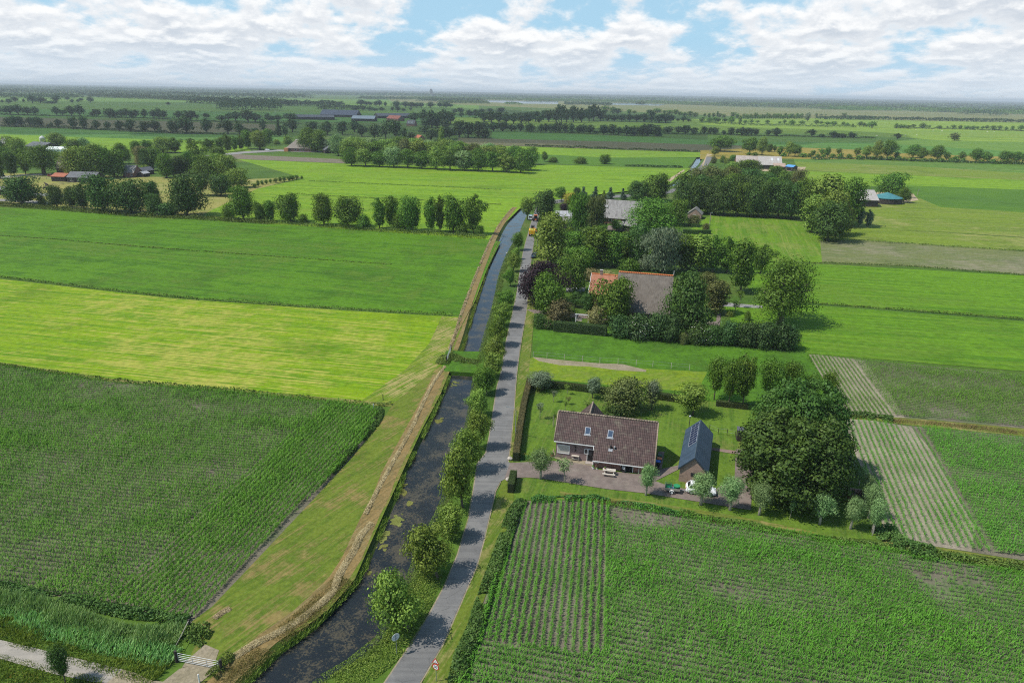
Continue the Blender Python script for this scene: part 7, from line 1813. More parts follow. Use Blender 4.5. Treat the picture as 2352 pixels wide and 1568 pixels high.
def car(label, c, rz, paint, group=None):
    """hatchback, nose towards +x"""
    t = thing('parked_car', label, 'car', (c.x, c.y, GZ), rz, group)
    # body: rings along the length (x, half width, bottom, top of the flank)
    sec = [(-2.08, .70, .42, .78), (-2.02, .80, .30, .92), (-1.6, .87, .22, .98), (-.6, .89, .20, .95), (.5, .89, .20, .93), (1.0, .88, .20, .90), (1.5, .85, .22, .82), (1.9, .76, .28, .70), (2.06, .60, .36, .58)]
    m_ = MB(); n = 12
    for x, hw, z0, z1 in sec:
        h = z1 - z0
        ring = [(-hw * .9, z0), (-hw, z0 + h * .25), (-hw, z0 + h * .62), (-hw * .95, z0 + h * .88), (-hw * .84, z1), (-hw * .3, z1 + .03), (hw * .3, z1 + .03), (hw * .84, z1), (hw * .95, z0 + h * .88), (hw, z0 + h * .62), (hw, z0 + h * .25), (hw * .9, z0)]
        m_.v += [(x, a, z) for a, z in ring]
    for i in range(len(sec) - 1):
        for k in range(n):
            k2 = (k + 1) % n; m_.f.append((i * n + k, i * n + k2, (i + 1) * n + k2, (i + 1) * n + k))
    m_.f.append(tuple(range(n))); m_.f.append(tuple((len(sec) - 1) * n + k for k in range(n)))
    body = m_.build('body', paint, t, smooth=True)
    # cabin glass, tapering to the roof, with pillars and roof in the paint colour
    lo = [(-1.85, .76, .95), (-1.2, .80, .96), (.3, .80, .95), (.98, .72, .91)]
    hi = [(-1.45, .60, 1.40), (-1.0, .62, 1.45), (-.1, .61, 1.45), (.2, .58, 1.40)]
    m_ = MB()
    L1 = [(x, -w, z - .02) for x, w, z in lo] + [(x, w, z - .02) for x, w, z in reversed(lo)]
    H1 = [(x, -w, z) for x, w, z in hi] + [(x, w, z) for x, w, z in reversed(hi)]
    m_.hull(L1, H1); m_.build('windows', CARGLASS, t)
    m_ = MB()
    H0 = [(x * 1.01, y * 1.02, z - .015) for x, y, z in H1]; H2 = [(x * .96 - .02, y * .92, z + .045) for x, y, z in H1]
    m_.hull(H0, H2)
    for (a, b_) in ((0, 0), (1, 1), (2, 2), (3, 3)):
        for s in (-1, 1):
            p, q = lo[a], hi[b_]
            m_.tube([(p[0], s * p[1] * 1.005, p[2] - .02), (q[0], s * q[1] * 1.01, q[2])], .035, 6)
    m_.build('roof', paint, t)
    for x in (-1.28, 1.28):
        for y in (-.80, .80): wheel(t, (x, y, .31), .31, .20)
    for s in (-1, 1):
        m_ = MB(); m_.box((1.90, s * .60, .62), (.22, .26, .13)); m_.build('headlight', plain('lamp_glass', (.75, .78, .8), .1), t, bevel=.02)
        m_ = MB(); m_.box((-2.03, s * .64, .80), (.10, .22, .20)); m_.build('tail_light', plain('red_lens', (.35, .02, .02), .2), t)
        m_ = MB(); m_.box((.72, s * .94, .98), (.14, .16, .11)); m_.build('mirror', paint, t, bevel=.02)
    m_ = MB(); m_.box((2.03, 0, .40), (.10, .9, .16)); m_.build('grille', BLACK, t)
    m_ = MB(); m_.box((-2.09, 0, .60), (.02, .5, .11)); m_.build('number_plate', plain('plate_yellow', (.6, .45, .05)), t)
    return t
PAINT_W = car_paint('white_car_paint', (.80, .81, .82)); PAINT_B = car_paint('blue_car_paint', (.012, .022, .05)); PAINT_R = car_paint('red_car_paint', (.20, .02, .02))
car('white hatchback parked on the brick driveway behind a pollard willow', G(FA, 1885, 1108), R(-13), PAINT_W)
car('dark blue car parked on the grass verge facing the viewer', G(FD, 322, 1010), R(-104), PAINT_B)
car('dark car parked on the paved yard before the dark carport', G(FD, 1160, 742), R(-95), PAINT_B)
car('tiny white car on the grass by the far thatched farmhouse', G(FG, 307, 547), R(-10), PAINT_W)
car('dark red car beside the low orange roofed shed', G(R7, 690, 628), R(-10), PAINT_R)
car('black car at the edge of the village lane', G(R7, 22, 628), R(-10), PAINT_B)

# box trailer with garden things
tl = G(FA, 1617, 1098); TR = R(-12)
t = thing('box_trailer', 'small steel box trailer with one white mudguard on the driveway', 'trailer', (tl.x, tl.y, GZ), TR)
m_ = MB(); m_.box((0, 0, .50), (2.05, 1.15, .06)); m_.build('trailer_floor', GREYWOOD, t)
m_ = MB()
for s in (-1, 1): m_.box((0, s * .57, .68), (2.05, .04, .32))
for s in (-1, 1): m_.box((s * 1.01, 0, .68), (.04, 1.1, .32))
m_.build('side_boards', GREYWOOD, t)
m_ = MB()
m_.tube([(1.0, 0, .45), (1.85, 0, .42)], .04, 6); m_.tube([(1.75, 0, .42), (1.75, 0, .02)], .03, 6); m_.build('drawbar', GALV, t)
for s in (-1, 1):
    wheel(t, (-.05, s * .70, .27), .27, .16, WHITE)
    m_ = MB()
    for k in range(8):
        a, a2 = math.pi * k / 8, math.pi * (k + 1) / 8
        m_.hull([(-.05 + .33 * math.cos(a), s * .70 - .11, .28 + .33 * math.sin(a)), (-.05 + .33 * math.cos(a2), s * .70 - .11, .28 + .33 * math.sin(a2)), (-.05 + .33 * math.cos(a2), s * .70 + .11, .28 + .33 * math.sin(a2)), (-.05 + .33 * math.cos(a), s * .70 + .11, .28 + .33 * math.sin(a))],
                [(-.05 + .35 * math.cos(a), s * .70 - .11, .28 + .35 * math.sin(a)), (-.05 + .35 * math.cos(a2), s * .70 - .11, .28 + .35 * math.sin(a2)), (-.05 + .35 * math.cos(a2), s * .70 + .11, .28 + .35 * math.sin(a2)), (-.05 + .35 * math.cos(a), s * .70 + .11, .28 + .35 * math.sin(a))])
    m_.build('mudguard', WHITE, t)
GREENP = plain('green_plastic', (.012, .16, .075), .45); 
def on_trailer(x, y, z):
    return Vector((tl.x + x * math.cos(TR) - y * math.sin(TR), tl.y + x * math.sin(TR) + y * math.cos(TR), GZ + z))
p = on_trailer(.58, 0, .53); g = thing('round_tub', 'round green tub standing in the trailer', 'tub', p, TR)
m_ = MB(); m_.lathe([(.36, 0), (.44, .50), (.46, .50), (.40, .46), (.05, .44)], n=20); m_.build('tub_body', GREENP, g)
m_ = MB(); m_.lathe([(.445, .49), (.47, .50), (.47, .54), (.43, .54)], n=20); m_.build('rim', plain('light_green_plastic', (.03, .24, .10), .45), g)
p = on_trailer(-.55, .1, .53); g = thing('wire_crate', 'green wire-mesh crate at the tail of the trailer', 'crate', p, TR)
m_ = MB()
for k in range(9):
    for s in (-1, 1):
        m_.box((-.4 + k * .1, s * .38, .30), (.02, .02, .60))
for z in (.05, .2, .4, .6):
    for s in (-1, 1): m_.box((0, s * .38, z), (.84, .025, .03))
    for s in (-1, 1): m_.box((s * .42, 0, z), (.025, .76, .03))
m_.build('mesh_frame', GREENP, g); m_ = MB(); m_.box((0, 0, .03), (.8, .72, .03)); m_.build('crate_floor', GREENP, g)
p = on_trailer(-.1, -.25, .53); g = thing('blue_crate', 'flat blue crate between the tub and the wire crate', 'crate', p, TR + .2)
m_ = MB(); m_.box((0, 0, .02), (.55, .38, .03))
for s in (-1, 1): m_.box((0, s * .19, .14), (.55, .02, .24)); m_.box((s * .275, 0, .14), (.02, .36, .24))
m_.build('crate_body', plain('blue_plastic', (.08, .25, .38), .45), g)

# picnic tables
def picnic(label, c, rz, wood):
    t = thing('picnic_table', label, 'picnic table', (c.x, c.y, GZ), rz)
    m_ = MB()
    for k in range(4): m_.box((0, -.27 + k * .18, .74), (1.85, .165, .04))
    m_.build('table_top', wood, t)
    for s in (-1, 1):
        m_ = MB()
        for k in range(2): m_.box((0, s * (.66 + k * .15), .44), (1.85, .135, .04))
        m_.build('seat', wood, t)
    for x in (-.65, .65):
        m_ = MB()
        for s in (-1, 1):
            m_.hull([(x - .035, s * .62 - .045, 0), (x + .035, s * .62 - .045, 0), (x + .035, s * .62 + .045, 0), (x - .035, s * .62 + .045, 0)], [(x - .035, s * .2 - .045, .72), (x + .035, s * .2 - .045, .72), (x + .035, s * .2 + .045, .72), (x - .035, s * .2 + .045, .72)])
        m_.box((x + .06, 0, .40), (.05, 1.6, .09)); m_.box((x + .06, 0, .69), (.05, .72, .08)); m_.build('leg_frame', wood, t)
    return t
PALEWOOD = plain('bleached_wood', (.50, .45, .38), .85, var=.15)
tb = G(FA, 1024, 935)
picnic('bleached wooden picnic table on the brick driveway before the house', tb, R(-11), PALEWOOD)
for i, (x, y, lb) in enumerate(((-.62, .1, 'small clay flower pot on the picnic table'), (.15, .05, 'little pale dish on the picnic table'))):
    q = Vector((tb.x + x * math.cos(R(-11)) - y * math.sin(R(-11)), tb.y + x * math.sin(R(-11)) + y * math.cos(R(-11)), GZ + .76))
    g = thing('flower_pot' if i == 0 else 'dish', lb, 'pot' if i == 0 else 'dish', q)
    m_ = MB(); m_.lathe([(.08, 0), (.12, .14), (.13, .14), (.13, .17), (.10, .17), (.09, .12)] if i == 0 else [(.10, 0), (.16, .04), (.15, .05), (.08, .02)], n=14); m_.build('pot' if i == 0 else 'dish_body', TERRACOTTA if i == 0 else PALEWOOD, g)
    if i == 0:
        m_ = MB(); m_.lathe([(.02, .12), (.12, .2), (.10, .3), (.02, .36)], n=9); m_.build('plant', LEAF['weed'], g)
picnic('grey picnic table under the small shrub on the farm lawn', G(FC, 1655, 655), R(-14), GREYWOOD)
# work bench at the house wall
c = G(FA, 707, 803); t = thing('work_bench', 'wooden work bench with a shelf against the brick wall', 'bench', (c.x, c.y, GZ), HA)
m_ = MB(); m_.box((0, 0, .78), (1.15, .5, .05)); m_.build('table_top', PALEWOOD, t)
m_ = MB(); m_.box((0, .22, .9), (1.15, .05, .2)); m_.build('back_board', GREYWOOD, t)
m_ = MB(); m_.box((0, 0, .25), (1.0, .42, .03)); m_.build('shelf', GREYWOOD, t)
for x in (-.52, .52):
    for y in (-.2, .2): m_ = MB(); m_.box((x, y, .38), (.07, .07, .76)); m_.build('leg', GREYWOOD, t)
# wheelie bins by the gable
def bin_(label, x, y, lid):
    p = G(FA, x, y, 1.0); t = thing('wheelie_bin', label, 'bin', (p.x, p.y, GZ), R(78), 'wheelie bins at the gable')
    m_ = MB(); m_.hull([(-.22, -.22, .06), (.22, -.22, .06), (.22, .24, .06), (-.22, .24, .06)], [(-.29, -.32, .95), (.29, -.32, .95), (.29, .32, .95), (-.29, .32, .95)]); m_.build('bin_body', plain('dark_bin_plastic', (.02, .028, .026), .5), t)
    m_ = MB(); m_.hull([(-.31, -.36, .95), (.31, -.36, .95), (.31, .36, .95), (-.31, .36, .95)], [(-.26, -.30, 1.03), (.26, -.30, 1.03), (.26, .32, 1.06), (-.26, .32, 1.06)]); m_.build('lid', plain(lid[0], lid[1], .45), t)
    m_ = MB(); m_.tube([(-.25, .38, .97), (.25, .38, .97)], .02, 6); m_.build('handle', BLACK, t)
    for s in (-1, 1): m_ = MB(); m_.box((s * .24, .26, .1), (.06, .2, .2)); m_.build('wheel', RUBBER, t)
bin_('wheelie bin with green lid, furthest along the gable', 1505, 754, ('green_lid', (.02, .10, .06)))
bin_('wheelie bin with orange lid between green and blue ones', 1500, 783, ('orange_lid', (.62, .20, .06)))
bin_('wheelie bin with blue lid nearest the driveway', 1488, 810, ('blue_lid', (.03, .12, .48)))
# pots, boulders, stakes
for x, y, r_, mt, lb in ((490, 765, .24, TERRACOTTA, 'terracotta urn at the left corner of the house'), (875, 884, .19, WHITE, 'white flower tub beside the drainpipe'), (912, 890, .12, WHITE, 'small white pot next to the flower tub')):
    c = G(FA, x, y); g = thing('plant_pot', lb, 'pot', (c.x, c.y, GZ)); m_ = MB(); m_.lathe([(r_ * .65, 0), (r_, r_ * 1.3), (r_ * 1.1, r_ * 1.3), (r_ * 1.1, r_ * 1.6), (r_ * .85, r_ * 1.6), (r_ * .8, r_ * 1.3)], n=16); m_.build('pot', mt, g)
    m_ = MB(); m_.lathe([(r_ * .3, r_ * 1.3), (r_ * 1.0, r_ * 2.0), (r_ * .8, r_ * 2.8), (r_ * .1, r_ * 3.2)], n=9); m_.build('plant', LEAF['weed'], g)
def boulder(x, y, r_, lb):
    c = G(FA, x, y); m_ = bmesh.new(); bmesh.ops.create_icosphere(m_, subdivisions=3, radius=1)
    rr = random.Random(int(x)); o1 = [Vector((rr.uniform(-1, 1), rr.uniform(-1, 1), rr.uniform(-1, 1))).normalized() for _ in range(9)]
    for v in m_.verts:
        k = min(1.0, min((.82 / max(.01, v.co.normalized().dot(q)) if v.co.normalized().dot(q) > .55 else 1.1) for q in o1)); v.co = v.co * k; v.co.z *= .7
        v.co *= r_
    me = bpy.data.meshes.new('boulder'); m_.to_mesh(me); m_.free(); me.materials.append(plain('boulder_stone', (.42, .38, .33), .9, var=.3, scale=5))
    o = link(bpy.data.objects.new('boulder', me)); o.location = (c.x, c.y, GZ + r_ * .4); tag(o, lb, 'boulder')
boulder(95, 795, .42, 'pale boulder at the foot of the long clipped hedge'); boulder(76, 990, .40, 'pale boulder beside the small clipped hedge block')
c = G(FA, 508, 482); t = thing('tree_stakes', 'three tall wooden stakes round a sapling', 'stakes', (c.x, c.y, GZ))
for k in range(3):
    a = k * 2.1; m_ = MB(); m_.tube([(.32 * math.cos(a), .32 * math.sin(a), -.1), (.32 * math.cos(a), .32 * math.sin(a), 2.1)], .035, 6); m_.build('stake', GREYWOOD, t)
# compost bay, lean-to and slatted shed under the chestnut
c = G(FB, 1890, 1165); t = thing('compost_bay', 'walled compost heap between chestnut and maize', 'compost bay', (c.x, c.y, GZ), R(-16))
m_ = MB(); m_.box((-1.5, 0, .45), (.18, 2.6, .9)); m_.box((1.5, 0, .45), (.18, 2.6, .9)); m_.box((0, 1.35, .45), (3.2, .18, .9)); m_.build('bay_wall', BARN_BRICK, t)
m_ = MB(); m_.lathe([(1.25, 0), (1.15, .35), (.7, .75), (.1, .85)], n=14); m_.build('heap', plain('compost', (.09, .05, .03), .95, var=.4, scale=3), t)
c = G(FB, 1812, 770, 2.2); t = thing('open_shelter', 'open shelter with pale flat sheet roof behind the chestnut', 'shelter', (c.x - .6, c.y, GZ), R(-18))
m_ = MB(); m_.hull([(-1.8, -2.6, 2.0), (1.8, -2.6, 2.0), (1.8, 2.6, 2.35), (-1.8, 2.6, 2.35)], [(-1.8, -2.6, 2.08), (1.8, -2.6, 2.08), (1.8, 2.6, 2.43), (-1.8, 2.6, 2.43)]); m_.build('roof', ASBESTOS, t)
for x in (-1.6, 1.6):
    for y in (-2.4, 2.4): m_ = MB(); m_.box((x, y, 1.0), (.1, .1, 2.05)); m_.build('post', GREYWOOD, t)
c = G(FB, 850, 610); t = thing('slatted_shed', 'small dark slatted log shed at the chestnut edge', 'shed', (c.x, c.y, GZ), R(-14))
m_ = MB()
for k in range(9): m_.box((0, -.6, .12 + k * .2), (1.3, .05, .12)); m_.box((-.65, 0, .12 + k * .2), (.05, 1.2, .12))
m_.build('slats', DARKWOOD, t); m_ = MB(); m_.box((0, 0, 1.95), (1.5, 1.5, .08)); m_.build('roof', DARKROOF, t); m_ = MB(); m_.box((.1, .1, .9), (1.0, 1.0, 1.8)); m_.build('log_stack', DARKWOOD, t)

# lamp posts and poles
def lamp(label, b_, h, arm, rz, col=GALV):
    t = thing('street_lamp', label, 'lamp post', (b_.x, b_.y, GZ), rz)
    m_ = MB(); m_.tube([(0, 0, -.1), (0, 0, h * .9), (arm * .12, 0, h * .97), (arm, 0, h)], [.075, .05, .04, .03], 8); m_.build('pole', col, t)
    m_ = MB(); m_.box((arm + .22, 0, h + .02), (.55, .16, .09), 0, .8); m_.build('lamp_head', GALV, t, bevel=.02)
    return t
b_ = G(FA, 145, 602); lamp('slim grey street lamp on the verge beside the long clipped hedge', b_, 5.5, 1.15, R(170))
b_ = G(FD, 352, 930); lamp('slim grey street lamp before the tall light tree', b_, 7.5, 1.2, R(170))
b_ = G(FA, 1776, 505); t = thing('garden_lamp', 'dark garden lamp post behind the solar barn', 'lamp post', (b_.x, b_.y, GZ)); m_ = MB(); m_.tube([(0, 0, 0), (0, 0, 2.1)], .06, 6); m_.build('pole', DARKWOOD, t); m_ = MB(); m_.lathe([(.05, 2.1), (.16, 2.15), (.2, 2.3), (.1, 2.42), (.02, 2.45)], n=10); m_.build('lamp_head', GALV, t)
for f, x, yb, yt, lb in ((R5, 122, 928, 868, 'thin pole at the far road end'), (FE, 2292, 550, 504, 'pole with a lamp beside the crop field'), (FD, 1972, 705, 588, 'pole at the corner of the mown meadow'), (R5, 738, 955, 905, 'thin pole behind the long barn')):
    b_ = G(f, x, yb); h = height_at(b_, *f(x, yt)); t = thing('utility_pole', lb, 'pole', (b_.x, b_.y, 0)); m_ = MB(); m_.tube([(0, 0, 0), (0, 0, h)], [.16, .12], 6); m_.build('pole', GREYWOOD, t); m_ = MB(); m_.box((.3, 0, h), (.9, .25, .18)); m_.build('lamp_head', GALV, t)
b_ = G(R6, 215, 190); t = thing('radio_mast', 'thin lattice mast in front of the far blue wood', 'mast', (b_.x, b_.y, 0)); hm = height_at(b_, *R6(218, 112)); m_ = MB()
for s in (-1, 1): m_.tube([(s * 2, 0, 0), (s * .5, 0, hm)], [.9, .5], 5)
m_.build('mast_frame', plain('mast_paint', (.5, .5, .5)), t)

# road signs
RED = plain('sign_red', (.50, .012, .018), .4, var=.03); SIGNW = plain('sign_white', (.82, .82, .82), .4, var=.03); INK = plain('sign_ink', (.012, .012, .014), .5)
b_ = G(FK, 210, 1545); t = thing('road_sign', 'road works triangle above a 30 speed limit disc on one post', 'traffic sign', (b_.x, b_.y, .02), R(-24))
m_ = MB(); m_.tube([(0, .05, -.2), (0, .05, 2.75)], .035, 8); m_.build('post', GALV, t)
def tri(c, s, y0, y1):
    h = s * .866; q = [(-s / 2, -h / 3), (s / 2, -h / 3), (0, h * 2 / 3)]
    o = []
    for i in range(3):                       # rounded corners
        p, a, b2 = Vector(q[i]), Vector(q[i - 1]), Vector(q[(i + 1) % 3])
        o += [p + (a - p).normalized() * s * .07, p + ((a - p).normalized() + (b2 - p).normalized()) * s * .02, p + (b2 - p).normalized() * s * .07]
    m2 = MB(); return m2.hull([(p.x + c[0], y0, p.y + c[1]) for p in o], [(p.x + c[0], y1, p.y + c[1]) for p in o])
tp = tri((0, 2.42), .80, .015, 0).build('triangle_plate', RED, t)
tri((0, 2.42), .53, 0, -.006).build('triangle_face', SIGNW, tp)
m_ = MB()                                    # digging figure and heap
def blob(q, y=-.009): m_.hull([(x, -.004, z) for x, z in q], [(x, y, z) for x, z in q])
cx_, cz_ = 0, 2.36
blob([(cx_ - .045 + .028 * math.cos(a), cz_ + .135 + .028 * math.sin(a)) for a in np.linspace(0, 2 * math.pi, 10, endpoint=False)])
blob([(-.075, cz_ + .0), (-.035, cz_ + .0), (-.005, cz_ + .085), (-.045, cz_ + .115)])
blob([(-.115, cz_ - .105), (-.085, cz_ - .105), (-.04, cz_ + .01), (-.075, cz_ + .01)]); blob([(-.045, cz_ - .105), (-.015, cz_ - .105), (-.03, cz_ + .01), (-.06, cz_ + .005)])
blob([(-.02, cz_ + .09), (-.005, cz_ + .075), (.055, cz_ + .02), (.045, cz_ + .01)]); blob([(-.06, cz_ + .055), (-.05, cz_ + .045), (.09, cz_ - .045), (.08, cz_ - .06)])
blob([(.03, cz_ - .105), (.17, cz_ - .105), (.13, cz_ - .05), (.10, cz_ - .025), (.06, cz_ - .055)])
m_.build('symbol', INK, tp)
m_ = MB(); m_.disc_y((0, .008, 1.80), .36, .016, 32); dpl = m_.build('disc_plate', RED, t)
m_ = MB(); m_.disc_y((0, -.003, 1.80), .265, .007, 32); m_.build('disc_face', SIGNW, dpl)
cu_ = bpy.data.curves.new('digits', 'FONT'); cu_.body = '30'; cu_.align_x = 'CENTER'; cu_.align_y = 'CENTER'; cu_.size = .36; cu_.extrude = .002; cu_.offset = .010; cu_.materials.append(INK)
tmp_ = link(bpy.data.objects.new('digits', cu_)); bpy.context.view_layer.update(); me_ = bpy.data.meshes.new_from_object(tmp_.evaluated_get(bpy.context.evaluated_depsgraph_get())); bpy.data.objects.remove(tmp_)
tx = link(bpy.data.objects.new('digits', me_), dpl); tx.location = (0, -.010, 1.80); tx.rotation_euler = (R(90), 0, 0)
b_ = G(FJ, 1297, 1358); t = thing('round_sign', 'back of a round grey sign on a thin post beside the canal', 'traffic sign', (b_.x, b_.y, .02), R(38))
m_ = MB(); m_.tube([(0, 0, -.2), (0, 0, 2.55)], .03, 8); m_.build('post', GALV, t)
m_ = MB(); m_.disc_y((0, .05, 2.2), .42, .02, 32); pl_ = m_.build('sign_plate', plain('bare_sheet', (.60, .62, .63), .45), t)
m_ = MB(); m_.box((0, .03, 2.2), (.07, .02, .78)); m_.box((0, .03, 2.35), (.5, .02, .04)); m_.box((0, .03, 2.05), (.5, .02, .04)); m_.build('bracket', STEEL, pl_)

# field gates
g0, g1 = G(FL, 535, 1172), G(FL, 1335, 1330)
gd = g1 - g0; t = thing('field_gate', 'galvanised five-bar field gate between two dark posts', 'gate', (g0.x, g0.y, .02), math.atan2(gd.y, gd.x))
gl = gd.length
m_ = MB()
for k, z in enumerate((.22, .42, .63, .86, 1.12)): m_.tube([(.08, 0, z), (gl - .1, 0, z)], .02, 8)
m_.build('bars', GALV, t); m_ = MB()
for x in (.08, gl - .1): m_.tube([(x, 0, .2), (x, 0, 1.14)], .03, 8)
for x in (gl * .36, gl * .70): m_.box((x, 0, .55), (.05, .03, .75))
m_.build('gate_frame', STEEL, t)
for x in (-.12, gl + .14): m_ = MB(); m_.tube([(x, 0, -.3), (x, 0, 1.35)], [.15, .13], 8); m_.build('gate_post', DARKWOOD, t)
p0, p1 = G(FL, 765, 545), G(FL, 515, 1000); t = thing('rail_fence', 'slanting wooden rail between a post and the field gate', 'fence', (p0.x, p0.y, 0)); d_ = p1 - p0
m_ = MB(); m_.tube([(0, 0, -.2), (0, 0, 1.25)], .11, 8); m_.build('post', DARKWOOD, t); m_ = MB(); m_.tube([(0, 0, 1.15), (d_.x * .5, d_.y * .5, 1.0), (d_.x, d_.y, .95)], [.05, .035, .02], 6); m_.build('rail', GREYWOOD, t)
g0, g1 = G(F0, 1036, 806), G(F0, 1026, 834); gd = g1 - g0; t = thing('dam_gate', 'grey gate and posts closing the dam across the canal', 'gate', (g0.x, g0.y, .05), math.atan2(gd.y, gd.x)); gl = gd.length
m_ = MB()
for z in (.3, .6, .9, 1.2): m_.tube([(0, 0, z), (gl, 0, z)], .03, 6)
m_.build('bars', STEEL, t)
for x in (0, gl): m_ = MB(); m_.tube([(x, 0, -.2), (x, 0, 1.5)], .12, 8); m_.build('gate_post', DARKWOOD, t)
def post_(f, x, y, h, mt, lb, r_=.07):
    c = G(f, x, y); m_ = MB(); m_.tube([(0, 0, -.1), (0, 0, h), (0, 0, h + .04)], [r_, r_, r_ * .6], 7); o = m_.build('field_post', mt); o.location = (c.x, c.y, 0); tag(o, lb, 'post')
post_(F0, 880, 920, 1.2, DARKWOOD, 'dark post at the corner of the mown field'); post_(F0, 858, 938, .9, WHITE, 'short white marker post beside the maize weeds'); post_(FL, 940, 1560, 1.0, WHITE, 'short white post below the field gate')
def wire_fence(f, xy, h, mt, lb, wire=True, r_=.05):
    q = pts(f, *xy); t = thing('wire_fence', lb, 'fence', (q[0].x, q[0].y, 0)); L_ = [p - q[0] for p in q]
    for p in L_: m_ = MB(); m_.tube([(p.x, p.y, -.1), (p.x, p.y, h)], r_, 6); m_.build('post', mt, t)
    if wire:
        m_ = MB()
        for z in (.5, .95): m_.tube([(p.x, p.y, h * z) for p in L_], .012, 4)
        m_.build('wire', STEEL, t)
wire_fence(FC, (240, 958, 340, 963, 465, 977, 595, 990, 722, 1000, 853, 1008, 985, 1018, 1105, 1027, 1238, 1040, 1370, 1050), 1.3, plain('pale_post', (.48, .45, .34), .8), 'wire fence with pale posts across the meadow')
wire_fence(FB, (558, 520, 640, 556, 723, 564, 800, 580), 1.1, DARKWOOD, 'wire fence with dark posts beside the barn')
wire_fence(FB, (1770, 380, 1795, 470, 1850, 640, 1868, 720, 1892, 790, 1915, 870, 1935, 960), 1.3, GREYWOOD, 'fence of grey posts between chestnut and maize')
wire_fence(FB, (2090, 1510, 2100, 1490), 1.5, GREYWOOD, 'pair of corner posts at the end of the lawn')
def rail_fence(f, xy, lb):
    q = pts(f, *xy); t = thing('paddock_fence', lb, 'fence', (q[0].x, q[0].y, 0)); L_ = [p - q[0] for p in smooth(q, 6)]
    for p in L_: m_ = MB(); m_.box((p.x, p.y, .65), (.16, .16, 1.3)); m_.build('post', GREYWOOD, t)
    m_ = MB()
    for z in (.5, 1.1): m_.tube([(p.x, p.y, z) for p in L_], .09, 4)
    m_.build('rail', GREYWOOD, t)
rail_fence(R7, (620, 765, 850, 735, 1080, 690), 'wooden rail fence across the horse paddock'); rail_fence(R7, (-60, 860, 120, 868), 'wooden rail fence beside the field shelter'); rail_fence(R7, (-60, 965, 160, 975), 'wooden rail fence along the village road'); rail_fence(R7, (360, 648, 740, 668), 'low fence along the kitchen garden')
# white swing frame
a_, b_ = G(FC, 548, 706), G(FC, 638, 714); d_ = b_ - a_; t = thing('swing_frame', 'white timber swing frame with a hanging bench seat', 'swing', (a_.x, a_.y, .05), math.atan2(d_.y, d_.x)); l_ = d_.length
m_ = MB(); m_.box((l_ / 2, 0, 2.1), (l_ + .6, .14, .14)); m_.build('crossbar', WHITE, t)
for x in (0, l_): m_ = MB(); m_.tube([(x, -.5, 0), (x, 0, 2.1), (x, .5, 0)], .06, 6); m_.build('leg', WHITE, t)
m_ = MB(); m_.box((l_ * .25, 0, .55), (1.4, .5, .06)); m_.box((l_ * .25, .25, .85), (1.4, .05, .5)); m_.build('seat', GREYWOOD, t)
m_ = MB()
for s in (-.6, .6): m_.tube([(l_ * .25 + s, 0, .57), (l_ * .25 + s, 0, 2.05)], .015, 4)
m_.build('chain', STEEL, t)

# machines on the road
YEL = plain('machine_yellow', (.75, .38, .015), .4, var=.08); ORG = plain('machine_orange', (.75, .16, .02), .4)
rd = P(1218, 545) - P(1226, 512); ra = math.atan2(-rd.y, -rd.x)
c = G(FD, 301, 806); t = thing('tipper_trailer', 'yellow high-sided tipper trailer on the road', 'trailer', (c.x, c.y, ROAD_Z), ra)
m_ = MB(); m_.hull([(-2.4, -1.05, .95), (2.4, -1.05, .95), (2.4, 1.05, .95), (-2.4, 1.05, .95)], [(-2.5, -1.2, 2.35), (2.5, -1.2, 2.35), (2.5, 1.2, 2.35), (-2.5, 1.2, 2.35)]); m_.build('tipper_body', YEL, t)
m_ = MB()
for x in (-1.6, 0, 1.6):
    for s in (-1, 1): m_.box((x, s * 1.16, 1.6), (.14, .1, 1.3))
m_.build('side_ribs', YEL, t)
m_ = MB(); m_.box((0, 0, .8), (4.6, .9, .25)); m_.tube([(2.3, 0, .75), (3.6, 0, .6)], .09, 6); m_.build('chassis', BLACK, t)
for x in (-1.4, -.4):
    for s in (-1, 1): wheel(t, (x, s * .95, .5), .5, .35, YEL)
for s in (-1, 1): m_ = MB(); m_.box((-2.5, s * .8, .85), (.08, .35, .16)); m_.build('tail_light', plain('red_lens', (.35, .02, .02), .2), t)
m_ = MB(); m_.hull([(-2.2, -.95, 2.3), (2.2, -.95, 2.3), (2.2, .95, 2.3), (-2.2, .95, 2.3)], [(-1.2, -.4, 2.6), (1.2, -.4, 2.6), (1.2, .4, 2.6), (-1.2, .4, 2.6)]); m_.build('load', plain('cut_green', (.30, .26, .03), .9), t)
def tractor(label, c, rz, col):
    t = thing('tractor', label, 'tractor', (c.x, c.y, ROAD_Z), rz)
    m_ = MB(); m_.box((1.1, 0, 1.15), (1.9, .75, .75), 0, .9); m_.box((-.3, 0, .9), (1.4, .8, .5)); m_.build('body', col, t, bevel=.05)
    m_ = MB(); m_.hull([(-1.0, -.7, 1.3), (.3, -.7, 1.3), (.3, .7, 1.3), (-1.0, .7, 1.3)], [(-.9, -.6, 2.6), (.05, -.6, 2.6), (.05, .6, 2.6), (-.9, .6, 2.6)]); cb_ = m_.build('cab', CARGLASS, t)
    m_ = MB(); m_.box((-.42, 0, 2.66), (1.25, 1.45, .12)); m_.build('roof', col, cb_)
    for s in (-1, 1): wheel(t, (-.55, s * .85, .8), .8, .45, col); wheel(t, (1.5, s * .75, .52), .52, .32, col)
    m_ = MB(); m_.tube([(.7, .3, 1.5), (.7, .3, 2.4)], .05, 6); m_.build('exhaust', BLACK, t)
    return t
dirv = Vector((math.cos(ra), math.sin(ra), 0)); tp_ = Vector((c.x, c.y, 0)) + dirv * 6.2
tractor('dark tractor pulling the yellow tipper trailer', tp_, ra, plain('tractor_dark', (.05, .04, .035), .5))
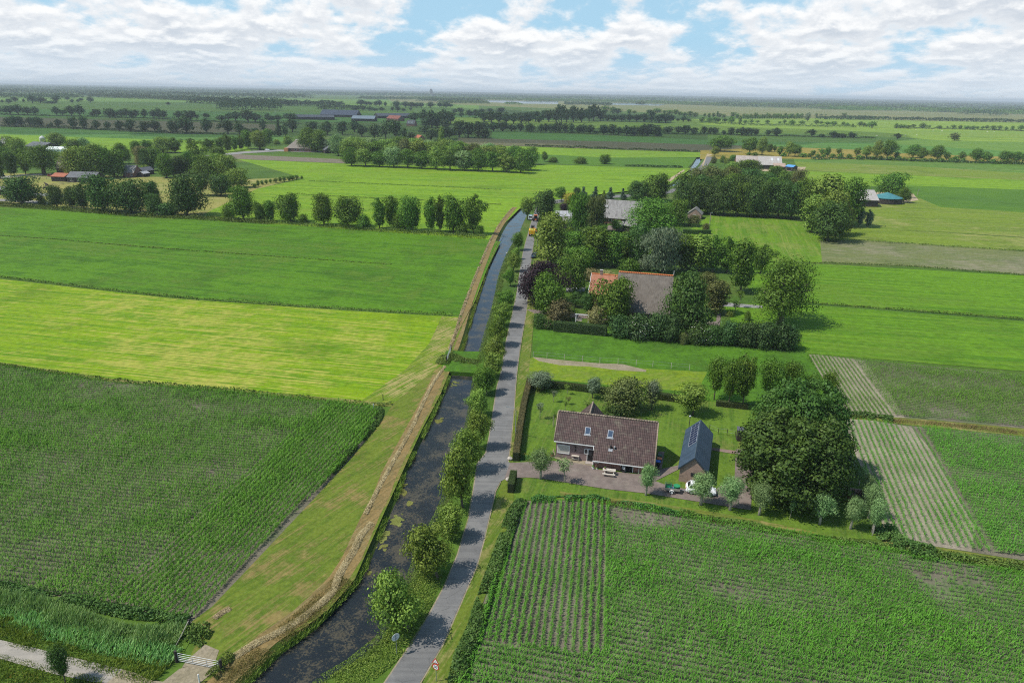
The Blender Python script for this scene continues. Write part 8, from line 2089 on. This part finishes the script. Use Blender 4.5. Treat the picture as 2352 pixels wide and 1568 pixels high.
t = thing('mowing_arm', 'orange mowing arm folded behind the tractor', 'mower arm', (tp_.x - dirv.x * 1.7, tp_.y - dirv.y * 1.7, ROAD_Z), ra)
m_ = MB(); m_.tube([(0, 0, .8), (0, -.3, 2.2), (.1, -1.5, 1.6)], [.14, .12, .10], 6); m_.build('arm', ORG, t); m_ = MB(); m_.box((.1, -1.6, 1.0), (1.0, .5, .4)); m_.build('mower_head', ORG, t)
c2 = G(FD, 322, 672); tractor('orange mowing tractor under the dark roadside tree', c2 + Vector((.6, 0, 0)), ra, ORG)
c2 = G(FD, 303, 668); t = thing('white_van', 'white van beside the orange tractor on the road', 'van', (c2.x - .7, c2.y + 3, ROAD_Z), ra)
m_ = MB(); m_.hull([(-2.3, -.9, .4), (2.3, -.9, .4), (2.3, .9, .4), (-2.3, .9, .4)], [(-2.25, -.82, 2.0), (1.2, -.82, 2.0), (1.2, .82, 2.0), (-2.25, .82, 2.0)]); m_.build('body', PAINT_W, t, bevel=.08)
m_ = MB(); m_.box((-2.3, 0, 1.5), (.06, 1.3, .55)); m_.build('rear_window', CARGLASS, t)
for x in (-1.4, 1.4):
    for s in (-1, 1): wheel(t, (x, s * .82, .33), .33, .2)
tractor('green tractor standing between the two teal silos', G(FE, 1975, 590), R(20), plain('tractor_green', (.03, .12, .06), .5))

# animals
def beast(name, label, cat, c, rz, s, mat, tall, group, graze=True):
    """one skinned body: trunk, neck, head, four jointed legs, tail"""
    V, E_, Rd = [], [], []
    def add(p, r_, par=None):
        V.append(p); Rd.append(r_)
        if par is not None: E_.append((par, len(V) - 1))
        return len(V) - 1
    h = tall
    hip = add((-.55, 0, h), .30); mid = add((0, 0, h * .98), .33, hip); sh = add((.5, 0, h), .30, mid)
    if graze: nk = add((.85, 0, h * .72), .15, sh); hd = add((1.0, 0, h * .30), .11, nk); add((1.08, 0, h * .08), .07, hd)
    else: nk = add((.82, 0, h * 1.35), .15, sh); hd = add((1.05, 0, h * 1.55), .12, nk); add((1.32, 0, h * 1.42), .07, hd)
    for y in (-.17, .17):
        k = add((.48, y, h * .55), .09, sh); add((.50, y, .02), .05, k)
        k = add((-.48, y, h * .62), .11, hip); k2 = add((-.60, y, h * .34), .07, k); add((-.55, y, .02), .05, k2)
    tl_ = add((-.85, 0, h * .9), .04, hip); add((-.95, 0, h * .45), .03, tl_)
    me = bpy.data.meshes.new(name); me.from_pydata(V, E_, []); me.update(); me.materials.append(mat)
    o = link(bpy.data.objects.new(name, me)); o.modifiers.new('skin', 'SKIN')
    for i, v in enumerate(me.skin_vertices[0].data): v.radius = (Rd[i], Rd[i]); v.use_root = (i == 0)
    sb = o.modifiers.new('sub', 'SUBSURF'); sb.levels = sb.render_levels = 1
    o.location = (c.x, c.y, .03); o.rotation_euler.z = rz; o.scale = (s, s, s)
    return tag(o, label, cat, group)
SHEEPW = plain('fleece', (.70, .66, .58), .9); COWD = plain('cow_hide', (.05, .045, .042), .8, var=.9, scale=1.2); HORSE = plain('horse_coat', (.035, .024, .02), .6)
for i, (f, x, y) in enumerate(((R6, 900, 546), (R6, 1130, 550), (R6, 1250, 559), (R6, 1950, 572), (R6, 370, 622), (R6, 755, 618), (R6, 910, 616), (R6, 1860, 570))):
    beast('sheep', f'white sheep grazing the far pasture, {ORD[i]} of the flock listed from the lane', 'sheep', G(f, x, y), i * 1.3, 1.5, SHEEPW, .75, 'sheep on the far pasture')
for i, (x, y) in enumerate(((110, 428), (335, 432), (405, 430), (490, 436), (720, 441), (900, 440), (1130, 453), (1160, 451), (1192, 449), (1345, 452), (1550, 448))):
    beast('cow', f'{ORD[i]} dark cow in the herd below the far wood', 'cow', G(R2, x, y), i * .9, 1.6, COWD, .95, 'cows below the far wood')
beast('horse', 'black horse standing at the paddock rail fence', 'horse', G(R7, 632, 762), R(160), 1.5, HORSE, .95, None, False); beast('horse', 'black horse grazing at the lower end of the paddock', 'horse', G(R7, 612, 806), R(10), 1.5, HORSE, .95, None)
c = G(FD, 68, 972, WZ); t = thing('swan', 'white swan swimming on the blue canal', 'swan', (c.x, c.y, WZ), R(200))
m_ = MB(); m_.tube([(-.55, 0, .12), (-.35, 0, .16), (0, 0, .14), (.3, 0, .12), (.42, 0, .2), (.45, 0, .45), (.5, 0, .68), (.6, 0, .72), (.72, 0, .68)], [.04, .18, .24, .18, .10, .055, .05, .06, .02], 10); m_.build('body', WHITE, t, smooth=True)
# ------------------------------------------------------------------ clouds overhead and the air
def cloud_mat():
    mt, n, b = new_mat('cloud_white')
    n.put(b.inputs['Base Color'], (.85, .86, .88)); b.inputs['Roughness'].default_value = 1.0; b.inputs['Specular IOR Level'].default_value = 0
    b.inputs['Alpha'].default_value = 0.30      # thin vapour lets part of the sun through
    return mt
CLOUD = cloud_mat()
def cloud(label, poly, alt, thick, seed, cell=55.0):
    """flat-bottomed cumulus standing over the ground outline poly, moved up-sun so that it shades it"""
    sh = -SUN_TRAVEL * (alt / -SUN_TRAVEL.z)
    A = np.array([(p.x + sh.x, p.y + sh.y) for p in poly])
    xs = np.arange(A[:, 0].min() - cell, A[:, 0].max() + cell, cell); ys = np.arange(A[:, 1].min() - cell, A[:, 1].max() + cell, cell)
    X, Y = np.meshgrid(xs, ys); sx = X.shape
    jx = (vnoise(X.ravel(), Y.ravel(), 170, seed) - .5) * 190; jy = (vnoise(X.ravel(), Y.ravel(), 170, seed + 5) - .5) * 190
    I = inside(A, X.ravel() + jx, Y.ravel() + jy).reshape(sx).astype(float)
    D = I.copy()
    for _ in range(6):
        Pd = np.pad(D, 1); D = np.minimum(I, (Pd[:-2, 1:-1] + Pd[2:, 1:-1] + Pd[1:-1, :-2] + Pd[1:-1, 2:] + 2 * D) / 6)
    top = alt + 10 + thick * np.sqrt(np.clip(D, 0, 1)) * (.35 + 1.1 * vnoise(X.ravel(), Y.ravel(), 240, seed + 2).reshape(sx) + .35 * vnoise(X.ravel(), Y.ravel(), 90, seed + 3).reshape(sx))
    bot = alt - 25 * vnoise(X.ravel(), Y.ravel(), 150, seed + 4).reshape(sx)
    V, F, idx = [], [], {}
    def vid(i, j, k):
        if (i, j, k) not in idx:
            idx[(i, j, k)] = len(V)
            zc = (top if k else bot)[min(i, sx[0] - 1), min(j, sx[1] - 1)]
            V.append((xs[0] + (j - .5) * cell, ys[0] + (i - .5) * cell, zc))
        return idx[(i, j, k)]
    for i in range(sx[0]):
        for j in range(sx[1]):
            if I[i, j] < .5: continue
            F.append((vid(i, j, 1), vid(i, j + 1, 1), vid(i + 1, j + 1, 1), vid(i + 1, j, 1)))
            F.append((vid(i, j, 0), vid(i + 1, j, 0), vid(i + 1, j + 1, 0), vid(i, j + 1, 0)))
            for di, dj, a, b_ in ((-1, 0, (i, j), (i, j + 1)), (1, 0, (i + 1, j + 1), (i + 1, j)), (0, -1, (i + 1, j), (i, j)), (0, 1, (i, j + 1), (i + 1, j + 1))):
                ii, jj = i + di, j + dj
                if not (0 <= ii < sx[0] and 0 <= jj < sx[1]) or I[ii, jj] < .5:
                    F.append((vid(*a, 0), vid(*b_, 0), vid(*b_, 1), vid(*a, 1)))
    me = bpy.data.meshes.new('cumulus_cloud'); me.from_pydata(V, [], F); me.update(); me.materials.append(CLOUD)
    me.polygons.foreach_set('use_smooth', [True] * len(me.polygons))
    o = link(bpy.data.objects.new('cumulus_cloud', me))
    s_ = o.modifiers.new('soft', 'SUBSURF'); s_.levels = s_.render_levels = 2
    return tag(o, label, 'cloud')
cloud('broad flat-bottomed cumulus cloud shading the fields beyond the copse', pts(F0, -700, 224, 0, 231, 500, 235, 900, 245, 1180, 256, 1450, 262, 1620, 284, 1800, 300, 2010, 318, 1930, 333, 1700, 338, 1600, 342, 1300, 337, 1000, 326, 720, 316, 500, 318, 300, 311, 0, 306, -700, 290), 760, 260, 3)

hz = MB(); hx = 24500
hz.hull([(-hx, -hx, -2.2), (hx, -hx, -2.2), (hx, hx, -2.2), (-hx, hx, -2.2)], [(-hx, -hx, 78), (hx, -hx, 78), (hx, hx, 78), (-hx, hx, 78)])
haze = bpy.data.materials.new('haze_air'); haze.use_nodes = True
haze.cycles.homogeneous_volume = True
n = NT(haze.node_tree); n.n.clear()
o_ = n.add('ShaderNodeOutputMaterial'); pv = n.add('ShaderNodeVolumePrincipled')
pv.inputs['Color'].default_value = (0.86, 0.94, 1.0, 1); pv.inputs['Density'].default_value = 0.000105; pv.inputs['Anisotropy'].default_value = 0.1
n.l.new(pv.outputs[0], o_.inputs['Volume'])
tag(hz.build('haze', haze), kind='stuff')
